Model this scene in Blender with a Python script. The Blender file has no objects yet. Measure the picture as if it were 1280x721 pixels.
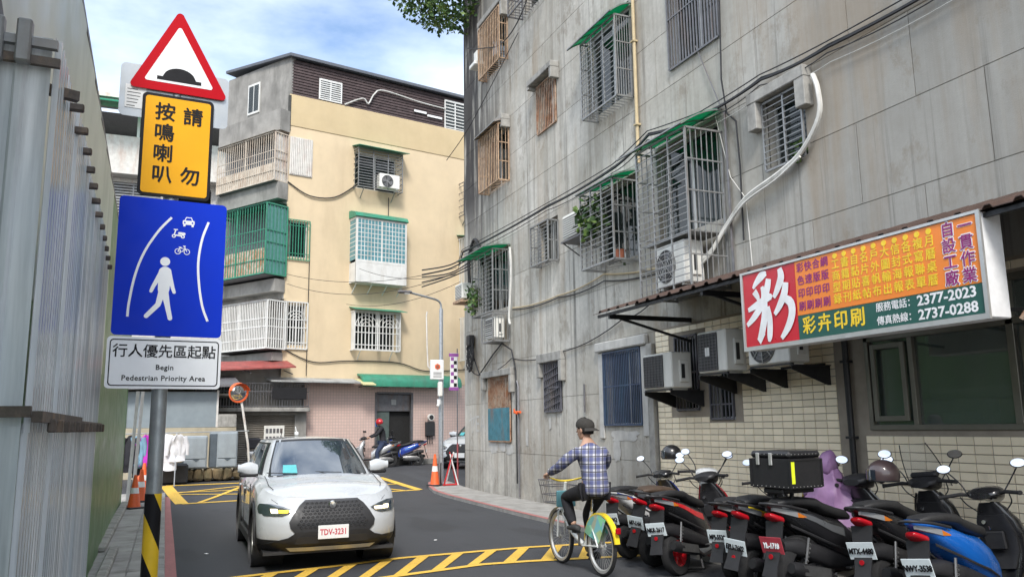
import bpy, bmesh, math, random
from mathutils import Vector, Matrix, Euler, noise
random.seed(7)
PI = math.pi
S = bpy.context.scene
COL = S.collection

# ---------------------------------------------------------------- camera
F_PX, HORIZON, ROLL, YAW = 1020.0, 172.0, math.radians(0.77), math.radians(22.85)
pitch = math.atan(HORIZON / F_PX)
fw = Vector((math.sin(YAW) * math.cos(pitch), math.cos(YAW) * math.cos(pitch), math.sin(pitch)))
r0 = Vector((math.cos(YAW), -math.sin(YAW), 0)); u0 = r0.cross(fw)
rt = r0 * math.cos(ROLL) - u0 * math.sin(ROLL); up = r0 * math.sin(ROLL) + u0 * math.cos(ROLL)
cd = bpy.data.cameras.new('camera'); cam = bpy.data.objects.new('camera', cd); COL.objects.link(cam)
cam.matrix_world = Matrix(((rt.x, up.x, -fw.x, 0), (rt.y, up.y, -fw.y, 0), (rt.z, up.z, -fw.z, 1.7), (0, 0, 0, 1)))
cd.sensor_width = 36; cd.lens = 36 * F_PX / 1280; cd.clip_start = 0.05; cd.clip_end = 3000
S.camera = cam

# ---------------------------------------------------------------- world, sun, exposure
SUN_EL, SUN_AZ = math.radians(46), math.radians(201)      # azimuth clockwise from +Y
CLOUD = (6.1996, 4.6432, -1.4297)
w = bpy.data.worlds.new('World'); S.world = w; w.use_nodes = True
nt = w.node_tree; nt.nodes.clear()
out = nt.nodes.new('ShaderNodeOutputWorld'); bg = nt.nodes.new('ShaderNodeBackground')
sky = nt.nodes.new('ShaderNodeTexSky'); sky.sky_type = 'NISHITA'; sky.sun_disc = False
sky.sun_elevation = SUN_EL; sky.sun_rotation = SUN_AZ; sky.air_density = 1.0; sky.dust_density = 1.5
tc = nt.nodes.new('ShaderNodeTexCoord'); mp = nt.nodes.new('ShaderNodeMapping'); mp.inputs['Scale'].default_value = (1, 1, 2.4); mp.inputs['Location'].default_value = CLOUD
ns = nt.nodes.new('ShaderNodeTexNoise'); ns.inputs['Scale'].default_value = 2.1; ns.inputs['Detail'].default_value = 7; ns.inputs['Roughness'].default_value = 0.55
cr = nt.nodes.new('ShaderNodeValToRGB'); cr.color_ramp.elements[0].position = 0.28; cr.color_ramp.elements[1].position = 0.62
mx = nt.nodes.new('ShaderNodeMix'); mx.data_type = 'RGBA'
mx.inputs[7].default_value = (6.0, 6.5, 7.2, 1)
nt.links.new(tc.outputs['Generated'], mp.inputs[0]); nt.links.new(mp.outputs[0], ns.inputs['Vector'])
nt.links.new(ns.outputs[0], cr.inputs[0]); nt.links.new(cr.outputs[0], mx.inputs[0]); nt.links.new(sky.outputs[0], mx.inputs[6])
nt.links.new(mx.outputs[2], bg.inputs[0]); bg.inputs[1].default_value = 0.12; nt.links.new(bg.outputs[0], out.inputs[0])
sd = bpy.data.lights.new('sun', 'SUN'); sd.energy = 1.5; sd.angle = math.radians(14); sd.color = (1, 0.96, 0.9)
sun = bpy.data.objects.new('sun', sd); COL.objects.link(sun)
sdir = Vector((math.sin(SUN_AZ) * math.cos(SUN_EL), math.cos(SUN_AZ) * math.cos(SUN_EL), math.sin(SUN_EL)))
sun.rotation_euler = sdir.to_track_quat('Z', 'Y').to_euler()
S.view_settings.view_transform = 'Standard'; S.view_settings.look = 'None'
S.view_settings.exposure = 1.2; S.view_settings.gamma = 1

# ---------------------------------------------------------------- materials
MATS = {}
class NT:
    def __init__(s, m): s.t = m.node_tree; s.b = s.t.nodes['Principled BSDF']
    def n(s, typ, **k):
        o = s.t.nodes.new('ShaderNode' + typ)
        for a, v in k.items(): setattr(o, a, v)
        return o
    def l(s, a, b): s.t.links.new(a, b)
    def setin(s, sock, v):
        if isinstance(v, bpy.types.NodeSocket): s.l(v, sock)
        else: sock.default_value = v
    def math(s, op, a, b=0.0, c=None, clamp=False):
        o = s.n('Math', operation=op, use_clamp=clamp); s.setin(o.inputs[0], a); s.setin(o.inputs[1], b)
        if c is not None: s.setin(o.inputs[2], c)
        return o.outputs[0]
    def mix(s, f, a, b, blend='MIX'):
        o = s.n('Mix', data_type='RGBA', blend_type=blend); s.setin(o.inputs[0], f)
        s.setin(o.inputs[6], rgba(a)); s.setin(o.inputs[7], rgba(b)); return o.outputs[2]
    def coord(s, kind='pos', scale=(1, 1, 1)):
        src = s.n('NewGeometry').outputs['Position'] if kind == 'pos' else s.n('TexCoord').outputs['Object']
        m = s.n('Mapping'); m.inputs['Scale'].default_value = scale; s.l(src, m.inputs[0]); return m.outputs[0]
    def noise(s, vec, scale, detail=4, rough=.6, dist=0):
        o = s.n('TexNoise'); s.l(vec, o.inputs['Vector']); o.inputs['Scale'].default_value = scale
        o.inputs['Detail'].default_value = detail; o.inputs['Roughness'].default_value = rough; o.inputs['Distortion'].default_value = dist
        return o.outputs[0]
    def ramp(s, v, a, b, lo=0.0, hi=1.0):
        o = s.n('MapRange'); o.clamp = True; s.l(v, o.inputs[0]); o.inputs[1].default_value = a; o.inputs[2].default_value = b
        o.inputs[3].default_value = lo; o.inputs[4].default_value = hi; return o.outputs[0]
    def bump(s, v, strength, dist=.01):
        o = s.n('Bump'); o.inputs['Strength'].default_value = strength; o.inputs['Distance'].default_value = dist
        s.l(v, o.inputs['Height']); s.l(o.outputs[0], s.b.inputs['Normal'])
def rgba(c):
    if isinstance(c, bpy.types.NodeSocket): return c
    return (c[0], c[1], c[2], 1)
def newmat(name):
    m = bpy.data.materials.new(name); m.use_nodes = True; return m, NT(m)
def mat(name, col, rough=.6, metal=0., var=.12, scale=6., bump=0., bscale=60., dirt=None, dirt_amt=.5, coord='obj', streak=False, rand=0., spec=None, coat=0.):
    """general procedural paint / plastic / metal with mottling, optional grime, relief and per-object variation"""
    if name in MATS: return MATS[name]
    m, t = newmat(name)
    v = t.coord(coord, (1, 1, .12) if streak else (1, 1, 1))
    n1 = t.noise(v, scale, 5)
    f = t.ramp(n1, .3, .7, 1 - var, 1 + var)
    if rand:
        oi = t.n('ObjectInfo').outputs['Random']
        f = t.math('MULTIPLY', f, t.ramp(oi, 0, 1, 1 - rand, 1 + rand))
    hs = t.n('HueSaturation'); hs.inputs['Color'].default_value = rgba(col); t.l(f, hs.inputs['Value'])
    c = hs.outputs[0]
    if dirt:
        n2 = t.noise(t.coord(coord, (1, 1, .25)), scale * .7, 8, .65)
        c = t.mix(t.ramp(n2, .5, .72, 0, dirt_amt), c, dirt)
    t.setin(t.b.inputs['Base Color'], c)
    t.l(t.ramp(t.noise(t.coord(coord), scale * 3, 3), .3, .7, max(rough - .08, .02), min(rough + .1, 1)), t.b.inputs['Roughness'])
    t.b.inputs['Metallic'].default_value = metal
    if spec is not None: t.b.inputs['Specular IOR Level'].default_value = spec
    if coat: t.b.inputs['Coat Weight'].default_value = coat; t.b.inputs['Coat Roughness'].default_value = .04
    if bump: t.bump(t.noise(t.coord(coord), bscale, 4), bump, .004)
    MATS[name] = m; return m
def concrete():
    m, t = newmat('stained_concrete')
    p = t.coord('pos'); sx = t.n('SeparateXYZ'); t.l(t.n('NewGeometry').outputs['Position'], sx.inputs[0]); Y, Z = sx.outputs[1], sx.outputs[2]
    big = t.noise(p, .55, 6, .6); fine = t.noise(p, 9, 8, .7); st = t.noise(t.coord('pos', (1, 2.6, .11)), 1.6, 8, .68, .4); st2 = t.noise(t.coord('pos', (1, 9, .25)), 1.0, 6, .7)
    old = t.ramp(Y, 7.5, 11.5)
    c = t.mix(old, t.mix(t.ramp(big, .34, .68), (.29, .282, .258), (.36, .352, .325)), t.mix(t.ramp(big, .34, .60), (.42, .395, .34), (.60, .575, .52)))
    c = t.mix(t.ramp(fine, .35, .7, 0, .35), c, (.25, .235, .205))
    # drips: strongest on the far, older half
    far = t.ramp(Y, 9, 19, .34, 1)
    c = t.mix(t.math('MULTIPLY', t.ramp(st, .50, .62, 0, 1), t.math('MULTIPLY', far, .62)), c, (.20, .18, .15))
    c = t.mix(t.math('MULTIPLY', t.ramp(st2, .52, .75), t.math('MULTIPLY', far, .55)), c, (.50, .49, .45))
    # run-off streaks, thin and dark, and hairline cracks
    st3 = t.noise(t.coord('pos', (1, 5.5, .07)), 1.3, 7, .72, .3)
    c = t.mix(t.math('MULTIPLY', t.ramp(st3, .55, .66), t.ramp(big, .40, .62, .15, .75)), c, (.10, .095, .085))
    patch_ = t.noise(t.coord('pos', (1, .9, .6)), 1.9, 9, .75)
    c = t.mix(t.ramp(patch_, .54, .62, 0, .5), c, (.22, .19, .15))
    # rust brown wash
    c = t.mix(t.math('MULTIPLY', t.ramp(t.noise(t.coord('pos', (1, 1.3, .2)), 1.1, 5), .52, .66), .38), c, (.30, .22, .14))
    # black mould at the upper far corner and damp foot of the wall
    mould = t.math('MULTIPLY', t.ramp(Y, 17.6, 20.6), t.ramp(Z, 5.0, 8))
    mould = t.math('MULTIPLY', mould, t.ramp(t.noise(t.coord('pos', (1, 3, .3)), 1.5, 6), .34, .50))
    c = t.mix(t.math('MULTIPLY', mould, .93), c, (.045, .043, .045))
    foot = t.math('MULTIPLY', t.ramp(Z, .1, 1.5, 1, 0), t.ramp(t.noise(p, 2.2, 7, .65), .38, .6))
    c = t.mix(t.math('MULTIPLY', foot, .55), c, (.17, .16, .145))
    oi = t.n('ObjectInfo').outputs['Random']
    hs = t.n('HueSaturation'); t.l(c, hs.inputs['Color']); t.l(t.ramp(oi, 0, 1, .93, 1.06), hs.inputs['Value'])
    t.l(hs.outputs[0], t.b.inputs['Base Color']); t.b.inputs['Roughness'].default_value = .9
    t.b.inputs['Specular IOR Level'].default_value = .2
    t.bump(t.math('ADD', fine, t.noise(p, 60, 3)), .35, .006)
    MATS['concrete'] = m; return m
def asphalt():
    m, t = newmat('asphalt')
    p = t.coord('pos'); a = t.noise(p, .35, 6, .6); b = t.noise(p, 180, 2, .8); b2 = t.noise(t.coord('pos', (1.6, .12, 1)), 1.3, 5)
    c = t.mix(t.ramp(a, .3, .7), (.034, .036, .041), (.056, .058, .064))
    c = t.mix(t.ramp(b2, .5, .75, 0, .5), c, (.03, .03, .033))
    c = t.mix(t.ramp(b, .56, .74, 0, .55), c, (.13, .13, .13))
    c = t.mix(t.ramp(t.noise(t.coord('pos', (.9, .25, 1)), .9, 3, .5), .56, .60, 0, .45), c, (.028, .028, .03))
    c = t.mix(t.ramp(t.noise(t.coord('pos', (2.2, 1.4, 1)), 1.4, 9, .8), .60, .68, 0, .35), c, (.11, .11, .108))
    v = t.n('TexVoronoi'); t.l(p, v.inputs['Vector']); v.inputs['Scale'].default_value = 1.7; v.inputs['Randomness'].default_value = 1
    c = t.mix(t.ramp(v.outputs[0], .012, .03, .5, 0), c, (.3, .29, .27))
    t.l(c, t.b.inputs['Base Color']); t.l(t.ramp(a, .3, .7, .72, .9), t.b.inputs['Roughness'])
    t.bump(b, .5, .004); MATS['asphalt'] = m; return m
def roadpaint(name, col):
    m, t = newmat(name); p = t.coord('pos')
    c = t.mix(t.ramp(t.noise(p, 24, 8, .85), .53, .63, 0, .85), col, (.12, .11, .09))
    c = t.mix(t.ramp(t.noise(p, 1.2, 4), .4, .7, 0, .35), c, tuple(x * .62 for x in col))
    t.l(c, t.b.inputs['Base Color']); t.b.inputs['Roughness'].default_value = .75; t.bump(t.noise(p, 180, 2, .8), .35, .003)
    MATS[name] = m; return m
def glassmat(name, tint=(.03, .04, .045), alpha=.75, rough=.03, refl=.5):
    m, t = newmat(name)
    t.b.inputs['Base Color'].default_value = rgba(tint); t.b.inputs['Roughness'].default_value = rough
    t.b.inputs['Specular IOR Level'].default_value = refl; t.b.inputs['Alpha'].default_value = alpha
    n = t.noise(t.coord('obj'), 1.3, 2); t.bump(n, .03, .02)
    MATS[name] = m; return m
def rust(name, a=(.30, .13, .06), b=(.42, .33, .25), d=(.09, .05, .035)):
    m, t = newmat(name); p = t.coord('pos')
    c = t.mix(t.ramp(t.noise(p, 4, 7, .7), .38, .62), a, b); c = t.mix(t.ramp(t.noise(p, 11, 6, .7), .5, .7, 0, .8), c, d)
    t.l(c, t.b.inputs['Base Color']); t.b.inputs['Roughness'].default_value = .85; t.bump(t.noise(p, 60, 4), .5, .003)
    MATS[name] = m; return m
concrete(); asphalt(); roadpaint('yellow_paint', (.80, .50, .07)); roadpaint('pink_paint', (.42, .17, .16)); roadpaint('white_paint', (.7, .7, .68))
glassmat('glass_dark', (.02, .03, .03), .72, .02, .6); glassmat('glass_clear', (.5, .55, .55), .22, .03, .6); glassmat('glass_car', (.012, .018, .022), .9, .02, 1.0); MATS['glass_car'].node_tree.nodes['Principled BSDF'].inputs['IOR'].default_value = 2.3; MATS['glass_car'].node_tree.nodes['Principled BSDF'].inputs['Base Color'].default_value = (.035, .05, .065, 1); glassmat('glass_shop', (.10, .13, .12), .6, .03, 1.0); MATS['glass_shop'].node_tree.nodes['Principled BSDF'].inputs['IOR'].default_value = 1.9
rust('rust'); rust('rust_pale', (.40, .20, .10), (.55, .48, .40), (.16, .08, .05))
def M_(k): return MATS[k]
mat('galv', (.44, .46, .48), .42, .75, .16, 14, .15, 40)
mat('steel', (.27, .275, .275), .45, .4, .2, 9, dirt=(.22, .17, .13), dirt_amt=.5)
mat('steel_dark', (.16, .16, .17), .5, .4, .2, 9, dirt=(.2, .12, .07), dirt_amt=.5)
mat('alu', (.56, .56, .54), .4, .6, .1, 5)
mat('white_frame', (.70, .70, .67), .45, 0, .08, 4, dirt=(.35, .31, .25), dirt_amt=.5)
mat('black_metal', (.025, .025, .027), .45, .3, .2, 8)
mat('black_plastic', (.020, .020, .022), .5, 0, .2, 10, .1, 200)
mat('rubber', (.018, .018, .019), .85, 0, .2, 12, .3, 120)
mat('cable', (.020, .020, .022), .6, 0, .2, 6)
mat('conduit_tan', (.50, .40, .24), .6, 0, .15, 5)
mat('conduit_white', (.62, .61, .57), .6, 0, .1, 6, dirt=(.3, .28, .24), dirt_amt=.6)
mat('green_sheet', (.04, .24, .15), .45, 0, .18, 4, dirt=(.09, .12, .09), dirt_amt=.5)
m_c, t_c = newmat('green_canopy'); t_c.b.inputs['Base Color'].default_value = (.03, .33, .20, 1); t_c.b.inputs['Roughness'].default_value = .4
tr_ = t_c.n('BsdfTranslucent'); tr_.inputs[0].default_value = (.05, .55, .32, 1); ms_ = t_c.n('MixShader'); ms_.inputs[0].default_value = .5
t_c.l(t_c.b.outputs[0], ms_.inputs[1]); t_c.l(tr_.outputs[0], ms_.inputs[2]); t_c.l(ms_.outputs[0], [n for n in t_c.t.nodes if n.type == 'OUTPUT_MATERIAL'][0].inputs[0]); MATS['green_canopy'] = m_c
mat('brown_sheet', (.075, .045, .035), .55, .2, .25, 5, dirt=(.03, .025, .02), dirt_amt=.7)
mat('ac_white', (.78, .77, .72), .5, 0, .05, 3, dirt=(.42, .38, .32), dirt_amt=.35)
mat('ac_dark', (.03, .03, .032), .5, 0, .1)
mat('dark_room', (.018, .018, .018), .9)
mat('curtain', (.16, .17, .18), .9, 0, .2, 6)
mat('wood_dark', (.065, .045, .045), .8, 0, .3, 5, .3, 30)
mat('tile_beige', (.90, .79, .59), .35, 0, .05, 3, .05, 30, rand=.09, dirt=(.35, .29, .2), dirt_amt=.35)
mat('grout', (.30, .26, .21), .95)
mat('hood_concrete', (.33, .32, .295), .9, 0, .25, 5, .4, 30, dirt=(.10, .095, .085), dirt_amt=.8, coord='pos')
mat('plaster_white', (.50, .49, .46), .8, 0, .12, 6, .3, 20, dirt=(.3, .29, .27), dirt_amt=.5, coord='pos')
mat('paving', (.33, .32, .30), .9, 0, .2, 3, .3, 60, dirt=(.16, .15, .13), dirt_amt=.7, coord='pos', rand=.1)
mat('orange', (.80, .13, .03), .5, 0, .12, 5, dirt=(.2, .08, .05), dirt_amt=.4)
mat('red', (.55, .02, .025), .4, 0, .08)
mat('white', (.78, .78, .77), .45, 0, .05)
mat('yellow', (.85, .60, .03), .45)
mat('foliage', (.045, .10, .025), .6, 0, .5, 5, rand=.2)
mat('leaf_light', (.12, .19, .04), .6, 0, .4, 5)
mat('bark', (.12, .09, .07), .9, 0, .3, 8, .5, 30)
mat('sign_dark', (.1, .1, .1)); mat('terracotta', (.33, .11, .06), .8)
mat('skin', (.45, .27, .19), .5, 0, .06)

# ---------------------------------------------------------------- mesh builder
class MB:
    def __init__(s, M=None): s.v = []; s.f = []; s.mi = []; s.M = M or Matrix.Identity(4); s.m = 0
    def add(s, vs, fs):
        o = len(s.v); s.v += [s.M @ Vector(p) for p in vs]
        for f in fs: s.f.append(tuple(i + o for i in f)); s.mi.append(s.m)
        return s
    def box(s, x0, x1, y0, y1, z0, z1):
        return s.add([(x0, y0, z0), (x1, y0, z0), (x1, y1, z0), (x0, y1, z0), (x0, y0, z1), (x1, y0, z1), (x1, y1, z1), (x0, y1, z1)],
                     [(0, 3, 2, 1), (4, 5, 6, 7), (0, 1, 5, 4), (1, 2, 6, 5), (2, 3, 7, 6), (3, 0, 4, 7)])
    def rbox(s, x0, x1, y0, y1, z0, z1, b=.01):
        """box with chamfered edges"""
        vs = []; fs = []
        cx, cy, cz = (x0 + x1) / 2, (y0 + y1) / 2, (z0 + z1) / 2; hx, hy, hz = abs(x1 - x0) / 2, abs(y1 - y0) / 2, abs(z1 - z0) / 2
        b = min(b, hx * .9, hy * .9, hz * .9); idx = {}
        for sx in (-1, 1):
            for sy in (-1, 1):
                for sz in (-1, 1):
                    for a in range(3):
                        d = [b, b, b]; d[a] = 0
                        idx[(sx, sy, sz, a)] = len(vs); vs.append((cx + sx * (hx - d[0]), cy + sy * (hy - d[1]), cz + sz * (hz - d[2])))
        I = lambda x, y, z, a: idx[(x, y, z, a)]
        def face(l, flip):
            fs.append(tuple(l[::-1]) if flip else tuple(l))
        for q in (-1, 1):
            face([I(q, -1, -1, 0), I(q, 1, -1, 0), I(q, 1, 1, 0), I(q, -1, 1, 0)], q < 0)
            face([I(-1, q, -1, 1), I(1, q, -1, 1), I(1, q, 1, 1), I(-1, q, 1, 1)], q > 0)
            face([I(-1, -1, q, 2), I(1, -1, q, 2), I(1, 1, q, 2), I(-1, 1, q, 2)], q < 0)
        for p in (-1, 1):
            for q in (-1, 1):
                face([I(p, q, -1, 0), I(p, q, -1, 1), I(p, q, 1, 1), I(p, q, 1, 0)], p * q < 0)
                face([I(p, -1, q, 0), I(p, 1, q, 0), I(p, 1, q, 2), I(p, -1, q, 2)], p * q < 0)
                face([I(-1, p, q, 1), I(1, p, q, 1), I(1, p, q, 2), I(-1, p, q, 2)], p * q > 0)
                for r in (-1, 1): face([I(p, q, r, 0), I(p, q, r, 1), I(p, q, r, 2)], p * q * r < 0)
        return s.add(vs, fs)
    def bar(s, a, b, wx, wz=None, upv=(0, 0, 1)):
        """square bar from a to b"""
        wz = wz or wx; a = Vector(a); b = Vector(b); d = (b - a).normalized(); u = Vector(upv)
        if abs(d.dot(u)) > .95: u = Vector((0, 1, 0)) if abs(d.y) < .9 else Vector((1, 0, 0))
        r = d.cross(u).normalized() * wx / 2; u = r.cross(d).normalized() * wz / 2
        vs = [p + q for p in (a, b) for q in (-r - u, r - u, r + u, -r + u)]
        return s.add(vs, [(0, 1, 2, 3), (7, 6, 5, 4), (0, 4, 5, 1), (1, 5, 6, 2), (2, 6, 7, 3), (3, 7, 4, 0)])
    def tube(s, pts, r, n=8, cap=True):
        pts = [Vector(p) for p in pts]; rs = r if isinstance(r, (list, tuple)) else [r] * len(pts)
        vs = []; fs = []; pu = None
        for i, p in enumerate(pts):
            d = (pts[min(i + 1, len(pts) - 1)] - pts[max(i - 1, 0)])
            d = d.normalized() if d.length > 1e-9 else Vector((0, 0, 1))
            if pu is None:
                pu = Vector((0, 0, 1)) if abs(d.z) < .9 else Vector((1, 0, 0))
            u = (pu - d * pu.dot(d)); u = u.normalized() if u.length > 1e-6 else d.orthogonal().normalized(); pu = u; q = d.cross(u)
            for k in range(n):
                a = 2 * PI * k / n; vs.append(p + (u * math.cos(a) + q * math.sin(a)) * rs[i])
        for i in range(len(pts) - 1):
            for k in range(n):
                k2 = (k + 1) % n; fs.append((i * n + k, i * n + k2, (i + 1) * n + k2, (i + 1) * n + k))
        if cap: fs.append(tuple(range(n))[::-1]); fs.append(tuple((len(pts) - 1) * n + k for k in range(n)))
        return s.add(vs, fs)
    def cyl(s, c, axis, r, h, n=24, r2=None):
        c = Vector(c); a = {'x': Vector((1, 0, 0)), 'y': Vector((0, 1, 0)), 'z': Vector((0, 0, 1))}[axis] if isinstance(axis, str) else Vector(axis).normalized()
        return s.tube([c - a * h / 2, c + a * h / 2], [r, r if r2 is None else r2], n)
    def lathe(s, c, axis, prof, n=24):
        """prof: (offset along the axis, radius)"""
        c = Vector(c); a = {'x': Vector((1, 0, 0)), 'y': Vector((0, 1, 0)), 'z': Vector((0, 0, 1))}[axis] if isinstance(axis, str) else Vector(axis).normalized()
        u = a.orthogonal().normalized(); q = a.cross(u); vs = []; fs = []
        for o, r in prof:
            for k in range(n):
                t = 2 * PI * k / n; vs.append(c + a * o + (u * math.cos(t) + q * math.sin(t)) * max(r, 1e-4))
        for i in range(len(prof) - 1):
            for k in range(n):
                k2 = (k + 1) % n; fs.append((i * n + k, i * n + k2, (i + 1) * n + k2, (i + 1) * n + k))
        return s.add(vs, fs)
    def prism(s, poly, ax, a, b):
        """polygon in the two other axes (cyclic order y,z / x,z / x,y) extruded along ax from a to b"""
        def P(p, t): return {'x': (t, p[0], p[1]), 'y': (p[0], t, p[1]), 'z': (p[0], p[1], t)}[ax]
        n = len(poly); vs = [P(p, a) for p in poly] + [P(p, b) for p in poly]
        fs = [tuple(range(n))[::-1], tuple(range(n, 2 * n))] + [(i, (i + 1) % n, n + (i + 1) % n, n + i) for i in range(n)]
        return s.add(vs, fs)
    def loft(s, rings, cap=True):
        n = len(rings[0]); vs = [p for r in rings for p in r]; fs = []
        for i in range(len(rings) - 1):
            for k in range(n):
                k2 = (k + 1) % n; fs.append((i * n + k, i * n + k2, (i + 1) * n + k2, (i + 1) * n + k))
        if cap: fs.append(tuple(range(n))[::-1]); fs.append(tuple((len(rings) - 1) * n + k for k in range(n)))
        return s.add(vs, fs)
    def sph(s, c, r, n=16, m=10, sc=(1, 1, 1)):
        c = Vector(c); vs = []; fs = []
        for i in range(m + 1):
            t = PI * i / m
            for k in range(n):
                a = 2 * PI * k / n; vs.append((c.x + r * sc[0] * math.sin(t) * math.cos(a), c.y + r * sc[1] * math.sin(t) * math.sin(a), c.z + r * sc[2] * math.cos(t)))
        for i in range(m):
            for k in range(n):
                k2 = (k + 1) % n; fs.append((i * n + k, (i + 1) * n + k, (i + 1) * n + k2, i * n + k2))
        return s.add(vs, fs)
    def mesh(s, name, mats):
        me = bpy.data.meshes.new(name); me.from_pydata([tuple(p) for p in s.v], [], s.f)
        for m in (mats if isinstance(mats, (list, tuple)) else [mats]): me.materials.append(MATS[m] if isinstance(m, str) else m)
        if any(s.mi): me.polygons.foreach_set('material_index', s.mi)
        bm = bmesh.new(); bm.from_mesh(me); bmesh.ops.remove_doubles(bm, verts=bm.verts, dist=1e-5)
        bmesh.ops.recalc_face_normals(bm, faces=bm.faces); bm.to_mesh(me); bm.free()
        return me
def sup(x, zc, hw, hh, p=2.5, n=16, yc=0):
    """superellipse ring in the plane x = const"""
    r = []
    for k in range(n):
        a = 2 * PI * k / n; c, q = math.cos(a), math.sin(a)
        r.append((x, yc + hw * math.copysign(abs(c) ** (2 / p), c), zc + hh * math.copysign(abs(q) ** (2 / p), q)))
    return r
def smooth(me, ang=35):
    me.polygons.foreach_set('use_smooth', [True] * len(me.polygons))
    me.set_sharp_from_angle(angle=math.radians(ang)); me.update()
def tag(o, label=None, cat=None, group=None, kind=None):
    if label: o['label'] = label
    if cat: o['category'] = cat
    if group: o['group'] = group
    if kind: o['kind'] = kind
    return o
def thing(name, label, cat, loc=(0, 0, 0), rz=0, group=None):
    o = bpy.data.objects.new(name, None); COL.objects.link(o); o.location = loc; o.rotation_euler = (0, 0, rz); o.empty_display_size = .2
    return tag(o, label, cat, group)
def obj(name, mb, m, parent=None, sm=None, label=None, kind=None, group=None, loc=None, cat=None):
    me = mb if isinstance(mb, bpy.types.Mesh) else mb.mesh(name, m)
    if sm: smooth(me, sm)
    o = bpy.data.objects.new(name, me); COL.objects.link(o); o.parent = parent
    if loc: o.location = loc
    return tag(o, label, cat, group, kind)
def subd(o, n=2):
    md = o.modifiers.new('subdivision', 'SUBSURF'); md.levels = n; md.render_levels = n; return o
def copy_tree(o, parent=None):
    c = o.copy(); COL.objects.link(c); c.parent = parent
    for ch in [k for k in o.children]: copy_tree(ch, c)
    return c
FONT = None
def text(name, body, size, m, parent, loc, rot=(PI / 2, 0, 0), ext=.0008, off=0., align='CENTER', sx=1., spacing=1., line=1., shear=0, label=None):
    """flat lettering as a thin mesh; local x = reading direction"""
    c = bpy.data.curves.new('lettering', 'FONT'); c.body = body; c.size = size; c.extrude = ext; c.offset = off if ord(body[0]) < 256 else 0
    c.align_x = align; c.align_y = 'CENTER'; c.resolution_u = 2; c.space_character = spacing; c.space_line = line; c.shear = shear
    t = bpy.data.objects.new('lettering', c); me = bpy.data.meshes.new_from_object(t); me.name = name
    bpy.data.objects.remove(t); bpy.data.curves.remove(c)
    if sx != 1: me.transform(Matrix.Diagonal((sx, 1, 1, 1)))
    if off and ord(body[0]) >= 256:          # thicken the strokes of CJK glyphs
        bm = bmesh.new()
        for k, (a, b) in enumerate(((0, 0), (off, 0), (-off, 0), (0, off), (0, -off))):
            me.transform(Matrix.Translation((a, b, .00015 * (k > 0) + .00005 * k))); bm.from_mesh(me); me.transform(Matrix.Translation((-a, -b, -.00015 * (k > 0) - .00005 * k)))
        bm.to_mesh(me); bm.free()
    me.materials.clear(); me.materials.append(MATS[m] if isinstance(m, str) else m)
    o = bpy.data.objects.new(name, me); COL.objects.link(o); o.parent = parent; o.location = loc; o.rotation_euler = rot
    if label: o['label'] = label
    return o
def carve(mb, ax, a0, a1, U, V, holes, front_only=False):
    """slab (along ax from a0 to a1) over rectangle U x V with rectangular holes, no inner faces"""
    us = sorted(set([U[0], U[1]] + [min(max(h[k], U[0]), U[1]) for h in holes for k in (0, 1)]))
    vs = sorted(set([V[0], V[1]] + [min(max(h[k], V[0]), V[1]) for h in holes for k in (2, 3)]))
    nu, nv = len(us) - 1, len(vs) - 1
    def solid(i, j):
        if i < 0 or j < 0 or i >= nu or j >= nv: return False
        cu, cv = (us[i] + us[i + 1]) / 2, (vs[j] + vs[j + 1]) / 2
        return not any(h[0] < cu < h[1] and h[2] < cv < h[3] for h in holes)
    def P(u, v, t): return {'x': (t, u, v), 'y': (u, t, v), 'z': (u, v, t)}[ax]
    cnt = 0
    for i in range(nu):
        for j in range(nv):
            if not solid(i, j): continue
            cnt += 1; u0, u1, v0, v1 = us[i], us[i + 1], vs[j], vs[j + 1]
            mb.add([P(u0, v0, a0), P(u1, v0, a0), P(u1, v1, a0), P(u0, v1, a0)], [(0, 1, 2, 3)])
            if not front_only: mb.add([P(u0, v0, a1), P(u1, v0, a1), P(u1, v1, a1), P(u0, v1, a1)], [(3, 2, 1, 0)])
            for (di, dj, p, q) in ((-1, 0, (u0, v0), (u0, v1)), (1, 0, (u1, v0), (u1, v1)), (0, -1, (u0, v0), (u1, v0)), (0, 1, (u0, v1), (u1, v1))):
                if not solid(i + di, j + dj): mb.add([P(*p, a0), P(*q, a0), P(*q, a1), P(*p, a1)], [(0, 1, 2, 3)])
    return cnt
def gz(y):
    t = min(max((y - 20) / 7, 0), 1); return .29 * t * t * (3 - 2 * t)
def drape(name, poly, m, dz=0., parent=None, kind='structure', step=1.0, thick=0):
    """flat polygon laid over the gently rising street"""
    bm = bmesh.new(); vs = [bm.verts.new((x, y, 0)) for x, y in poly]; bm.faces.new(vs)
    ys = [p[1] for p in poly]; y = math.floor(min(ys)) + step
    while y < max(ys):
        if 18 < y < 28: bmesh.ops.bisect_plane(bm, geom=bm.verts[:] + bm.edges[:] + bm.faces[:], plane_co=(0, y, 0), plane_no=(0, 1, 0))
        y += step
    if thick:
        r = bmesh.ops.extrude_face_region(bm, geom=bm.faces[:]); 
        for v in r['geom']:
            if isinstance(v, bmesh.types.BMVert): v.co.z = -thick
    for v in bm.verts: v.co.z += gz(v.co.y) + dz
    bmesh.ops.recalc_face_normals(bm, faces=bm.faces)
    me = bpy.data.meshes.new(name); bm.to_mesh(me); bm.free()
    if not thick and me.polygons and me.polygons[0].normal.z < 0: me.flip_normals()
    me.materials.append(MATS[m]); o = bpy.data.objects.new(name, me); COL.objects.link(o); o.parent = parent
    if kind: o['kind'] = kind
    return o
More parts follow.
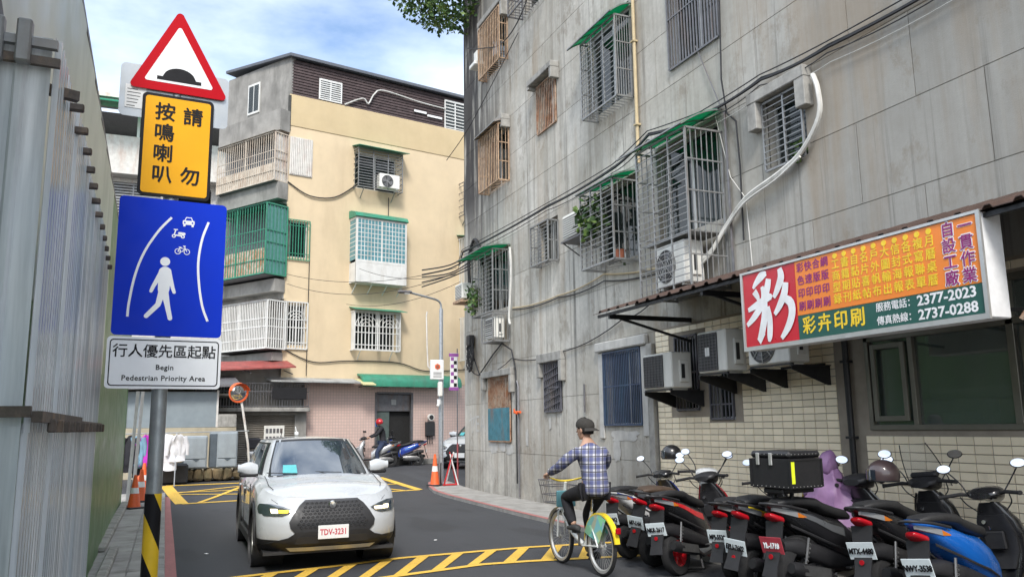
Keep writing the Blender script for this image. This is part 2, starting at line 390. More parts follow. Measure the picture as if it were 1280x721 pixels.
# ================================================================ GROUND
big = MB(); gy = [-60, -20, 0, 10, 20, 21, 22, 23, 24, 25, 26, 27, 40, 90, 400, 1500]
gvs = []; 
for y in gy:
    for x in (-1500, -40, -10, 0, 10, 40, 1500): gvs.append((x, y, gz(y) - .004))
big.add(gvs, [(r * 7 + c, r * 7 + c + 1, (r + 1) * 7 + c + 1, (r + 1) * 7 + c) for r in range(len(gy) - 1) for c in range(6)])
obj('road', big, 'asphalt', kind='structure')
# left footway of concrete slabs, its pink edge line, right footway
wk = drape('left_pavement', [(-1.2, -6), (.08, -6), (.08, 22.6), (-1.2, 22.6)], 'hood_concrete', .10, thick=.12)
yy = -1.0; k = 0
while yy < 22.2:
    L = .9 if yy < 14 else 1.4
    for (a, b) in ((-1.15, -.33), (-.318, .074)):
        s = MB(); s.rbox(a, b, yy, yy + L - .012, .095 + gz(yy), .118 + gz(yy) + random.uniform(0, .004), .006)
        obj('paving_slab', s, 'paving', wk)
    yy += L; k += 1
drape('kerb_line', [(.08, -6), (.215, -6), (.215, 14), (.20, 22.4), (.08, 22.6)], 'pink_paint', .004)
rw = [(7.6, 2), (7.6, 21.5), (7.6, 22.9), (7.2, 23.1), (6.95, 22.8), (6.72, 22.0), (6.55, 21.0), (6.46, 19.5), (6.40, 17), (6.36, 15), (6.34, 2)]
drape('right_pavement', rw, 'paving', .06, thick=.08)
kb = rw[2:]; inner = [(7.6, 22.8), (7.25, 22.95), (7.02, 22.7), (6.82, 21.95), (6.66, 21.0), (6.575, 19.5), (6.515, 17), (6.475, 15), (6.455, 2)]
drape('kerb_line', kb + inner[::-1], 'pink_paint', .066)
# ---- road markings
def stripe(a, b, w, parent=None, dz=.005, m='yellow_paint'):
    a = Vector(a); b = Vector(b); d = (b - a).normalized(); q = Vector((-d.y, d.x)) * w / 2
    return [tuple(a - q), tuple(b - q), tuple(b + q), tuple(a + q)]
def marking(name, polys, m='yellow_paint', dz=.005):
    for p in polys: drape(name, p, m, dz)
# speed-table hatching across the lane (two long lines and slanted rungs)
up_l = [(.30, 10.25), (.87, 10.47), (1.99, 10.70), (2.96, 10.95), (4.10, 11.02), (4.84, 11.05), (6.2, 10.9)]
lo_l = [(.30, 8.9), (1.2, 9.25), (2.32, 9.62), (3.75, 9.98), (4.36, 9.94), (5.84, 9.68), (6.25, 9.6)]
def band(pts, w):
    L = [(x, y + w / 2) for x, y in pts]; return L + [(x, y - w / 2) for x, y in pts][::-1]
marking('hatch_line', [band(up_l, .13), band(lo_l, .13)])
def on(l, x):
    for (a, b), (c, d) in zip(l, l[1:]):
        if a <= x <= c: return b + (d - b) * (x - a) / (c - a)
    return l[-1][1]
x = .05
while x < 5.7:
    a = max(x, .32); b = min(x + .62, 6.1)
    marking('hatch_line', [[(a, on(lo_l, a) + .06), (a + .17, on(lo_l, a + .17) + .06), (b + .17, on(up_l, b + .17) - .06), (b, on(up_l, b) - .06)]])
    x += .50
# junction box
bx = [(.45, 21.05), (6.40, 21.80), (6.05, 24.9), (.10, 24.75)]
def L2(i, j, w): return stripe(bx[i], bx[j], w)
def at(i, j, t): return (bx[i][0] + (bx[j][0] - bx[i][0]) * t, bx[i][1] + (bx[j][1] - bx[i][1]) * t)
marking('box_line', [L2(0, 1, .16), L2(1, 2, .22), L2(2, 3, .16), L2(3, 0, .30)], dz=.005)
marking('box_hatch', [stripe(at(3, 0, .45), at(2, 3, .45), .11), stripe(at(0, 1, .06), at(2, 3, .62), .11), stripe(at(3, 0, .5), at(0, 1, .75), .11), stripe(at(0, 1, .30), at(1, 2, .85), .12),
                      stripe(at(3, 0, .4), at(1, 2, .45), .11), stripe(at(0, 1, .93), at(2, 3, .35), .12)], dz=.009)
# litter on the asphalt
for i, (lx, ly) in enumerate(((4.33, 8.62), (3.9, 12.4), (.62, 12.6))):
    lb = MB(); lb.rbox(-.03, .03, -.02, .02, 0, .008, .003)
    o = obj('litter', lb, 'white', loc=(lx, ly, .001)); o.rotation_euler.z = i
    tag(o, ['scrap of white litter on the road by the bicycle rear wheel', 'scrap of white litter on the road between car and bicycle', 'scrap of white litter near the left kerb line'][i], 'litter')

# ================================================================ GREY BUILDING
W = 7.6
grey = thing('apartment_building', 'tall stained grey concrete apartment building lining the right side of the street', 'building', (W, 21.5, 0))
def gobj(name, mb, m, parent=grey, **k):
    o = obj(name, mb, m, parent, **k)
    if parent is grey: o.location = (-W, -21.5, 0)
    return o
win_holes = [  # y0,y1,z0,z1
    (15.35, 16.33, 8.3, 9.5), (9.6, 10.95, 7.6, 9.3), (7.95, 8.7, 5.17, 6.15), (18.15, 19.6, 1.33, 2.9), (15.4, 16.24, 2.0, 3.04), (12.25, 13.6, 1.68, 3.05),
    (12.22, 13.9, 7.75, 9.55), (9.8, 11.55, 4.75, 6.35), (12.22, 13.62, 4.68, 6.18), (15.43, 16.5, 5.24, 6.2), (18.26, 20.0, 4.6, 6.15), (18.2, 19.95, 11.02, 12.45),
    (18.15, 19.85, 7.8, 9.28), (15.9, 17.0, 11.6, 12.8), (9.75, 10.32, 1.75, 3.02), (10.58, 11.2, 1.9, 3.1), (4.05, 7.28, 1.6, 3.12), (12.35, 13.35, 10.9, 12.2), (9.7, 10.9, 10.7, 12.2)]
core = MB(); carve(core, 'x', W + .012, W + .30, (-9, 21.47), (0, 15.5), win_holes)
core.box(W + .3, 19, 21.40, 21.47, 0, 15.5); core.box(W + .3, 19, -9, -8.9, 0, 15.5); core.box(18.9, 19, -8.9, 21.4, 0, 15.5); core.box(W - .1, 19.1, -9.1, 21.6, 15.5, 15.62)
gobj('wall', core, 'concrete')
# cast panels with open joints
zr = [0, 1.08, 2.29, 3.26, 4.28, 5.30, 6.33, 7.35, 8.37, 9.39, 10.41, 11.43, 12.45, 13.47, 14.49, 15.5]
def tile_zone(y0, y1, z0, z1): return y1 <= 11.79 and z1 <= 3.3
J = .005
for r in range(len(zr) - 1):
    z0, z1 = zr[r], zr[r + 1]
    off = 5.41 if r % 2 == 0 else 6.25
    if r < 3: off = 11.78
    ys = [off + 1.72 * i for i in range(-8, 14)]; ys = [y for y in ys if 2.2 < y < 21.3] + [21.5]
    for a, b in zip([2.2] + ys[:-1], ys):
        if b - a < .02: continue
        if z0 < 3.2 and b <= 11.79: continue
        holes = [h for h in win_holes if h[0] < b and h[1] > a and h[2] < z1 and h[3] > z0]
        mb = MB(); n = carve(mb, 'x', W, W + .028, (a + J, b - J), (z0 + J, z1 - J), holes, front_only=True)
        if n: gobj('concrete_panel', mb, 'concrete')
# end face panels at the street corner (mould blackened)
for r in range(len(zr) - 1):
    mb = MB(); mb.box(W + .03, W + 2.2, 21.475, 21.50, zr[r] + J, zr[r + 1] - J); gobj('concrete_panel', mb, 'concrete')
# ---- dark rooms behind windows
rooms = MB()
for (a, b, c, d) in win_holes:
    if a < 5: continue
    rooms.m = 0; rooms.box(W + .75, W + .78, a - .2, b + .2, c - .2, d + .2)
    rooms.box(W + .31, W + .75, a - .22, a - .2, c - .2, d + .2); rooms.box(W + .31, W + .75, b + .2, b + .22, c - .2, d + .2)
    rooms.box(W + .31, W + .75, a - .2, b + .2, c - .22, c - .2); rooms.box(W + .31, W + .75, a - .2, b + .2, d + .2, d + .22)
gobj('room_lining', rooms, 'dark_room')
def window(parent, y0, y1, z0, z1, x=W + .12, fm='alu', n=2, fr=.045, glass='glass_dark', curtain=0):
    o = MB(); o.box(x, x + .05, y0, y1, z0, z0 + fr); o.box(x, x + .05, y0, y1, z1 - fr, z1); o.box(x, x + .05, y0, y0 + fr, z0 + fr, z1 - fr); o.box(x, x + .05, y1 - fr, y1, z0 + fr, z1 - fr)
    for i in range(1, n):
        yy = y0 + (y1 - y0) * i / n; o.box(x + .002, x + .048, yy - fr / 2, yy + fr / 2, z0 + fr, z1 - fr)
    f = gobj('window', o, fm, parent)
    for i in range(n):
        a = y0 + fr + (y1 - y0 - fr) * i / n; b = y0 + (y1 - y0) * (i + 1) / n - fr / 2
        g = MB(); g.box(x + .02, x + .026, a, b, z0 + fr, z1 - fr); obj('pane', g, glass, f)
    if curtain:
        c = MB(); nn = 14
        pts = [(x + .14 + .02 * (i % 2), y0 + .05 + (y1 - y0 - .1) * curtain * i / nn) for i in range(nn + 1)]
        for p, q in zip(pts, pts[1:]): c.add([(p[0], p[1], z0 + .03), (q[0], q[1], z0 + .03), (q[0], q[1], z1 - .03), (p[0], p[1], z1 - .03)], [(0, 1, 2, 3)])
        obj('curtain', c, 'curtain', f)
    return f
for i, (a, b, c, d) in enumerate(win_holes):
    if a < 5 or (a, b) in ((9.75, 10.32), (10.58, 11.2)) and False: continue
    window(grey, a + .004, b - .004, c + .004, d - .004, n=1 if b - a < .85 else 2, curtain=(0, 0, .35)[i % 3], x=W + .14)
# concrete hoods
def hood(y0, y1, z, drop0, drop1, t=.16, out=.12, side=.14, m='hood_concrete'):
    h = MB(); h.rbox(W - out, W - .001, y0, y1, z, z + t, .012)
    h.rbox(W - out * .96, W - .001, y0 + .002, y0 + side, drop0, z + .002, .01); h.rbox(W - out * .96, W - .001, y1 - side, y1 - .002, drop1, z + .002, .01)
    return gobj('window_hood', h, m)
hood(17.93, 19.95, 2.92, 2.5, 2.62); hood(15.22, 16.45, 3.05, 2.62, 2.74, .20); hood(15.2, 16.5, 9.5, 9.25, 9.42, .14, .22, .1)
hood(7.78, 8.93, 6.17, 5.78, 5.78, .16, .16, .19); hood(18.0, 19.6, 9.3, 9.1, 9.1, .14, .25, .1); hood(17.95, 19.7, 12.5, 12.1, 12.3, .16, .25, .12)
h = MB(); h.rbox(W - .10, W - .001, 12.0, 13.8, 3.06, 3.24, .02); gobj('window_hood', h, 'plaster_white')
h = MB(); h.rbox(W - .035, W - .001, 12.03, 12.24, 1.5, 3.05, .01); gobj('window_surround', h, 'plaster_white'); h = MB(); h.rbox(W - .03, W - .001, 13.61, 13.78, 1.45, 3.05, .01); gobj('window_surround', h, 'plaster_white')
h = MB(); h.rbox(W - .09, W - .002, 11.80, 11.98, 0, 3.06, .01); gobj('pilaster', h, 'hood_concrete')
# white paint dabs under the ground floor windows, scrubbed graffiti
def blotch(cy, cz, ry, rz, seed, x=W - .003):
    x -= .0012 * seed
    random.seed(seed); n = 22; v = [(x, cy, cz)]
    for k in range(n):
        a = 2 * PI * k / n; q = random.uniform(.72, 1.12); v.append((x, cy + ry * q * math.copysign(abs(math.cos(a)) ** .6, math.cos(a)), cz + rz * q * math.copysign(abs(math.sin(a)) ** .6, math.sin(a))))
    m = MB(); m.add(v, [(0, 1 + k, 1 + (k + 1) % n) for k in range(n)]); return m
for args in ((19.35, 1.18, .3, .14, 1), (18.75, 1.22, .22, .11, 2), (18.3, 1.17, .25, .13, 3), (17.25, 1.45, .09, .18, 4), (12.9, 1.5, .5, .1, 5), (13.2, 1.25, .13, .22, 6), (16.0, 1.75, .07, .15, 8)):
    gobj('paint_patch', blotch(*args), 'plaster_white')
for i, (t_, y_) in enumerate((('ヤ', 20.9), ('E', 20.5), ('A', 20.1))):
    o = text('graffiti', t_, .62, 'plaster_white', grey, (W - .004 - W, y_ - 21.5, 1.75), (PI / 2, 0, -PI / 2), .0008, .004)
# recessed strip pipe on the wall
# ---- tiled shop front
TW, TH = .2, .09
tz = MB(); carve(tz, 'x', W - .012, W + .011, (2.2, 11.77), (0, 3.28), [h for h in win_holes if h[3] < 3.3 and h[0] < 11.5])
gobj('tile_bed', tz, 'grout')
tm = MB(); tm.add([(0, 0, 0), (0, TW - .009, 0), (0, TW - .009, TH - .008), (0, 0, TH - .008), (-.009, .003, .003), (-.009, TW - .012, .003), (-.009, TW - .012, TH - .011), (-.009, .003, TH - .011)],
                  [(4, 5, 6, 7), (0, 1, 5, 4), (1, 2, 6, 5), (2, 3, 7, 6), (3, 0, 4, 7)])
tile_me = tm.mesh('tile', 'tile_beige'); rest = MB(); tiles = []
r = 0; z = .01
holes_t = [h for h in win_holes if h[3] < 3.3]
while z < 3.24:
    y = 11.77 - TW
    while y > 2.3:
        a, b, c, d = y, y + TW - .009, z, z + TH - .008
        hit = [h for h in holes_t if h[0] - .03 < b and h[1] + .03 > a and h[2] - .03 < d and h[3] + .03 > c]
        if not hit and not (7.42 < b and a < 7.60): tiles.append((y, z))
        y -= TW
    z += TH
def seen(t):   # tiles hidden by parked scooters or out of frame rank last
    y, z = t
    return (0 if (y > 4.2 and z > 1.1 and z < 2.6) else 1, y)
tiles.sort(key=seen)
for i, (y, z) in enumerate(tiles):
    if i < 300:
        o = bpy.data.objects.new('tile', tile_me); COL.objects.link(o); o.parent = grey; o.location = (-.0125, y - 21.5 + random.uniform(-.001, .001), z)
    else:
        rest.M = Matrix.Translation((W - .0125, y, z)); rest.add([tuple(v.co) for v in tile_me.vertices], [tuple(p.vertices) for p in tile_me.polygons])
rest.M = Matrix.Identity(4); gobj('tile', rest, 'tile_beige', kind='stuff')
# shop window
sw = MB(); X0 = W - .005
for (a, b, c, d) in ((4.05, 7.28, 1.6, 1.66), (4.05, 7.28, 2.62, 2.69), (4.05, 7.28, 3.05, 3.12), (4.05, 4.10, 1.66, 3.05), (5.40, 5.48, 1.66, 3.05), (7.22, 7.28, 1.66, 3.05), (6.60, 6.66, 1.66, 2.62), (6.30, 6.34, 2.69, 3.05)):
    sw.rbox(X0 - .03, X0 + .06, a, b, c, d, .004)
mat('bronze_alu', (.17, .16, .13), .4, .4, .12, 5)
swo = gobj('shop_window', sw, 'bronze_alu')
for (a, b, c, d) in ((4.10, 5.40, 1.66, 2.62), (5.48, 6.60, 1.66, 2.62), (6.66, 7.22, 1.66, 2.62), (4.1, 6.3, 2.69, 3.05), (6.34, 7.22, 2.69, 3.05)):
    g = MB(); g.box(X0 + .02, X0 + .026, a, b, c, d); obj('pane', g, 'glass_shop', swo)
for sash_ in (((6.70, 6.76, 1.70, 2.58), (7.12, 7.18, 1.70, 2.58), (6.76, 7.12, 1.70, 1.76), (6.76, 7.12, 2.52, 2.58)), ((5.26, 5.33, 1.69, 2.59), (4.15, 4.22, 1.69, 2.59), (4.22, 5.26, 1.69, 1.76), (4.22, 5.26, 2.52, 2.59))):
    sf = MB()
    for (a, b, c, d) in sash_: sf.rbox(X0 - .045, X0 - .012, a, b, c, d, .004)
    obj('sash', sf, 'bronze_alu', swo)
mat('shop_wall', (.40, .52, .45), .8, 0, .2, 3)
rm = MB(); rm.box(W + 3, W + 3.05, 3.5, 9.0, 0, 3.1); rm.box(W + .31, W + 3, 9, 9.05, 0, 3.1); rm.box(W + .31, W + 3, 3.45, 3.5, 0, 3.1); rm.box(W + .31, W + 3, 3.5, 9, 3.12, 3.16); rm.box(W + .31, W + 3, 3.5, 9, -.05, .02)
gobj('shop_room', rm, 'shop_wall')
fz = thing('display_freezer', 'pale low cabinet seen dimly inside the shop window', 'cabinet', (W + 1.2, 6.9, 0)); m = MB(); m.rbox(-.35, .35, -.5, .5, .03, 1.95, .03); obj('body', m, 'white', fz); m = MB(); m.rbox(-.37, -.352, -.42, .42, .2, 1.8, .01); obj('door', m, 'white', fz)
mat('box_yellow', (.45, .36, .12), .8, 0, .15)
fb = MB(); fb.rbox(-.14, .14, -.12, .12, 0, .3, .01); tag(obj('carton', fb, 'box_yellow', loc=(W + .55, 5.85, 1.62)), 'small yellowish carton standing inside behind the shop window', 'carton')
tb = MB(); tb.rbox(-.25, .35, -1.0, 1.0, 1.57, 1.62, .01)
for s_ in (-.9, .9): tb.bar((.1, s_, .02), (.1, s_, 1.57), .05)
tag(obj('counter', tb, 'wood_dark', loc=(W + .6, 5.4, 0)), 'dark counter just inside the shop window under the carton', 'counter')
# dark downpipe at the shop's joint
pp = MB(); pp.tube([(W - .07, 7.53, 0.06), (W - .07, 7.53, 3.3)], .038, 12)
for z in (.6, 1.5, 2.4): pp.box(W - .12, W - .01, 7.48, 7.58, z, z + .03)
tag(obj('downpipe', pp, 'black_metal', sm=40), 'dark vertical drainpipe between the tiled wall and the shop window', 'pipe')
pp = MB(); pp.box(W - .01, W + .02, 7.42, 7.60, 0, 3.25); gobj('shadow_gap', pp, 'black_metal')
# tall tan pipe
pp = MB(); pp.tube([(W - .05, 12.02, 6.3), (W - .05, 12.0, 9.4), (W - .05, 12.0, 15.4)], .032, 8)
for z in (7, 8.6, 10.2, 12): pp.box(W - .1, W - .001, 11.96, 12.06, z, z + .03)
tag(obj('downpipe', pp, 'conduit_tan', sm=40), 'thin tan pipe rising up the wall beside the big green topped cage', 'pipe')
pp = MB(); pp.tube([(W - .05, 17.62, .1), (W - .05, 17.62, 2.6), (W - .05, 17.7, 2.75)], .022, 8); tag(obj('downpipe', pp, 'steel_dark', sm=40), 'thin dark pipe with an orange valve on the ground floor wall', 'pipe')
vv = MB(); vv.tube([(W - .08, 17.45, 2.02), (W - .08, 17.80, 2.02)], .03, 8); vv.tube([(W - .08, 17.62, 1.98), (W - .16, 17.62, 2.02), (W - .16, 17.62, 2.1)], .02, 8); tag(obj('valve', vv, 'orange', sm=40), 'orange valve fixed on the thin ground floor pipe', 'valve')
pp = MB(); pp.tube([(W - .04, 14.35, 1.95), (W - .04, 14.35, 2.5)], .02, 8); tag(obj('pipe_stub', pp, 'steel_dark'), 'short dark pipe stub on the wall left of the blue barred window', 'pipe')

# ---------------------------------------------------------------- window grilles and cages
def flush_grille(label, y0, y1, z0, z1, m, n, x=W - .03, cross=(), bar=.014, flat=None, cat='window grille', group=None):
    t = thing('window_grille', label, cat, (W, (y0 + y1) / 2, z0), group=group); o = Vector(t.location)
    f = MB(Matrix.Translation(-o)); b = .03
    f.bar((x, y0, z0), (x, y1, z0), b); f.bar((x, y0, z1), (x, y1, z1), b); f.bar((x, y0, z0), (x, y0, z1), b); f.bar((x, y1, z0), (x, y1, z1), b)
    for c in cross: f.bar((x, y0, c), (x, y1, c), b * .8)
    obj('frame', f, m, t)
    g = MB(Matrix.Translation(-o))
    for i in range(1, n):
        y = y0 + (y1 - y0) * i / n
        if flat: g.box(x - .006, x + .006, y - flat / 2, y + flat / 2, z0, z1)
        else: g.bar((x - .012, y, z0), (x - .012, y, z1), bar)
    obj('bars', g, m, t, kind='stuff'); return t
mat('grille_teal', (.05, .20, .26), .55, 0, .25, 5, dirt=(.22, .11, .07), dirt_amt=.6, coord='pos')
mat('grille_blue', (.055, .08, .14), .5, .1, .2, 5, dirt=(.05, .16, .26), dirt_amt=.4, coord='pos')
mat('grille_grey', (.11, .11, .13), .6, .1, .25, 6, dirt=(.2, .15, .12), dirt_amt=.5, coord='pos')
t = flush_grille('small window with rusty vertical bars under a broken concrete hood', 15.35, 16.33, 8.3, 9.45, 'rust', 11, flat=.03)
t = flush_grille('dark barred grille over the highest wide window above the street', 9.6, 10.95, 7.6, 9.3, 'steel_dark', 17, cross=(8.5, 9.0), flat=.03)
for q in range(3): pass
t = flush_grille('ground floor folding grille, rusty above and teal below, white paint under it', 18.18, 19.58, 1.34, 2.9, 'rust', 18, flat=.03)
tl = MB(Matrix.Translation(-Vector(t.location))); 
for i in range(19):
    y = 18.2 + 1.36 * i / 18; tl.box(W - .045, W - .038, y, y + .05, 1.36, 2.15)
obj('teal_slats', tl, 'grille_teal', t, kind='stuff')
t = flush_grille('narrow ground floor window with grey slanted security bars', 15.42, 16.22, 2.0, 3.04, 'grille_grey', 9, flat=.03, cross=(2.5,))
dg = MB(Matrix.Translation(-Vector(t.location)))
for i in range(6): dg.bar((W - .05, 16.2, 2.05 + i * .15), (W - .05, 15.44, 2.2 + i * .15), .016)
obj('slanted_bars', dg, 'grille_grey', t, kind='stuff')
t = flush_grille('dark blue barred grille in a white plaster surround on the ground floor', 12.27, 13.58, 1.7, 3.03, 'grille_blue', 22, cross=(2.4,))
t = flush_grille('grey barred grille behind the air conditioner nearest the sign', 9.77, 10.3, 1.77, 3.0, 'grille_grey', 6, cross=(1.98, 2.45), flat=.022)
t = flush_grille('grey barred grille behind the leftmost air conditioner on tiles', 10.6, 11.18, 1.92, 3.08, 'grille_grey', 7, cross=(2.5,), flat=.02)
# window k: horizontal bars, one upright
t = thing('window_grille', 'window with closely set horizontal bars between two concrete brackets and a hose', 'window grille', (W, 8.33, 5.17)); oo = Matrix.Translation(-Vector(t.location)); f = MB(oo); x = W - .05
for (a, b) in (((x, 7.96, 5.15), (x, 8.72, 5.15)), ((x, 7.96, 6.13), (x, 8.72, 6.13)), ((x, 7.96, 5.15), (x, 7.96, 6.13)), ((x, 8.72, 5.15), (x, 8.72, 6.13)), ((x, 8.3, 5.15), (x, 8.3, 6.13))): f.bar(a, b, .028)
obj('frame', f, 'steel', t); f = MB(oo)
for i in range(1, 11): z = 5.15 + .98 * i / 11; f.bar((x - .01, 7.96, z), (x - .01, 8.72, z), .012)
obj('bars', f, 'steel', t, kind='stuff')

def cage(label, y0, y1, z0, z1, xo, canopy=None, m='steel', posts=3, nh=14, nv=7, group=None, floor=True, vertical=False, slat=.012, side_h=2, cm='green_canopy'):
    """protruding steel window cage; front has horizontal bars, sides vertical ones"""
    t = thing('window_cage', label, 'window cage', (W, (y0 + y1) / 2, z0), group=group); o = Matrix.Translation(-Vector(t.location))
    f = MB(o); b = .03
    for y in (y0, y1):
        f.bar((xo, y, z0), (xo, y, z1), b); f.bar((W - .02, y, z0), (W - .02, y, z1), b)
        for z in (z0, z1): f.bar((xo, y, z), (W, y, z), b)
    for z in (z0, z1): f.bar((xo, y0, z), (xo, y1, z), b)
    for i in range(1, posts): y = y0 + (y1 - y0) * i / posts; f.bar((xo, y, z0), (xo, y, z1), b * .8)
    for i in range(1, side_h + 1): z = z0 + (z1 - z0) * i / (side_h + 1); f.bar((xo, y0, z), (W, y0, z), b * .7); f.bar((xo, y1, z), (W, y1, z), b * .7)
    obj('frame', f, m, t)
    g = MB(o)
    if vertical:
        n = max(4, int((y1 - y0) / .115))
        for i in range(1, n): y = y0 + (y1 - y0) * i / n; g.box(xo - .01, xo + .002, y - slat, y + slat, z0, z1)
    else:
        for i in range(1, nh): z = z0 + (z1 - z0) * i / nh; g.bar((xo - .008, y0, z), (xo - .008, y1, z), .012)
    obj('front_bars', g, m, t, kind='stuff')
    g = MB(o)
    for i in range(1, nv): x = xo + (W - xo) * i / nv; g.bar((x, y0, z0), (x, y0, z1), .012); g.bar((x, y1, z0), (x, y1, z1), .012)
    obj('side_bars', g, m, t, kind='stuff')
    if floor:
        g = MB(o); n = max(4, int((y1 - y0) / .12))
        for i in range(1, n): y = y0 + (y1 - y0) * i / n; g.bar((xo, y, z0), (W, y, z0), .014)
        obj('floor_bars', g, m, t, kind='stuff')
    if canopy:
        rise, over, ext0, ext1 = canopy; g = MB(o); n = 10
        rows = []
        for i in range(n + 1):
            u = i / n; x = W - .01 + (xo - over - W + .01) * u; z = z1 + .03 + rise * (1 - u ** 1.7); rows.append((x, z))
        for k in range(n):
            (xa, za), (xb, zb) = rows[k], rows[k + 1]
            g.add([(xa, y0 - ext0, za), (xa, y1 + ext1, za), (xb, y1 + ext1, zb), (xb, y0 - ext0, zb), (xa, y0 - ext0, za + .006), (xa, y1 + ext1, za + .006), (xb, y1 + ext1, zb + .006), (xb, y0 - ext0, zb + .006)],
                  [(0, 1, 2, 3), (7, 6, 5, 4), (0, 3, 7, 4), (1, 5, 6, 2), (3, 2, 6, 7)])
        obj('canopy', g, cm, t)
        g = MB(o)
        for i in range(5):
            y = y0 - ext0 + (y1 - y0 + ext0 + ext1) * i / 4
            for (xa, za), (xb, zb) in zip(rows[::2], rows[2::2]): g.bar((xa, y, za - .012), (xb, y, zb - .012), .02)
        g.bar((rows[-1][0], y0 - ext0, rows[-1][1]), (rows[-1][0], y1 + ext1, rows[-1][1]), .022)
        obj('canopy_frame', g, 'steel', t)
    return t
mat('rust_slat', (.42, .29, .19), .85, 0, .35, 9, .4, 60, dirt=(.16, .07, .04), dirt_amt=.8, coord='pos')
mat('grey_sheet', (.35, .36, .35), .6, 0, .2, 4, dirt=(.14, .13, .12), dirt_amt=.8, coord='pos')
cage('large steel cage with curved green canopy on the upper storey', 12.16, 13.5, 7.6, 9.17, 7.24, (.24, .12, .05, .35), nh=16)
cage('tall two tier steel cage with green canopy and an air conditioner inside', 9.71, 11.08, 3.66, 6.08, 6.92, (.32, .1, .05, .45), posts=3, nh=24, nv=7, side_h=4)
cage('steel cage with green canopy holding trailing plants and a pot', 12.17, 13.4, 4.57, 6.02, 7.08, (.16, .05, .08, .1), posts=3, nh=15, nv=5)
cage('small dark steel cage between the plant cage and the corner cage', 15.4, 16.3, 5.19, 6.07, 7.34, None, posts=2, nh=11, nv=3, side_h=1)
cage('steel cage near the far corner with a leafy plant and a green edge', 18.2, 19.66, 4.47, 6.0, 7.16, (.1, .25, .1, .5), posts=3, nh=15, nv=5)
cage('low cage holding a slatted air conditioner near the far corner', 18.19, 18.94, 3.74, 4.40, 7.15, None, posts=1, nh=7, nv=6, side_h=0)
cage('topmost rusty slatted cage at the corner of the grey building', 18.09, 19.6, 10.96, 12.4, 7.36, None, m='rust_slat', posts=1, vertical=True, slat=.015, nv=3)
cage('rusty slatted cage on the corner, lower of the two rusty ones', 18.09, 19.48, 7.74, 9.2, 7.30, (.1, .12, .05, .05), m='rust_slat', posts=1, vertical=True, slat=.015, nv=3, cm='rust_slat')
cage('steel cage cut by the top edge above the small rusty window', 15.8, 17.1, 11.55, 12.9, 7.2, None, m='steel_dark', posts=2, nh=12, nv=4)
# big cage middle tier shelf
sh = MB(); sh.box(6.95, W - .03, 9.75, 11.05, 4.50, 4.52); tag(obj('shelf', sh, 'steel'), 'metal shelf between the two tiers of the tall cage', 'shelf')

# ---------------------------------------------------------------- air conditioners
def ac_unit(label, y0, y1, z0, z1, x0, x1, round_grille=True, badge=False, slats=False, group='air conditioner outdoor units on the grey building', rz=0):
    cy = (y0 + y1) / 2; t = thing('air_conditioner', label, 'air conditioner', ((x0 + x1) / 2, cy, z0), rz, group)
    w = (y1 - y0) / 2; d = (x1 - x0) / 2; h = z1 - z0
    m = MB(); m.rbox(-d, d, -w, w, .03, h, .015); m.box(-d * .8, d * .8, -w * .8, -w * .65, 0, .03); m.box(-d * .8, d * .8, w * .65, w * .8, 0, .03); obj('casing', m, 'ac_white', t, sm=30)
    fy = w * .24; R = min(h * .42, w * .66)
    if slats:
        g = MB()
        for k in range(9): z = .08 + (h - .14) * k / 8; g.box(-d - .012, -d + .002, -w * .9, w * .9, z, z + .018)
        obj('louvre', g, 'ac_white', t)
        g = MB(); g.box(-d - .004, -d + .001, -w * .92, w * .92, .06, h - .04); obj('intake', g, 'ac_dark', t)
    else:
        g = MB()
        if round_grille: g.cyl((-d - .004, fy, h * .5), 'x', R, .012, 28)
        else: g.rbox(-d - .012, -d + .003, fy - w * .68, fy + w * .68, .05, h - .03, .008)
        obj('fan_opening', g, 'ac_dark', t)
        g = MB()
        if round_grille:
            for q in range(1, 6):
                rr = R * q / 5; g.tube([(-d - .016, fy + rr * math.cos(a * PI / 12), h * .5 + rr * math.sin(a * PI / 12)) for a in range(25)], .003, 4, False)
            for q in range(8): a = q * PI / 4; g.bar((-d - .016, fy, h * .5), (-d - .016, fy + R * math.cos(a), h * .5 + R * math.sin(a)), .006)
        else:
            for q in range(12): z = .07 + (h - .12) * q / 11; g.bar((-d - .016, fy - w * .66, z), (-d - .016, fy + w * .66, z), .005)
            for q in range(7): y = fy - w * .66 + w * 1.32 * q / 6; g.bar((-d - .018, y, .05), (-d - .018, y, h - .03), .005)
        obj('fan_guard', g, 'alu' if round_grille else 'steel_dark', t)
        g = MB()
        for q in range(4):
            a = q * PI / 2 + .3; c, s_ = math.cos(a), math.sin(a)
            g.add([(-d - .011, fy + .02 * s_, h * .5 - .02 * c), (-d - .011, fy - .02 * s_, h * .5 + .02 * c), (-d - .012, fy + R * .9 * c - .07 * s_, h * .5 + R * .9 * s_ + .07 * c), (-d - .012, fy + R * .85 * c + .06 * s_, h * .5 + R * .85 * s_ - .06 * c)], [(0, 1, 2, 3)])
        obj('fan_blades', g, 'steel_dark', t)
    g = MB(); g.rbox(-d * .3, d * .62, -w - .03, -w + .002, h * .2, h * .78, .01); obj('valve_cover', g, 'ac_white', t)
    g = MB(); g.rbox(-d * .15, d * .2, -w - .034, -w - .028, h * .3, h * .68, .004); obj('handle_recess', g, 'ac_dark', t)
    if badge: g = MB(); g.rbox(-d - .02, -d - .015, fy - .05, fy + .05, h * .42, h * .62, .004); obj('badge', g, 'white', t)
    return t
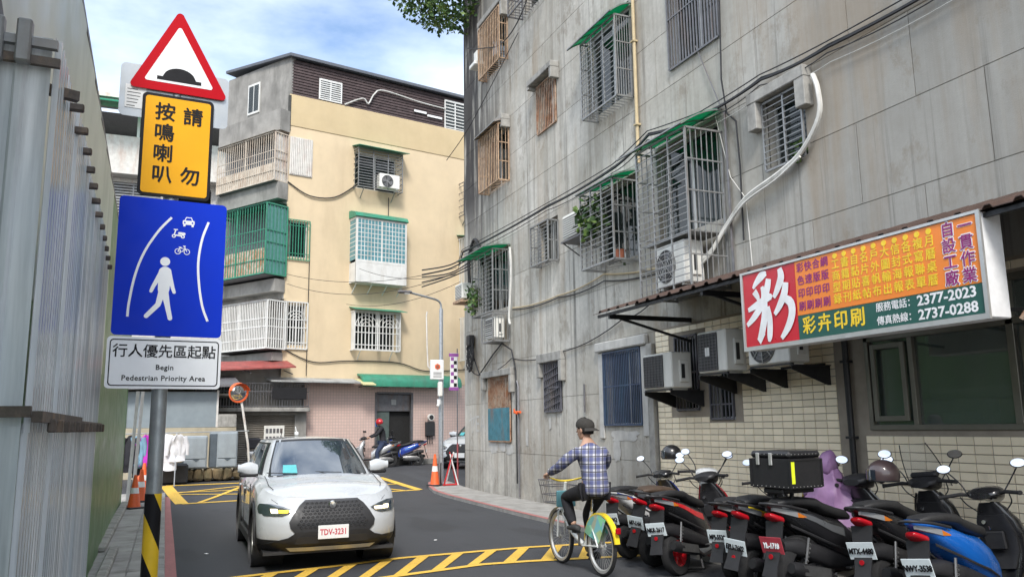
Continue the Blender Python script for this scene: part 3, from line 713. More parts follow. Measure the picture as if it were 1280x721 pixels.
def bracket(label, y0, y1, z, x0, x1=W - .02):
    t = thing('wall_bracket', label, 'bracket', (W, (y0 + y1) / 2, z), group='dark steel brackets under the shop air conditioners'); o = Matrix.Translation(-Vector(t.location))
    for y in (y0, y1):
        m = MB(o); m.add([(x0, y - .006, z), (x1, y - .006, z), (x1, y - .006, z - .24), (x1 - .05, y - .006, z - .24), (x0, y - .006, z - .05), (x0, y + .006, z), (x1, y + .006, z), (x1, y + .006, z - .24), (x1 - .05, y + .006, z - .24), (x0, y + .006, z - .05)],
                 [(0, 1, 2, 3, 4), (9, 8, 7, 6, 5), (0, 5, 6, 1), (1, 6, 7, 2), (2, 7, 8, 3), (3, 8, 9, 4), (4, 9, 5, 0)])
        m.box(x0, x1, y - .03, y + .03, z - .004, z + .006); obj('side_plate', m, 'black_metal', t)
    m = MB(o); m.box(x0, x0 + .04, y0, y1, z + .007, z + .03); obj('cross_bar', m, 'black_metal', t)
    m = MB(o); m.box(x1 - .1, x1 - .06, y0, y1, z + .007, z + .03); obj('cross_bar', m, 'black_metal', t)
ac_unit('leftmost outdoor unit on the tiled wall with a dark square grille', 10.42, 11.22, 2.21, 2.78, 6.98, 7.34, False)
ac_unit('middle outdoor unit on the tiled wall with a white badge on its grille', 9.02, 9.66, 2.37, 2.97, 6.92, 7.26, False, True)
ac_unit('outdoor unit with round fan tucked under the shop sign', 7.85, 8.62, 2.40, 2.98, 6.96, 7.28, True)
bracket('dark steel bracket under the leftmost shop air conditioner', 10.48, 11.2, 2.20, 6.98); bracket('dark steel bracket under the middle shop air conditioner', 9.05, 9.68, 2.36, 6.94); bracket('dark steel bracket under the air conditioner beside the sign', 7.85, 8.62, 2.39, 6.98)
ac_unit('big outdoor unit with oval fan inside the tall cage', 10.02, 10.8, 3.76, 4.44, 7.02, 7.38, True)
ac_unit('slatted outdoor unit in the low cage by the far corner', 18.26, 18.88, 3.79, 4.34, 7.22, 7.48, slats=True)
ac_unit('white outdoor unit on a shelf between the plant cage and the small dark cage', 13.72, 14.5, 5.38, 5.88, 7.24, 7.56, slats=True)
m = MB(); m.box(7.2, W, 13.7, 14.52, 5.33, 5.36); m.bar((7.22, 13.75, 5.33), (7.59, 13.75, 5.1), .02); m.bar((7.22, 14.45, 5.33), (7.59, 14.45, 5.1), .02); tag(obj('wall_shelf', m, 'steel_dark'), 'metal shelf under the white unit beside the plant cage', 'shelf')
ac_unit('small white unit sticking out at the far corner above the wire bundle', 20.3, 20.85, 5.05, 5.5, 7.1, 7.5, slats=True)
m = MB(); m.box(7.05, W, 20.25, 20.9, 4.98, 5.04); tag(obj('wall_shelf', m, 'rust_slat'), 'rusty shelf under the small corner unit', 'shelf')
m = MB(); m.rbox(W - .3, W - .01, 19.75, 20.2, 11.5, 11.62, .02); m.rbox(W - .22, W - .02, 19.8, 20.05, 11.62, 11.95, .02); tag(obj('lamp_box', m, 'ac_white'), 'small white box with slanted lid beside the topmost rusty cage', 'box')

# ---------------------------------------------------------------- awning and shop sign
aw = thing('awning', 'dark brown corrugated awning running above the shop front and sign', 'awning', (6.1, 11.1, 3.4))
oA = Matrix.Translation(-Vector(aw.location)); g = MB(oA); ya, yb = 11.12, 1.2; P = .27; pr = []
y = ya
while y > yb: pr += [(y, 0), (y - .17, 0), (y - .195, .032), (y - .245, .032)]; y -= P
for (a, za), (b, zb) in zip(pr, pr[1:]):
    for t0, t1 in ((0, .004),):
        g.add([(6.05, a, 3.385 + za), (6.05, b, 3.385 + zb), (W - .01, b, 3.86 + zb), (W - .01, a, 3.86 + za), (6.05, a, 3.393 + za), (6.05, b, 3.393 + zb), (W - .01, b, 3.868 + zb), (W - .01, a, 3.868 + za)], [(0, 1, 2, 3), (7, 6, 5, 4), (0, 4, 5, 1)])
obj('corrugated_sheet', g, 'brown_sheet', aw)
for x, z in ((6.12, 3.355), (6.8, 3.57), (7.5, 3.79)):
    g = MB(oA); g.bar((x, ya - .05, z), (x, yb, z), .04); obj('purlin', g, 'black_metal', aw)
for y in (10.75, 8.4, 6.0, 3.6):
    g = MB(oA); g.bar((6.12, y, 3.32), (W, y, 3.32), .05, .07); obj('beam', g, 'black_metal', aw)
    g = MB(oA); g.bar((6.3, y, 3.30), (W - .01, y, 2.98), .035); obj('strut', g, 'black_metal', aw)
mat('sign_red', (.55, .015, .03), .35, 0, .05, coord='pos'); mat('sign_orange', (.86, .24, .03), .35, 0, .05); mat('sign_green', (.02, .10, .08), .35, 0, .05)
mat('sign_yellow', (.90, .62, .03), .4); mat('sign_purple', (.28, .02, .16), .4); mat('sign_white', (.80, .80, .80), .4)
SX = 6.05; sg = thing('shop_sign', 'wide red, orange and green print shop sign hanging under the brown awning', 'shop sign', (SX, 6.0, 2.53)); oS = Matrix.Translation(-Vector(sg.location))
g = MB(oS); g.rbox(SX + .012, SX + .26, 4.50, 7.53, 2.51, 3.39, .01); obj('light_box', g, 'sign_white', sg)
def face(name, y0, y1, z0, z1, m, x=SX): g = MB(oS); g.box(x - .0, x + .012, y1, y0, z0, z1); return obj(name, g, m, sg)
face('red_panel', 7.50, 6.66, 2.55, 3.37, 'sign_red'); face('orange_panel', 6.655, 4.53, 2.80, 3.37, 'sign_orange'); face('green_panel', 6.655, 4.53, 2.55, 2.795, 'sign_green')
g = MB(oS)
for (a, b, c, d) in ((4.49, 7.54, 3.375, 3.40), (4.49, 7.54, 2.50, 2.545), (4.49, 4.525, 2.545, 3.375), (7.505, 7.54, 2.545, 3.375)): g.box(SX - .012, SX + .013, a, b, c, d)
obj('trim', g, 'alu', sg)
RS = (PI / 2, 0, -PI / 2)
def st(body, size, m, y, z, **k): return text('lettering', body, size, m, sg, (SX - .002 - SX, y - 6.0, z - 2.53), RS, **k)
# brush-written character: strokes of changing width
def brush(strokes, cy, cz, s, m):
    g = MB(oS)
    for st_ in strokes:
        pts = st_; L = []; Rr = []
        n = 14; P_ = []
        for i in range(n + 1):           # Catmull-Rom through the stroke points
            u = i / n * (len(pts) - 1); k = min(int(u), len(pts) - 2); f = u - k
            p0, p1, p2, p3 = pts[max(k - 1, 0)], pts[k], pts[k + 1], pts[min(k + 2, len(pts) - 1)]
            P_.append(tuple(.5 * ((2 * b) + (-a + c) * f + (2 * a - 5 * b + 4 * c - d) * f * f + (-a + 3 * b - 3 * c + d) * f ** 3) for a, b, c, d in zip(p0, p1, p2, p3)))
        for i, p in enumerate(P_):
            a = P_[max(i - 1, 0)]; b = P_[min(i + 1, n)]; dx, dy = b[0] - a[0], b[1] - a[1]; l = math.hypot(dx, dy) or 1
            nx, ny = -dy / l * p[2], dx / l * p[2]; L.append((p[0] + nx, p[1] + ny)); Rr.append((p[0] - nx, p[1] - ny))
        xk = SX - .004 - .0006 * len(g.f) / n; vs = [(xk, cy - q[0] * s, cz + q[1] * s) for q in L + Rr]; g.add(vs, [(i, i + 1, n + 2 + i, n + 1 + i) for i in range(n)])
    return obj('brush_character', g, m, sg)
brush([[(-.02, .44, .03), (-.12, .42, .06), (-.24, .34, .04), (-.30, .28, .02)], [(-.28, .24, .05), (-.22, .16, .04), (-.2, .1, .02)], [(-.12, .28, .03), (-.10, .2, .04), (-.12, .12, .03)],
       [(.02, .36, .05), (-.02, .24, .06), (-.12, .06, .055), (-.3, -.1, .05), (-.46, -.2, .03)], [(-.42, .0, .03), (-.2, .06, .05), (.0, .12, .05), (.06, .1, .03)],
       [(-.08, .06, .05), (-.1, -.12, .06), (-.16, -.3, .06), (-.22, -.42, .05)], [(-.24, -.44, .05), (-.12, -.34, .02)], [(-.02, .0, .03), (.0, -.18, .05), (-.02, -.38, .05), (-.04, -.46, .02)],
       [(.24, .46, .04), (.26, .34, .06), (.18, .2, .05), (.1, .1, .03)], [(.34, .26, .05), (.3, .12, .06), (.2, -.02, .05), (.1, -.12, .03)],
       [(.26, .08, .04), (.4, .0, .06), (.42, -.14, .06), (.34, -.3, .055), (.2, -.44, .03)]], 7.08, 2.96, .84, 'sign_white')
for i, col in enumerate(('彩色印刷', '快速印刷', '合版印刷', '網版印刷')):
    for j, ch in enumerate(col): st(ch, .105, 'sign_purple', 6.575 - i * .115, 3.29 - j * .135, off=.002)
for i, col in enumerate(('工商型錄', '書籍期刊', '自黏貼紙', '名片喜帖', '戶外帆布', '大圖輸出', '信封海報', '各式報表', '複寫聯單', '月曆桌曆')):
    y = 6.085 - i * .122
    g = MB(oS); g.cyl((SX - .002, y, 3.325), 'x', .028, .004, 14); obj('dot', g, 'sign_yellow', sg)
    for j, ch in enumerate(col): st(ch, .108, 'sign_yellow', y, 3.235 - j * .115, off=.0015)
for i, col in enumerate(('自設工廠', '一貫作業')):
    for j, ch in enumerate(col):
        st(ch, .146, 'sign_white', 4.80 - i * .165, 3.29 - j * .14, off=.007); text('lettering', ch, .135, 'sign_purple', sg, (-.0045, 4.80 - i * .165 - 6.0, 3.29 - j * .14 - 2.53), RS, off=.0022)
for i, ch in enumerate('彩卉印刷'): st(ch, .19, 'sign_yellow', 6.50 - i * .215, 2.672, off=.004)
st('服務電話：', .088, 'sign_white', 5.41, 2.735, off=.001); st('傳真熱線：', .088, 'sign_white', 5.41, 2.61, off=.001)
st('2377-2023', .125, 'sign_white', 4.88, 2.735, off=.003, sx=1.08); st('2737-0288', .125, 'sign_white', 4.88, 2.61, off=.003, sx=1.08)
g = MB(); g.bar((6.35, 4.45, 2.5), (6.6, 3.9, 3.35), .035); tag(obj('sign_stay', g, 'rust'), 'rusty diagonal stay at the near end of the shop sign', 'stay')
for y in (7.3, 6.0, 4.7): 
    g = MB(); g.bar((6.2, y, 3.39), (6.2, y, 3.45), .03); g.bar((6.3, y, 2.6), (W, y, 2.7), .03); g.M = oS; g.v = [oS @ v for v in g.v]; obj('hanger_arm', g, 'black_metal', sg)

# ---------------------------------------------------------------- cables and conduits on the grey building
def sag(a, b, s, n=14):
    a = Vector(a); b = Vector(b); return [a.lerp(b, i / n) - Vector((0, 0, s * 4 * (i / n) * (1 - i / n))) for i in range(n + 1)]
def cable(label, pts, r=.012, m='cable', name='cable', cat='cable'):
    g = MB(); g.tube(pts, r, 6); return tag(obj(name, g, m, sm=50), label, cat)
def multi(pts, s, off):
    out = []
    for p, q in zip(pts, pts[1:]): out += [v + Vector(off) for v in sag(p, q, s, 6)[:-1]]
    return out + [Vector(pts[-1]) + Vector(off)]
route = [(W - .06, 1.5, 6.36), (W - .06, 5.2, 6.37), (W - .06, 7.41, 6.41), (W - .12, 8.62, 6.46), (W - .07, 10.12, 6.47), (W - .35, 11.2, 6.50), (W - .4, 12.31, 6.25), (W - .3, 15.3, 6.32), (W - .5, 20.22, 6.3), (W - .2, 21.4, 6.2)]
labs = ['thickest black cable of the bundle sagging along the grey facade', 'upper thin cable of the facade bundle', 'lowest cable of the facade bundle, drooping between fixings', 'middle cable of the facade bundle']
for i, (dx, dz, r, s) in enumerate(((0, 0, .022, .03), (-.02, .07, .010, .01), (-.03, -.09, .009, .07), (.01, .035, .014, .045))): cable(labs[i], multi(route, s, (dx, 0, dz)), r)
cable('pale thin cable running under the bundle on the facade', multi([(x, y, z - .2) for x, y, z in route[:5]], .05, (.02, 0, 0)), .006, 'conduit_white')
r2 = [(W - .04, 8.9, 4.1), (W - .04, 11.4, 4.15), (W - .05, 12.33, 4.41), (W - .05, 15.41, 4.48), (W - .05, 18.05, 4.05), (W - .05, 21.3, 3.5)]
cable('tan cable crossing the wall under the plant cage', multi([(W - .05, 11.2, 4.30), (W - .05, 13.4, 4.53), (W - .05, 15.4, 4.42), (W - .05, 17.9, 4.5)], .05, (0, 0, 0)), .016, 'conduit_tan')
cable('dark cable beside the tan one under the plant cage', multi([(W - .05, 11.2, 4.22), (W - .05, 13.4, 4.40), (W - .05, 15.4, 4.38), (W - .05, 17.9, 4.46)], .06, (0, 0, 0)), .014)
cable('black cable drooping above the ground floor windows', multi([(W - .05, 11.47, 3.9), (W - .05, 12.8, 3.58), (W - .05, 15.47, 3.22), (W - .05, 18, 3.3), (W - .05, 20.0, 3.05), (W - .05, 21.0, 3.3)], .1, (0, 0, 0)), .012)
cable('black cable arching over the ground floor grille at the corner', [(W - .05, 17.75, .4), (W - .05, 17.75, 3.0), (W - .05, 18.0, 3.5), (W - .05, 18.6, 3.72), (W - .05, 19.2, 3.5), (W - .05, 20.2, 3.05), (W - .05, 20.7, 3.6), (W - .05, 20.6, 4.1)], .018)
cable('black wire hanging from the dark upper window grille', [(W - .04, 9.54, 9.6), (W - .06, 9.50, 8.17), (W - .05, 9.58, 6.87), (W - .05, 9.5, 6.3), (W - .05, 9.30, 6.1), (W - .04, 9.28, 5.4), (W - .04, 9.3, 4.3)], .014)
cable('slanting rod from the upper grille down to the cable bundle', [(W - .03, 10.2, 7.7), (W - .04, 9.62, 6.4)], .010, 'steel_dark', 'rod', 'rod')
cable('thin white wire hanging below the bundle near the tall cage', [(W - .04, 9.8, 6.4), (W - .05, 9.5, 5.3), (W - .04, 9.2, 4.9), (W - .04, 9.15, 3.9)], .006, 'conduit_white')
cable('dark vertical pipe at the near edge of the tall cage', [(W - .05, 9.55, 3.8), (W - .05, 9.55, 6.35)], .022, 'steel_dark', 'conduit', 'pipe')
cond = [(W - .08, 7.69, 6.15), (W - .1, 7.60, 5.9), (W - .1, 7.62, 5.55), (W - .1, 7.96, 5.2), (W - .1, 8.43, 5.03), (W - .1, 9.11, 4.88), (W - .1, 9.6, 4.58), (W - .2, 9.85, 4.25), (W - .3, 10.05, 4.1)]
def spl(pts, n=5):
    o = []
    for k in range(len(pts) - 1):
        p0, p1, p2, p3 = [Vector(pts[min(max(k + d, 0), len(pts) - 1)]) for d in (-1, 0, 1, 2)]
        for i in range(n):
            f = i / n; o.append(.5 * ((2 * p1) + (p2 - p0) * f + (2 * p0 - 5 * p1 + 4 * p2 - p3) * f * f + (3 * p1 - p0 - 3 * p2 + p3) * f ** 3))
    return o + [Vector(pts[-1])]
cable('thick white wrapped hose curving from the barred window to the tall cage', spl(cond), .034, 'conduit_white', 'hose', 'hose')
cable('second thinner white hose following the thick one', [p + Vector((-.02, .02, -.07)) for p in spl(cond[3:])], .02, 'conduit_white', 'hose', 'hose')
cable('pale wrapped pipe beside the corner cage', spl([(W - .08, 17.95, 6.0), (W - .1, 17.85, 5.5), (W - .1, 17.9, 4.9), (W - .1, 18.0, 4.3), (W - .12, 17.9, 4.1)]), .03, 'conduit_white', 'hose', 'hose')
cable('loop of black cable below the top cages at the corner', spl([(W - .1, 15.2, 13.2), (W - .15, 16.6, 11.7), (W - .2, 17.9, 11.3), (W - .3, 19.2, 11.7), (W - .3, 20.3, 12.2)]), .014)
cable('thin stay wire across the mouldy corner', spl([(W - .05, 17.3, 11.3), (W - .3, 20, 9.9), (W - .5, 21.6, 9.3)]), .010)
random.seed(11)
def tangle(label, cy, cz, ry, rz, n, cx=W - .12):
    t = thing('cable_tangle', label, 'cable tangle', (cx, cy, cz)); 
    for k in range(n):
        g = MB(); a0 = random.uniform(0, 6.28); pts = []
        e1, e2 = random.uniform(.3, 1), random.uniform(.5, 1); ox = random.uniform(-.3, .3) * ry; oz = random.uniform(-.5, .5) * rz
        for i in range(19): a = a0 + i * 6.28 / 16; pts.append((random.uniform(-.04, .04), ox + ry * e1 * .6 * math.cos(a) + random.uniform(-.02, .02), oz + rz * e2 * .6 * math.sin(a)))
        g.tube(pts, .013, 5); obj('cable_loop', g, 'cable', t, sm=50)
    g = MB(); g.rbox(-.08, .08, -.12, .12, rz * .5, rz * .95, .02); obj('splice_box', g, 'black_plastic', t); return t
tangle('messy bundle of black cables and splice box hanging at the corner above the lamp pole', 20.7, 3.55, .35, .62, 9)
g = MB()
g.tube(spl([(W - .06, 20.9, 5.6), (W - .06, 20.95, 6.3), (W - .06, 20.5, 6.75), (W - .06, 20.0, 6.3), (W - .06, 19.95, 5.9)]), .045, 8); tag(obj('cable_loop', g, 'cable', sm=50), 'thick black looped conduit high on the mouldy corner', 'cable')
# wires over the street towards the yellow building
for i, (a, b, s_) in enumerate((((7.3, 21.3, 6.1), (3.78, 30.0, 7.25), .35), ((7.3, 21.3, 5.95), (3.78, 30.0, 6.9), .5), ((7.3, 21.2, 5.9), (6.4, 29.9, 7.6), .25), ((7.4, 21.3, 5.7), (5.9, 29.7, 6.2), .3))):
    cable(['upper overhead wire from the corner to the yellow building', 'lower overhead wire from the corner to the yellow building', 'overhead wire crossing in front of the bay window', 'overhead wire passing below the bay window'][i], sag(a, b, s_), .008)
for i in range(5):
    g = MB(); z = 5.75 + i * .1; g.tube(spl([(W - .15, 20.4, z + .2), (W - .5, 21.3, z + random.uniform(-.05, .1)), (W - 1.1, 22.0, z - .05 + random.uniform(-.1, .1))]), .02, 6)
    tag(obj('cable_end', g, 'cable', sm=50), ['lowest', 'second lowest', 'middle', 'second highest', 'highest'][i] + ' of the five black cable strands reaching out from the grey building corner', 'cable', 'cable strands reaching out from the building corner')

# ---------------------------------------------------------------- plants in cages and on the roof corner
def leafy(name, label, c, r, n, m='foliage', size=.08, parent=None, cat='plant', stems=None, seed=1, droop=.3, pot=None, group=None, m2=None):
    random.seed(seed); t = thing(name, label, cat, c, group=group)
    if stems:
        g = MB()
        for p in stems: g.tube(p[0], p[1], 6)
        obj('stem', g, 'bark', t)
    if pot: g = MB(); g.lathe((0, 0, 0), 'z', [(0, pot * .7), (0, pot * .75), (pot * 1.4, pot), (pot * 1.45, pot * 1.1), (pot * 1.6, pot * 1.1), (pot * 1.6, pot * .85), (pot * 1.3, .001)], 14); obj('pot', g, 'terracotta', t)
    gs = [MB(), MB()]
    for i in range(n):
        d = Vector((random.gauss(0, 1), random.gauss(0, 1), random.gauss(0, 1))); d = d.normalized() * random.uniform(.35, 1) ** .6
        clump = noise.noise(d * 2.1 + Vector((seed, 0, 0)))
        if clump < -.05 and random.random() < .9: continue
        p = Vector((d.x * r[0], d.y * r[1], d.z * r[2])); a = random.uniform(0, 6.28); s_ = size * random.uniform(.6, 1.3)
        e = Vector((math.cos(a), math.sin(a), random.uniform(-1, .4) * (1 + droop))).normalized(); q = e.cross(Vector((random.gauss(0, 1), random.gauss(0, 1), random.gauss(0, 1)))).normalized() * s_ * .33
        g = gs[random.random() < .3]; g.add([p, p + e * s_ * .5 + q, p + e * s_, p + e * s_ * .5 - q], [(0, 1, 2, 3)])
    obj('leaves', gs[0], m, t, kind='stuff'); obj('pale_leaves', gs[1], m2 or 'leaf_light', t, kind='stuff'); return t
leafy('potted_plant', 'trailing spiky plant growing through the green canopied cage', (7.15, 13.1, 5.55), (.2, .5, .42), 420, size=.15, seed=3)
leafy('potted_plant', 'leafy plant hanging in the far corner cage', (7.1, 19.45, 4.95), (.16, .35, .42), 260, size=.12, seed=4)
leafy('potted_plant', 'small green plant behind the horizontal window bars', (W + .04, 8.15, 5.3), (.05, .2, .2), 130, size=.09, seed=5)
leafy('potted_plant', 'terracotta pot with sparse plant on the cage floor', (7.3, 12.35, 4.60), (.1, .12, .12), 10, size=.08, pot=.1, seed=6)
leafy('rooftop_tree', 'leafy branches overhanging the far top corner of the grey building', (7.0, 20.9, 14.5), (1.9, 1.5, 1.5), 6500, size=.15, seed=8, cat='tree', droop=.6,
      stems=[([(2.2, .3, -.5), (.6, 0, -.3), (-.8, -.2, -.2), (-2.0, -.3, -.5)], [.06, .05, .03, .015]), ([(.6, 0, -.3), (-.3, .6, .3), (-1.2, .9, .5)], [.04, .03, .015]), ([(-.2, -.1, -.3), (-.6, .3, -.9), (-.9, .5, -1.3)], [.03, .02, .01])])
# ================================================================ SIGN POST
def sz(x, z): return (x * 1.12, 1.7 + 1.12 * (z - 1.7))      # plate plane at y = 4.93
PY = 4.93; PX0 = -.036
mat('sign_back', (.42, .44, .45), .4, .6, .08, 6); mat('sign_blue', (.001, .034, .56), .45, 0, .04, 3, spec=.15); mat('sign_film', (.90, .92, .93), .4, 0, .04, 8)
mat('sign_amber', (.88, .42, .01), .45, 0, .04, 5, spec=.2); mat('sign_redf', (.50, .002, .010), .45, 0, .04, spec=.12); mat('ink', (.012, .012, .014), .5, spec=.2)
mat('stripe_yellow', (.85, .55, .02), .45, 0, .08, 8); mat('post_grey', (.36, .39, .40), .45, .6, .22, 9, .2, 30)
sp = thing('sign_post', 'galvanised traffic sign post with four stacked sign plates and striped foot on the left pavement', 'sign post', (PX0, PY, .12), math.radians(4.4))
def sl(x, z): p = sz(x, z); return (p[0] - PX0, p[1] - .12)   # local plate coordinates
g = MB(); g.tube([(0, .06, 0), (0, .06, 4.02 - .12)], .0415, 24); g.tube([(0, .06, 3.88), (0, .06, 3.9)], .044, 24); obj('pole', g, 'post_grey', sp, sm=40)
def helix():
    out = []
    for s in range(2):
        g = MB(); n = 24; H0, H1 = 0.02, 1.245; pitch_ = .42; rr = .0432 + .0004 * s
        for i in range(60):
            for k in range(n):
                a0, a1 = 2 * PI * k / n, 2 * PI * (k + 1) / n; z0 = H0 + (H1 - H0) * i / 60; z1 = H0 + (H1 - H0) * (i + 1) / 60
                ph = ((z0 + z1) / 2 / pitch_ - (a0 + a1) / 2 / (2 * PI) * .55 * 2) % 1
                if (ph < .5) == (s == 0): g.add([(rr * math.cos(a0), rr * math.sin(a0), z0), (rr * math.cos(a1), rr * math.sin(a1), z0), (rr * math.cos(a1), rr * math.sin(a1), z1), (rr * math.cos(a0), rr * math.sin(a0), z1)], [(0, 1, 2, 3)])
        o = obj('stripe_band', g, ('ink', 'stripe_yellow')[s], sp, sm=40, loc=(0, .06, 0)); out.append(o)
def striped():
    # smooth slanted bands: geometry cut along the slant
    n = 24; H0, H1 = .02, 1.245; hgt = .205; sl_ = .10
    for b in range(-1, 8):
        g = MB(); cnt = 0
        for k in range(n):
            a0, a1 = 2 * PI * k / n, 2 * PI * (k + 1) / n
            def lo(a): return H1 - (b + 1) * hgt - sl_ * math.cos(a) * 1.0
            q = [(a0, max(H0, min(H1, lo(a0)))), (a1, max(H0, min(H1, lo(a1)))), (a1, max(H0, min(H1, lo(a1) + hgt))), (a0, max(H0, min(H1, lo(a0) + hgt)))]
            if q[3][1] - q[0][1] < 1e-4 and q[2][1] - q[1][1] < 1e-4: continue
            g.add([(.0435 * math.cos(a), .0435 * math.sin(a), z) for a, z in q], [(0, 1, 2, 3)]); cnt += 1
        if cnt: obj('stripe_band', g, ('ink', 'stripe_yellow')[b % 2], sp, sm=60, loc=(0, .06, 0))
striped()
def rrect(cx, cz, hw, hh, r, n=6):
    o = []
    for (sx, s_, a) in ((1, 1, 0), (-1, 1, 1), (-1, -1, 2), (1, -1, 3)):
        for i in range(n + 1): t = (a + i / n) * PI / 2; o.append((cx + sx * (hw - r) + r * math.cos(t), cz + s_ * (hh - r) + r * math.sin(t)))
    return o
def plate(name, poly, y, m, parent, th=.003, **k): g = MB(); g.prism(poly, 'y', y, y + th); return obj(name, g, m, parent, **k)
def ring(name, outer, inner, y, m, parent, th=.0006):
    g = MB(); n = len(outer); vs = [(p[0], y, p[1]) for p in outer] + [(p[0], y, p[1]) for p in inner]
    g.add(vs, [(i, (i + 1) % n, n + (i + 1) % n, n + i) for i in range(n)]); return obj(name, g, m, parent)
c1 = sl(-.022, 3.66); 
# rear plate (back of a sign facing the other way)
x0, z0 = sl(-.305, 3.29); x1, z1 = sl(.225, 3.575)
pb = plate('sign_plate', rrect((x0 + x1) / 2, (z0 + z1) / 2, (x1 - x0) / 2, (z1 - z0) / 2, .03), .025, 'sign_back', sp, label='grey unpainted back of a sign turned the other way, top of the post')
g = MB(); g.box(x0 + .03, x0 + .14, .0215, .0245, z0 + .05, z0 + .19); obj('sticker', g, 'white', pb)
tx = text('lettering', '一二三\n四五六', .02, 'ink', pb, (0, 0, 0)); bpy.data.objects.remove(tx)
g = MB()
for i in range(6): g.box(x0 + .04, x0 + .04 + random.uniform(.04, .08), .0205, .0214, z0 + .06 + i * .02, z0 + .064 + i * .02)
obj('fine_print', g, 'ac_dark', pb, kind='stuff')
# triangle
def tri(s, r, c=(0, 0)):
    P_ = [sl(-.04, 3.915), sl(-.27, 3.445), sl(.222, 3.445)]; cx = sum(p[0] for p in P_) / 3; cz = sum(p[1] for p in P_) / 3; out = []
    P_ = [(cx + (p[0] - cx) * s, cz + (p[1] - cz) * s) for p in P_]
    for i in range(3):
        a, b, d = Vector(P_[i - 1]), Vector(P_[i]), Vector(P_[(i + 1) % 3]); u = (a - b).normalized(); v = (d - b).normalized()
        h = u.angle(v) / 2; t = r / math.tan(h); cc = b + (u + v).normalized() * (r / math.sin(h)); p = b + u * t; q = b + v * t
        a0 = math.atan2(p.y - cc.y, p.x - cc.x); a1 = math.atan2(q.y - cc.y, q.x - cc.x)
        da = (a1 - a0 + PI) % (2 * PI) - PI
        out += [(cc.x + r * math.cos(a0 + da * k / 6), cc.y + r * math.sin(a0 + da * k / 6)) for k in range(7)]
    return out
pt = plate('sign_plate', tri(1, .022), .008, 'sign_redf', sp, label='red bordered white triangle warning of a road hump')
plate('triangle_field', tri(.70, .012), .0068, 'sign_film', pt, .0008)
bx0, bz0 = sl(-.135, 3.545); bx1, bz1 = sl(.082, 3.50)
cxm = (bx0 + bx1) / 2; hump = [(bx0, bz0 - .028), (bx1, bz1 - .028 + .05)]
w_ = bx1 - bx0; hb = sl(0, 3.505)[1]
hp = [(bx0, hb), (bx1, hb), (bx1, hb + .022), (bx1 - .03, hb + .022)] + [(cxm + w_ * .36 * math.cos(a), hb + .022 + .062 * math.sin(a)) for a in [PI * i / 12 for i in range(1, 12)]] + [(bx0 + .03, hb + .022), (bx0, hb + .022)]
plate('hump_symbol', hp, .0055, 'ink', pt, .0008)
# yellow plate
x0, z0 = sl(-.196, 2.880); x1, z1 = sl(.152, 3.428); cx, cz, hw, hh = (x0 + x1) / 2, (z0 + z1) / 2, (x1 - x0) / 2, (z1 - z0) / 2
py = plate('sign_plate', rrect(cx, cz, hw, hh, .028), .012, 'ink', sp, label='yellow plate with black border and six black characters')
plate('yellow_field', rrect(cx, cz, hw - .017, hh - .017, .018), .0108, 'sign_amber', py, .0008)
def tcol(s_, x, ztop, dz, size, par, y=.0098, m='ink', off=.0022):
    for i, ch in enumerate(s_): text('lettering', ch, size, m, par, (x, y, ztop - i * dz), (PI / 2, 0, 0), off=off)
tcol('按鳴喇叭', cx - hw * .36, cz + hh * .63, .125, .112, py); 
for ch, fz_ in (('請', .60), ('勿', -.58)): text('lettering', ch, .112, 'ink', py, (cx + hw * .42, .0098, cz + hh * fz_), (PI / 2, 0, 0), off=.0022)
# blue plate
x0, z0 = sl(-.270, 2.165); x1, z1 = sl(.240, 2.865); cx, cz, hw, hh = (x0 + x1) / 2, (z0 + z1) / 2, (x1 - x0) / 2, (z1 - z0) / 2
pbu = plate('sign_plate', rrect(cx, cz, hw, hh, .025), .004, 'sign_blue', sp, label='large blue plate with white walking figure and curved lane lines')
Y3 = .0030
def B(u, v): return (cx + hw * u, cz + hh * v)      # u,v in -1..1 on the plate
def curve_strip(name, pts, wd, par):
    P_ = [Vector((p[0], 0, p[1])) for p in pts]; P_ = spl(P_, 6); g = MB(); vs = []
    for i, p in enumerate(P_):
        d = (P_[min(i + 1, len(P_) - 1)] - P_[max(i - 1, 0)]).normalized(); q = Vector((-d.z, 0, d.x)) * wd / 2; vs += [(p.x + q.x, Y3, p.z + q.z), (p.x - q.x, Y3, p.z - q.z)]
    g.add(vs, [(2 * i, 2 * i + 1, 2 * i + 3, 2 * i + 2) for i in range(len(P_) - 1)]); return obj(name, g, 'sign_film', par)
curve_strip('lane_line', [B(-.04, .74), B(-.27, .52), B(-.50, .20), B(-.64, -.14), B(-.715, -.52), B(-.73, -.74)], .013, pbu)
curve_strip('lane_line', [B(.66, .72), B(.55, .45), B(.50, .10), B(.54, -.25), B(.62, -.55), B(.73, -.76)], .013, pbu)
def flat(name, polys, par, y=Y3, m='sign_film'):
    for p in polys: g = MB(); g.add([(a, y, b) for a, b in p], [tuple(range(len(p)))]); o = obj(name, g, m, par)
def capsule(a, b, ra, rb, n=8):
    a = Vector(a); b = Vector(b); d = (b - a).normalized(); t0 = math.atan2(d.y, d.x); o = []
    for i in range(n + 1): t = t0 + PI / 2 + PI * i / n; o.append((a.x + ra * math.cos(t), a.y + ra * math.sin(t)))
    for i in range(n + 1): t = t0 - PI / 2 + PI * i / n; o.append((b.x + rb * math.cos(t), b.y + rb * math.sin(t)))
    return o
def circ(c, r, n=20): return [(c[0] + r * math.cos(2 * PI * i / n), c[1] + r * math.sin(2 * PI * i / n)) for i in range(n)]
g = MB(); yk = Y3
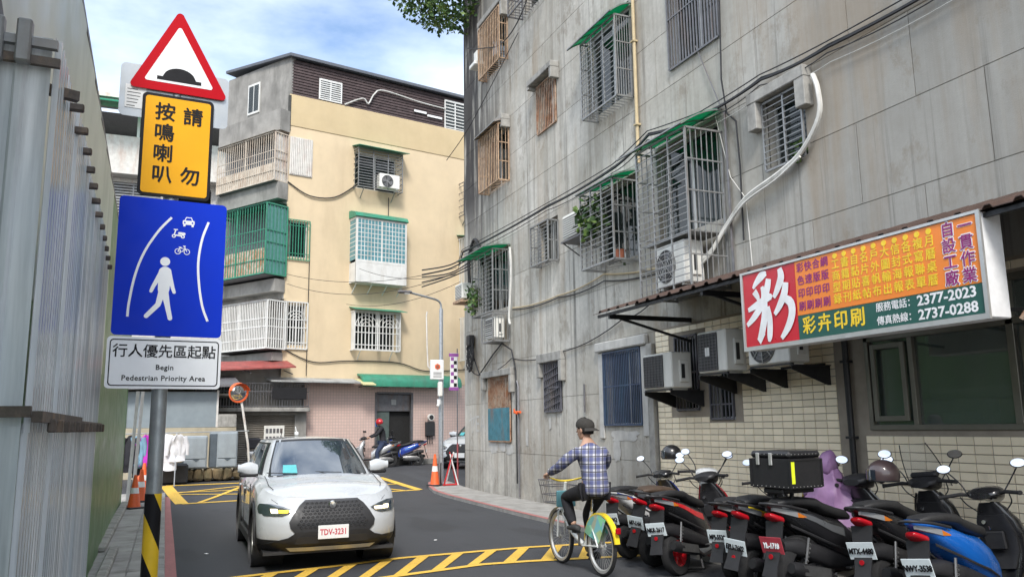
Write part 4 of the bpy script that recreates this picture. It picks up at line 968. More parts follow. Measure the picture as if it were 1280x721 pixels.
for i, p in enumerate([circ(B(-.115, .08), .026), capsule(B(-.105, -.08), B(-.115, -.33), .034, .030), capsule(B(-.15, -.05), B(-.31, -.30), .015, .010), capsule(B(-.31, -.30), B(-.34, -.36), .010, .009),
          capsule(B(-.05, -.05), B(.05, -.30), .015, .010), capsule(B(.05, -.30), B(.08, -.36), .010, .009), capsule(B(-.14, -.36), B(-.20, -.55), .019, .014), capsule(B(-.20, -.55), B(-.40, -.72), .014, .012), capsule(B(-.09, -.36), B(-.03, -.56), .019, .014), capsule(B(-.03, -.56), B(.03, -.74), .014, .012)]):
    yk -= .00004; g.add([(a, yk, b) for a, b in p], [tuple(range(len(p)))])
obj('walker_symbol', g, 'sign_film', pbu)
def sym(name, polys, holes=()):
    g = MB(); yk = Y3
    for p in polys: yk -= .00004; g.add([(a, yk, b) for a, b in p], [tuple(range(len(p)))])
    o = obj(name, g, 'sign_film', pbu)
    if holes:
        g = MB()
        for p in holes: yk -= .00004; g.add([(a, yk, b) for a, b in p], [tuple(range(len(p)))])
        obj(name + '_cutout', g, 'sign_blue', pbu)
def ringp(c, r, wd, n=18):
    return [[(c[0] + r * math.cos(2 * PI * i / n), c[1] + r * math.sin(2 * PI * i / n)), (c[0] + r * math.cos(2 * PI * (i + 1) / n), c[1] + r * math.sin(2 * PI * (i + 1) / n)),
             (c[0] + (r - wd) * math.cos(2 * PI * (i + 1) / n), c[1] + (r - wd) * math.sin(2 * PI * (i + 1) / n)), (c[0] + (r - wd) * math.cos(2 * PI * i / n), c[1] + (r - wd) * math.sin(2 * PI * i / n))] for i in range(n)]
cc = B(.28, .70); sym('car_symbol', [rrect(cc[0], cc[1] - .006, .032, .013, .006, 3), [(cc[0] - .024, cc[1] + .004), (cc[0] + .024, cc[1] + .004), (cc[0] + .015, cc[1] + .026), (cc[0] - .015, cc[1] + .026)], rrect(cc[0] - .022, cc[1] - .022, .006, .008, .002, 2), rrect(cc[0] + .022, cc[1] - .022, .006, .008, .002, 2)],
    [[(cc[0] - .018, cc[1] + .006), (cc[0] + .018, cc[1] + .006), (cc[0] + .012, cc[1] + .021), (cc[0] - .012, cc[1] + .021)], circ((cc[0] - .021, cc[1] - .007), .005, 8), circ((cc[0] + .021, cc[1] - .007), .005, 8)])
cc = B(.10, .50); sym('scooter_symbol', [circ((cc[0] - .024, cc[1] - .012), .011, 12), circ((cc[0] + .024, cc[1] - .012), .011, 12), capsule((cc[0] - .024, cc[1] - .01), (cc[0] - .014, cc[1] + .026), .003, .003, 4), capsule((cc[0] - .024, cc[1] + .026), (cc[0] - .006, cc[1] + .026), .003, .003, 4),
    capsule((cc[0] - .018, cc[1] - .006), (cc[0] + .012, cc[1] - .008), .004, .005, 4), capsule((cc[0] + .004, cc[1] + .006), (cc[0] + .03, cc[1] + .004), .007, .008, 4)], [circ((cc[0] - .024, cc[1] - .012), .005, 8), circ((cc[0] + .024, cc[1] - .012), .005, 8)])
cc = B(.19, .26)
sym('bicycle_symbol', ringp((cc[0] - .024, cc[1] - .006), .017, .004) + ringp((cc[0] + .024, cc[1] - .006), .017, .004) + [capsule((cc[0] - .024, cc[1] - .006), (cc[0] - .012, cc[1] + .016), .002, .002, 3), capsule((cc[0] - .012, cc[1] + .014), (cc[0] + .012, cc[1] + .012), .002, .002, 3),
    capsule((cc[0] + .024, cc[1] - .006), (cc[0] + .01, cc[1] + .024), .002, .002, 3), capsule((cc[0] - .024, cc[1] - .006), (cc[0] + .0, cc[1] - .006), .002, .002, 3), capsule((cc[0] + .0, cc[1] - .006), (cc[0] + .014, cc[1] + .014), .002, .002, 3), capsule((cc[0] - .018, cc[1] + .018), (cc[0] - .008, cc[1] + .018), .003, .003, 3), capsule((cc[0] + .004, cc[1] + .026), (cc[0] + .014, cc[1] + .026), .003, .003, 3)])
# white plate
x0, z0 = sl(-.283, 1.905); x1, z1 = sl(.245, 2.158); cx, cz, hw, hh = (x0 + x1) / 2, (z0 + z1) / 2, (x1 - x0) / 2, (z1 - z0) / 2
pw = plate('sign_plate', rrect(cx, cz, hw, hh, .022), .001, 'sign_film', sp, label='white plate with rounded black border and two languages of text')
ring('border', rrect(cx, cz, hw - .014, hh - .014, .020), rrect(cx, cz, hw - .020, hh - .020, .015), .0002, 'ink', pw)
text('lettering', '行人優先區起點', .077, 'ink', pw, (cx, .0001, cz + hh * .42), (PI / 2, 0, 0), off=.0008, spacing=.98)
text('lettering', 'Begin', .040, 'ink', pw, (cx, .0001, cz - hh * .18), (PI / 2, 0, 0), off=.0006, spacing=1.08)
text('lettering', 'Pedestrian Priority Area', .0405, 'ink', pw, (cx, .0001, cz - hh * .60), (PI / 2, 0, 0), off=.0006, spacing=1.07)
for zc in (sl(0, 3.47)[1], sl(0, 3.2)[1], sl(0, 2.7)[1], sl(0, 2.3)[1], sl(0, 2.03)[1]):
    g = MB(); g.rbox(-.06, .06, .012, .105, zc - .02, zc + .02, .006); obj('clamp', g, 'galv', sp)

# ================================================================ GREEN HOARDING (left wall)
mat('hoarding', (.14, .27, .11), .38, .1, .16, 1.2, coord='pos', dirt=(.25, .29, .22), dirt_amt=.55)
mat('hoarding_sheen', (.66, .70, .60), .4, .1, .12, 1.0, coord='pos', dirt=(.25, .30, .22), dirt_amt=.5)  # pale base puts the glancing sky reflection into the near upper sheets' colour
hd = thing('hoarding', 'tall green sheet metal site hoarding along the left pavement, with a pale sheen coloured into its top', 'hoarding', (-.82, 20.3, 0))
oH = Matrix.Translation(-Vector(hd.location)); XH = lambda y: -.72 - .012 * (y - 10.75)
nP = 24; ys = [-1 + i * (21.3 / nP) for i in range(nP + 1)]
for a, b in zip(ys, ys[1:]):
    g = MB(oH); g.rbox(XH(a) - .03, XH(a), a + .004, b - .004, .12, 2.35, .004); obj('sheet_panel', g, 'hoarding', hd)
    g = MB(oH); g.rbox(XH(a) - .03, XH(a) - .002, a + .003, b - .003, 2.352, 4.52, .004); obj('sheet_panel', g, 'hoarding_sheen' if a < 10.2 else 'hoarding', hd)
g = MB(oH); g.bar((XH(-1) - .02, -1, 4.54), (XH(20.3) - .02, 20.3, 4.54), .05); obj('top_rail', g, 'steel_dark', hd)
g = MB(oH); g.bar((XH(20.3) - .01, 20.32, .1), (XH(20.3) - .01, 20.32, 4.56), .06); obj('end_post', g, 'hoarding', hd)
g = MB(oH); g.rbox(XH(0) - .02, XH(0) + .10, -1, 12.5, .12, .20, .02); obj('foot_kerb', g, 'hood_concrete', hd, label='low rough concrete foot along the hoarding')
g = MB(oH); g.rbox(XH(16) - .02, XH(16) + .13, 12.52, 20.2, .12, .20, .02); obj('foot_kerb', g, 'hood_concrete', hd)

# ================================================================ CORRUGATED TRANSLUCENT SHEET FENCE (nearest left)
m_, t_ = newmat('corrugated_metal'); p_ = t_.coord('pos', (1, 1, .05))
cA = t_.mix(t_.ramp(t_.noise(p_, 13, 5, .65), .36, .64), (.50, .53, .54), (.93, .95, .96)); cA = t_.mix(t_.ramp(t_.noise(t_.coord('pos', (1, 1, .12)), 3.2, 8, .7), .52, .72, 0, .55), cA, (.17, .13, .11))  # pale streaks put blue-white highlights between the ribs into the colour
cA = t_.mix(t_.ramp(t_.noise(t_.coord('pos', (1, 1, .3)), 2.2, 3), .45, .7, 0, .55), cA, (.42, .55, .66))  # sky-blue reflection mixed into the sheet colour
t_.l(cA, t_.b.inputs['Base Color']); tl_ = t_.n('BsdfTranslucent'); tl_.inputs[0].default_value = (.8, .85, .88, 1); mi_ = t_.n('MixShader'); mi_.inputs[0].default_value = .12; t_.l(t_.b.outputs[0], mi_.inputs[1]); t_.l(tl_.outputs[0], mi_.inputs[2]); t_.l(mi_.outputs[0], [n for n in t_.t.nodes if n.type == 'OUTPUT_MATERIAL'][0].inputs[0]); t_.b.inputs['Roughness'].default_value = .18; t_.b.inputs['Metallic'].default_value = 0; t_.l(t_.ramp(t_.noise(p_, 5, 4), .35, .65, .85, 1.0), t_.b.inputs['Alpha'])
t_.bump(t_.noise(t_.coord('pos', (1, 1, .3)), 5, 4), .35, .02); MATS['corrugated_metal'] = m_
XF, Y0, Y1 = -.42, 3.0, 5.85
TOP = lambda y: 3.03 - .20 * (y - Y0) / (Y1 - Y0)
mat('rail_old', (.12, .10, .085), .6, .4, .3, 14, .5, 60, dirt=(.36, .24, .14), dirt_amt=.7, coord='pos')
cf = thing('corrugated_fence', 'weathered translucent corrugated sheet fence with steel rails, nearest the left edge', 'fence', (XF, Y1, 0)); oC = Matrix.Translation(-Vector(cf.location))
def ribs(a, b, P, prof):
    out = []; y = a
    while y < b - 1e-4:
        for dy, dx in prof: out.append((min(y + dy, b), dx))
        y += P
    return out
def fsheet(pr, P3, z0, z1):
    g = MB(oC)
    for (a, xa), (b, xb) in zip(pr, pr[1:]):
        if b - a < 1e-5: continue
        g.add([P3(a, xa, z0), P3(b, xb, z0), P3(b, xb, z1(b)), P3(a, xa, z1(a))], [(0, 1, 2, 3)])
    obj('corrugated_sheet', g, 'corrugated_metal', cf, sm=50)
narrow = [(0, 0), (.018, 0), (.026, .017), (.048, .017), (.056, 0)]; wide_ = [(0, 0), (.075, 0), (.085, .014), (.105, .014), (.115, 0)]
# leaf facing the camera, then five overlapping sheets along the pavement
for k, (a, b) in enumerate(((-1.45, -1.0), (-1.01, -.72), (-.73, XF))):
    for z0, zt in ((.12, 1.72), (1.70, 3.02)): fsheet(ribs(a, b, .125, wide_), lambda u, d, z, q=k: (u, Y0 - d - .006 * (q % 2) - (.006 if z > 1.71 else 0), z), z0, lambda u, zt=zt: zt)
ya = Y0; k = 0
while ya < Y1 - .02:
    yb_ = min(ya + .58, Y1)
    for z0, up_ in ((.12, 0), (1.70, 1)): fsheet(ribs(ya, yb_, .062, narrow), lambda u, d, z, q=k, u_=up_: (XF + d + .010 * (q % 2) + .006 * u_, u, z), z0, (lambda u: TOP(u)) if up_ else (lambda u: 1.73))
    ya = yb_ - .012 if yb_ < Y1 else Y1; k += 1
def frail(a, b, m='rail_old', w1=.03, w2=.035, n='rail', **kw): g = MB(oC); g.bar(a, b, w1, w2); obj(n, g, m, cf, **kw)
frail((-1.45, Y0 - .04, 1.765), (XF + .03, Y0 - .04, 1.765)); frail((XF + .045, Y0 - .02, 1.75), (XF + .045, 4.35, 1.75)); frail((XF + .04, 4.37, 1.735), (XF + .04, Y1, 1.735), w1=.02)
frail((-1.45, Y0 - .04, 3.0), (XF + .02, Y0 - .04, 2.98), 'steel', .025, .03, 'top_rail'); frail((-1.45, Y0 - .035, 2.94), (XF + .03, Y0 - .035, 2.92), 'rail_old', .02, .03, 'top_rail')
frail((-1.45, Y0 - .045, 2.60), (-.72, Y0 - .045, 2.74), 'rail_old', .02, .028, 'cross_beam'); frail((-.62, 3.08, 2.90), (-.355, 3.20, 2.90), 'rail_old', .03, .035, 'cross_beam', label='rusty beam end poking out over the pavement')
for q in range(12):
    yq = 3.2 + q * .22; g = MB(oC); g.rbox(XF + .05, XF + .075, yq, yq + .04, 1.70, 1.745, .004); obj('clip', g, 'rail_old', cf)
    g = MB(oC); zq = TOP(yq + .15) - .10; g.rbox(XF + .0, XF + .07 - .002 * q, yq + .15, yq + .18, zq, zq + .028, .004); obj('rail_stub', g, 'rail_old', cf)
for x_ in (-.60, -.52): g = MB(oC); g.rbox(x_, x_ + .045, Y0 - .075, Y0 - .03, 2.90, 3.05, .006); obj('hinge_plate', g, 'steel', cf)
g = MB(oC); g.tube([(-.62, Y0 - .05, 3.04), (-.62, Y0 - .05, 3.10), (-.58, Y0 - .05, 3.11), (-.57, Y0 - .05, 3.05)], .009, 6); obj('latch', g, 'steel_dark', cf)
for y in (3.05, 4.36, 5.8): g = MB(oC); g.box(XF - .06, XF - .02, y, y + .04, .1, 2.8); obj('post', g, 'steel_dark', cf)

# ================================================================ LEFT VERGE: cones, posts, mirror
def cone(label, x, y, h=.7, loc_z=None, group='orange traffic cones by the left pavement'):
    z = gz(y) + (.12 if x < 0.08 else 0) if loc_z is None else loc_z
    t = thing('traffic_cone', label, 'traffic cone', (x, y, z), random.uniform(0, 1), group)
    g = MB(); g.rbox(-.18, .18, -.18, .18, 0, .035, .012); obj('base', g, 'black_plastic', t)
    g = MB(); g.lathe((0, 0, 0), 'z', [(.034, .135), (.06, .125), (h * .95, .035), (h, .03), (h, .001)], 20); obj('body', g, 'orange', t, sm=40)
    g = MB(); g.lathe((0, 0, 0), 'z', [(h * .45, .0885), (h * .62, .0715)], 20); obj('band', g, 'white', t, sm=40); return t
mat('white_grimy', (.62, .60, .56), .6, 0, .15, 5, dirt=(.4, .2, .12), dirt_amt=.5)
cone('nearest orange cone standing on the left pavement by the hoarding', -.52, 19.2, .68)
cone('second orange cone, just behind the nearest one by the hoarding', -.44, 20.8, .72)
cone('third orange cone from the front on the left pavement', -.42, 22.2, .75)
for i, (x, y, lab) in enumerate(((-.70, 20.6, 'white plank leaning upright against the hoarding end, left of the pair'), (-.60, 20.75, 'white plank leaning upright at the hoarding end, right of the pair'))):
    g = MB(); g.rbox(-.035, .035, -.015, .015, 0, 2.45, .004); o = obj('plank', g, 'white_grimy', loc=(x, y, .14 + gz(y))); o.rotation_euler = (.02, .035, 0); tag(o, lab, 'plank')

def far(x, y, z):   # far junction measured at a larger range; brought in to true size
    return (x, y, z)
# convex mirror
cm = thing('convex_mirror', 'round traffic mirror with orange hood on a white bent pole', 'traffic mirror', (2.42, 26.2, .29)); 
g = MB(); g.tube([(0, 0, 0), (-.10, 0, 1.0), (-.30, 0, 2.1), (-.40, 0, 2.5)], .035, 10); obj('pole', g, 'white_grimy', cm, sm=50)
g = MB(); g.lathe((-.44, -.10, 2.52), Vector((.35, -1, -.18)), [(.0, .30), (.05, .30), (.05, .27), (.02, .27)], 28); g.lathe((-.44, -.10, 2.52), Vector((.35, -1, -.18)), [(-.08, .001), (-.06, .2), (0, .30)], 28); obj('housing', g, 'orange', cm, sm=50)
m2_, t2_ = newmat('mirror'); t2_.b.inputs['Metallic'].default_value = 1; t2_.b.inputs['Base Color'].default_value = (.75, .77, .8, 1); t2_.b.inputs['Roughness'].default_value = .03; MATS['mirror'] = m2_
g = MB(); g.lathe((-.44, -.10, 2.52), Vector((.35, -1, -.18)), [(.02, .27), (.05, .22), (.075, .14), (.09, .05), (.092, .001)], 28); obj('mirror_glass', g, 'mirror', cm, sm=80)
g = MB(); 
for k in range(9):
    a0 = PI * (.08 + .84 * k / 9); a1 = PI * (.08 + .84 * (k + 1) / 9); U = Vector((1, .35, 0)).normalized(); V = Vector((0, 0, 1)); c0 = Vector((-.44, -.10, 2.52)); D = Vector((.35, -1, -.18)).normalized()
    P_ = [c0 + (U * math.cos(a) + V * math.sin(a)) * .305 + D * d for a in (a0, a1) for d in (0, .2)]; g.add([P_[0], P_[1], P_[3], P_[2]], [(0, 1, 2, 3)])
obj('hood', g, 'orange', cm, sm=60)
# cabinets on a mossy ledge
mat('cabinet_grey', (.30, .34, .37), .45, .1, .1, 3, dirt=(.2, .22, .22), dirt_amt=.4); mat('cabinet_dark', (.08, .10, .12), .5, .1)
mat('mossy_stone', (.13, .095, .05), .95, 0, .6, 3.2, .6, 20, dirt=(.03, .04, .02), dirt_amt=.95, coord='pos')
lg = thing('stone_ledge', 'low mossy rough stone ledge under the two grey cabinets', 'ledge', (1.05, 25.9, .29))
for i in range(9):
    g = MB(); g.rbox(-1.05 + i * .27, -1.05 + i * .27 + .255, -.45 + random.uniform(-.03, .03), .4, 0, .30 + random.uniform(-.05, .04), .05); g.v = [v + noise.noise_vector(v * 5) * .06 for v in g.v]; obj('stone', g, 'mossy_stone', lg)
def cabinet(label, x0, x1, y, z1):
    t = thing('metal_cabinet', label, 'cabinet', ((x0 + x1) / 2, y, .62), group='grey metal cabinets on the stone ledge'); w = (x1 - x0) / 2; h = z1 - .62
    g = MB(); g.rbox(-w, w, -.3, .3, 0, h, .03); obj('body', g, 'cabinet_grey', t, sm=30)
    g = MB(); g.rbox(-w + .22, w - .03, -.325, -.298, .28, h - .05, .012); obj('door', g, 'cabinet_grey', t)
    g = MB(); g.rbox(-w - .004, -w + .19, -.318, .1, .03, h - .06, .01); obj('side_panel', g, 'cabinet_dark', t)
    g = MB(); g.rbox(-w + .22, w - .03, -.32, -.298, .04, .26, .01); obj('drawer', g, 'cabinet_grey', t)
    g = MB(); g.prism([(.02, .27), (.20, .27), (.11, .20)], 'y', -.332, -.319); obj('catch', g, 'cabinet_dark', t)
cabinet('left grey metal cabinet on the mossy ledge by the white shirts', .34, 1.15, 25.75, 1.55)
cabinet('right grey metal cabinet on the mossy ledge beside the mirror pole', 1.22, 1.98, 25.85, 1.66)
# clothes rail
mat('cloth_white', (.68, .68, .70), .9, 0, .1); mat('cloth_magenta', (.42, .03, .38), .9, 0, .15); mat('cloth_blue', (.18, .32, .42), .9, 0, .15); mat('cloth_black', (.02, .02, .025), .9)
cl = thing('clothes_rack', 'steel clothes rack with a long pole at the end of the pavement', 'clothes rack', (.0, 24.6, gz(24.6)))
g = MB()
for x in (-1.0, .3): g.tube([(x, -.2, 0), (x, 0, 1.42), (x, .2, 0)], .014, 6)
obj('legs', g, 'galv', cl, kind=None); g = MB(); g.tube([(-1.1, 0, 1.42), (2.2, 0, 1.46)], .014, 6); obj('rail', g, 'galv', cl)
def garment(label, x, y, z, m, wd=.42, ln=.75, seed=0, sleeves=True):
    random.seed(seed); g = MB(); n, r = 10, 12; rings = []
    for i in range(r + 1):
        t = i / r; hw = wd / 2 * (.35 + .65 * min(1, t * 5)) * (1 + .10 * math.sin(t * 3 + seed)); th = .05 + .03 * math.sin(t * 5 + seed)
        rings.append([(hw * math.cos(2 * PI * k / 16), th * math.sin(2 * PI * k / 16) * (1 + .5 * math.cos(k * 2.3 + seed)), -t * ln + .03 * math.cos(2 * PI * k / 16 * 2) * t) for k in range(16)])
    g.loft(rings); g.v = [v + noise.noise_vector(v * 6 + Vector((seed, 0, 0))) * .05 for v in g.v]
    t_ = thing('hanging_garment', label, 'garment', (x, y, z), random.uniform(-.2, .2), 'clothes hanging on the rack')
    obj('body', g, m, t_, sm=70)
    if sleeves:
        for s_ in (-1, 1): g = MB(); g.tube([(s_ * wd * .38, 0, -.06), (s_ * wd * .56, 0, -.28), (s_ * wd * .6, .02, -.55)], [.07, .06, .045], 10); obj('sleeve', g, m, t_, sm=70)
    g = MB(); g.tube([(0, 0, 0), (0, 0, .05), (.02, 0, .08), (.03, 0, .05)], .004, 4); obj('hanger', g, 'steel', t_)
zr_ = gz(24.6) + 1.38
garment('white shirt on the rack, just right of the sign post', .10, 24.6, zr_, 'cloth_white', .5, .95, 1); garment('white shirt on the rack nearest the grey cabinets', .34, 24.55, zr_, 'cloth_white', .44, .72, 2)
garment('magenta jacket hanging on the rack', -.42, 24.6, zr_, 'cloth_magenta', .5, .82, 3); garment('pale blue garment beside the magenta jacket', -.66, 24.6, zr_, 'cloth_blue', .32, .85, 4)
garment('black garment at the left end of the rack', -.84, 24.6, zr_, 'cloth_black', .36, .95, 5); garment('long black garment hanging low behind the magenta jacket', -.5, 24.75, zr_ - .1, 'cloth_black', .5, 1.05, 6)
g = MB(); g.sph((0, 0, .22), .24, 18, 12, (1, .9, .92)); g.tube([(0, 0, .42), (.02, 0, .50)], .03, 8); tag(obj('orange_bin', g, 'orange', sm=60, loc=(-.42, 24.0, gz(24))), 'round orange container under the hanging clothes', 'container')
g = MB(); g.rbox(-.3, .45, -.2, .2, 0, .55, .05); tag(obj('black_crate', g, 'black_plastic', loc=(.2, 25.2, gz(25.2))), 'dark box standing left of the mossy ledge', 'box')

# ================================================================ YELLOW CORNER BUILDING (local frame: x along the front, y inwards), sizes from the photo x 0.83
K = .83
YB = thing('corner_building', 'yellow rendered five storey corner building with dark wooden rooftop storey', 'building', (3.71, 30.14, .289), math.atan2(.2, .98))
def yo(name, mb, m, parent=YB, **k):
    for i, v in enumerate(mb.v): mb.v[i] = v * K
    return obj(name, mb, m, parent, **k)
mat('yellow_render', (.66, .53, .35), .85, 0, .06, 1.2, .3, 30, dirt=(.44, .34, .22), dirt_amt=.4, coord='pos')
mat('yellow_band', (.56, .44, .26), .85, 0, .06, 1.2, .2, 30, dirt=(.45, .34, .2), dirt_amt=.3, coord='pos')
mat('grey_render', (.27, .26, .24), .9, 0, .25, 1.5, .4, 30, dirt=(.07, .07, .06), dirt_amt=.85, coord='pos')
mat('roof_slate', (.10, .11, .13), .7); mat('shutter', (.22, .20, .17), .6, .2, .12, 3, dirt=(.13, .12, .1), dirt_amt=.5)
FX = 13.5; lf = Vector((-.357, .934)).normalized()
def LP(t, off=0.0):     # point on left face, off = outwards
    n = Vector((-lf.y, lf.x)); n = n if n.x < 0 else -n; p = lf * t + n * off; return (p.x, p.y)
holes_y = [(3.2, 5.35, 12.85, 14.6), (3.1, 5.6, 8.4, 11.3), (3.2, 5.35, 5.25, 7.0), (.08, 1.0, 13.05, 14.6), (.08, 1.0, 9.2, 10.85), (.08, 1.0, 5.3, 7.1)]
g = MB(); carve(g, 'y', 0, .25, (0, FX), (3.72, 15.25), holes_y); yo('wall', g, 'yellow_render')
g = MB(); g.rbox(0 - .02, FX, -.03, .24, 15.252, 16.76, .02); yo('parapet', g, 'yellow_band')
g = MB(); g.box(.1, FX - .1, .26, 9, 0, 3.3); g.box(.3, FX, 1.2, 1.25, 3.3, 18.4); g.box(.3, FX, .3, 9, 16.5, 16.6); yo('inner_wall', g, 'dark_room')
for (a, b, c, d) in holes_y:
    g = MB(); f = .06; y = .1
    g.box(a, b, y, y + .05, c, c + f); g.box(a, b, y, y + .05, d - f, d); g.box(a, a + f, y, y + .05, c + f, d - f); g.box(b - f, b, y, y + .05, c + f, d - f)
    if b - a > 1.5: g.box((a + b) / 2 - f / 2, (a + b) / 2 + f / 2, y + .002, y + .048, c + f, d - f)
    wo = yo('window', g, 'white_frame'); q = MB(); q.box(a + f, b - f, y + .02, y + .026, c + f, d - f); yo('pane', q, 'glass_dark', wo)
# left face: grey wall, bands
def lface(g, t0, t1, z0, z1, o0=0., o1=.2):
    a, b, c, d = LP(t0, o0), LP(t1, o0), LP(t1, o1), LP(t0, o1); g.add([(p[0], p[1], z) for z in (z0, z1) for p in (a, b, c, d)], [(0, 3, 2, 1), (4, 5, 6, 7), (0, 1, 5, 4), (1, 2, 6, 5), (2, 3, 7, 6), (3, 0, 4, 7)]); return g
g = MB(); lface(g, .0, 4.6, 0, 18.6, -.25, 0); yo('side_wall', g, 'grey_render')
for (z0, z1) in ((14.9, 15.9), (11.75, 12.5), (7.6, 8.15), (4.6, 4.95)): g = MB(); lface(g, -.05, 4.4, z0, z1, .0, .55); yo('balcony_slab', g, 'grey_render')
g = MB(); g.add([(*LP(0), 0), (*LP(4.6), 0), (8, 12, 0), (FX, 12, 0), (FX, 9, 0), (*LP(0), 18.5), (*LP(4.6), 18.5), (8, 12, 18.5), (FX, 12, 18.5), (FX, 9, 18.5)], [(1, 2, 7, 6), (2, 3, 8, 7), (3, 4, 9, 8)]); yo('back_wall', g, 'grey_render')
# left upper window
g = MB(); lface(g, 2.15, 3.0, 16.4, 17.9, 0, .05); wf = yo('window', g, 'white_frame'); g = MB(); lface(g, 2.22, 2.55, 16.5, 17.8, .05, .055); lface(g, 2.6, 2.93, 16.5, 17.8, .05, .055); yo('pane', g, 'glass_dark', wf, kind='stuff')
# rooftop storey: planks (joined, too thin to pick apart) and roof
g = MB(); z = 16.78; 
while z < 18.45:
    g.add([(0.03, .02, z), (FX, .02, z), (FX, .06, z + .135), (.03, .06, z + .135), (.03, .12, z + .135), (FX, .12, z + .135)], [(0, 1, 2, 3), (3, 2, 5, 4)]); z += .14
yo('siding', g, 'wood_dark', kind='stuff')
g = MB(); g.box(.05, FX, .10, .14, 16.76, 18.5); yo('siding_back', g, 'wood_dark')
g = MB(); a = LP(-.1, .2); b = LP(4.6, .2)
g.add([(-.12, -.22, 18.52), (FX + .2, -.22, 18.52), (FX + .2, 9.2, 18.52), b + (18.9,), (-.12, -.22, 18.66), (FX + .2, -.22, 18.66), (FX + .2, 9.2, 18.66), b + (19.03,)], [(3, 2, 1, 0), (4, 5, 6, 7), (0, 1, 5, 4), (1, 2, 6, 5), (2, 3, 7, 6), (3, 0, 4, 7)]); yo('roof', g, 'roof_slate')
mat('black_soot', (.06, .06, .055), .95, 0, .4, 4); g = MB(); g.rbox(-.06, .05, -.05, .1, 15.0, 16.7, .02); yo('corner_trim', g, 'black_soot')
def ywin(x0, x1, z0, z1, n=2, y=-.02, bars=0):
    g = MB(); f = .06; g.box(x0, x1, y, y + .05, z0, z0 + f); g.box(x0, x1, y, y + .05, z1 - f, z1); g.box(x0, x0 + f, y, y + .05, z0 + f, z1 - f); g.box(x1 - f, x1, y, y + .05, z0 + f, z1 - f)
    for i in range(1, n): xx = x0 + (x1 - x0) * i / n; g.box(xx - f / 2, xx + f / 2, y + .002, y + .048, z0 + f, z1 - f)
    o = yo('window', g, 'white_frame')
    for i in range(n):
        q = MB(); q.box(x0 + f + (x1 - x0 - f) * i / n, x0 + (x1 - x0) * (i + 1) / n - f / 2, y + .02, y + .026, z0 + f, z1 - f); yo('pane', q, 'glass_dark', o)
    if bars:
        q = MB()
        for i in range(bars): z = z0 + .1 + (z1 - z0 - .2) * i / (bars - 1); q.box(x0 + f, x1 - f, y - .01, y + .002, z, z + .05)
        yo('louvre', q, 'white_frame', o, kind='stuff')
ywin(1.35, 2.48, 16.82, 17.85, 2, bars=9); ywin(8.05, 9.3, 16.72, 18.3, 2, bars=9)
for x0, x1, z0 in ((6.3, 7.0, 17.25), (7.05, 7.9, 17.15)): g = MB(); g.rbox(x0, x1, -.04, .0, z0, z0 + .12, .01); yo('vent_strip', g, 'white')
tagc = lambda g, lab, n='cable', c='cable', m='cable': tag(yo(n, g, m, None, sm=50), lab, c)
def ycab(lab, pts, r, m):
    M0 = YB.matrix_basis if hasattr(YB, 'matrix_basis') else Matrix.Identity(4); g = MB(Matrix.Translation(YB.location) @ Matrix.Rotation(YB.rotation_euler.z, 4, 'Z')); g.tube([Vector(p) * K for p in pts], r, 6); tag(obj('cable', g, m, sm=50), lab, 'cable')
ycab('white conduit wandering along the dark wooden rooftop storey', spl([(2.6, -.06, 16.8), (3.5, -.08, 17.3), (3.8, -.08, 17.1), (4.1, -.08, 17.65), (4.6, -.08, 17.95), (6.5, -.08, 17.8), (8.05, -.08, 17.75)]), .03, 'conduit_white')
ycab('dark cable hanging from the corner balcony to the caged window', spl([(.0, -.05, 12.6), (1.0, -.07, 12.1), (2.2, -.07, 12.2), (3.2, -.07, 12.9)]), .025, 'cable')
ycab('long cable sagging across the yellow wall under the white grilles', spl([(.1, -.05, 5.1), (1.4, -.06, 4.6), (3, -.06, 4.7), (5.5, -.06, 4.7), (7, -.06, 4.35), (9.3, -.06, 4.5)]), .02, 'cable')
ycab('dark cable running down the yellow wall below the caged window', [(4.95, -.04, 12.6), (4.95, -.04, 11.5)], .018, 'cable')
ycab('thin cable running down the yellow wall near the corner', [(1.1, -.04, 9.1), (1.1, -.04, 4.0)], .015, 'cable')
# ground floor: pink tiles, door, green canopy
m3, t3 = newmat('pink_tiles'); br = t3.n('TexBrick'); t3.l(t3.coord('obj', (1, 1, 1)), br.inputs['Vector'])
sxyz = t3.n('SeparateXYZ'); t3.l(t3.n('TexCoord').outputs['Object'], sxyz.inputs[0]); cxyz = t3.n('CombineXYZ'); t3.l(sxyz.outputs[0], cxyz.inputs[0]); t3.l(sxyz.outputs[2], cxyz.inputs[1]); t3.l(cxyz.outputs[0], br.inputs['Vector'])
br.inputs['Color1'].default_value = (.66, .49, .43, 1); br.inputs['Color2'].default_value = (.62, .46, .40, 1); br.inputs['Mortar'].default_value = (.50, .38, .34, 1); br.inputs['Scale'].default_value = 1; br.inputs['Brick Width'].default_value = .11; br.inputs['Row Height'].default_value = .11; br.inputs['Mortar Size'].default_value = .01; br.offset = 0
t3.l(br.outputs[0], t3.b.inputs['Base Color']); t3.b.inputs['Roughness'].default_value = .4; t3.bump(br.outputs[1], -.4, .004); MATS['pink_tiles'] = m3
g = MB(); carve(g, 'y', -.02, .24, (1.06, FX), (0, 3.70), [(4.42, 6.32, -1, 3.32)]); yo('ground_floor_wall', g, 'pink_tiles')
g = MB(); g.rbox(4.40, 4.50, -.05, .1, 0, 3.32, .01); g.rbox(6.24, 6.34, -.05, .1, 0, 3.32, .01); g.rbox(4.5, 6.24, -.05, .1, 3.24, 3.34, .01); yo('door_frame', g, 'steel_dark')
mat('door_green', (.10, .13, .12), .5, .2, .15)
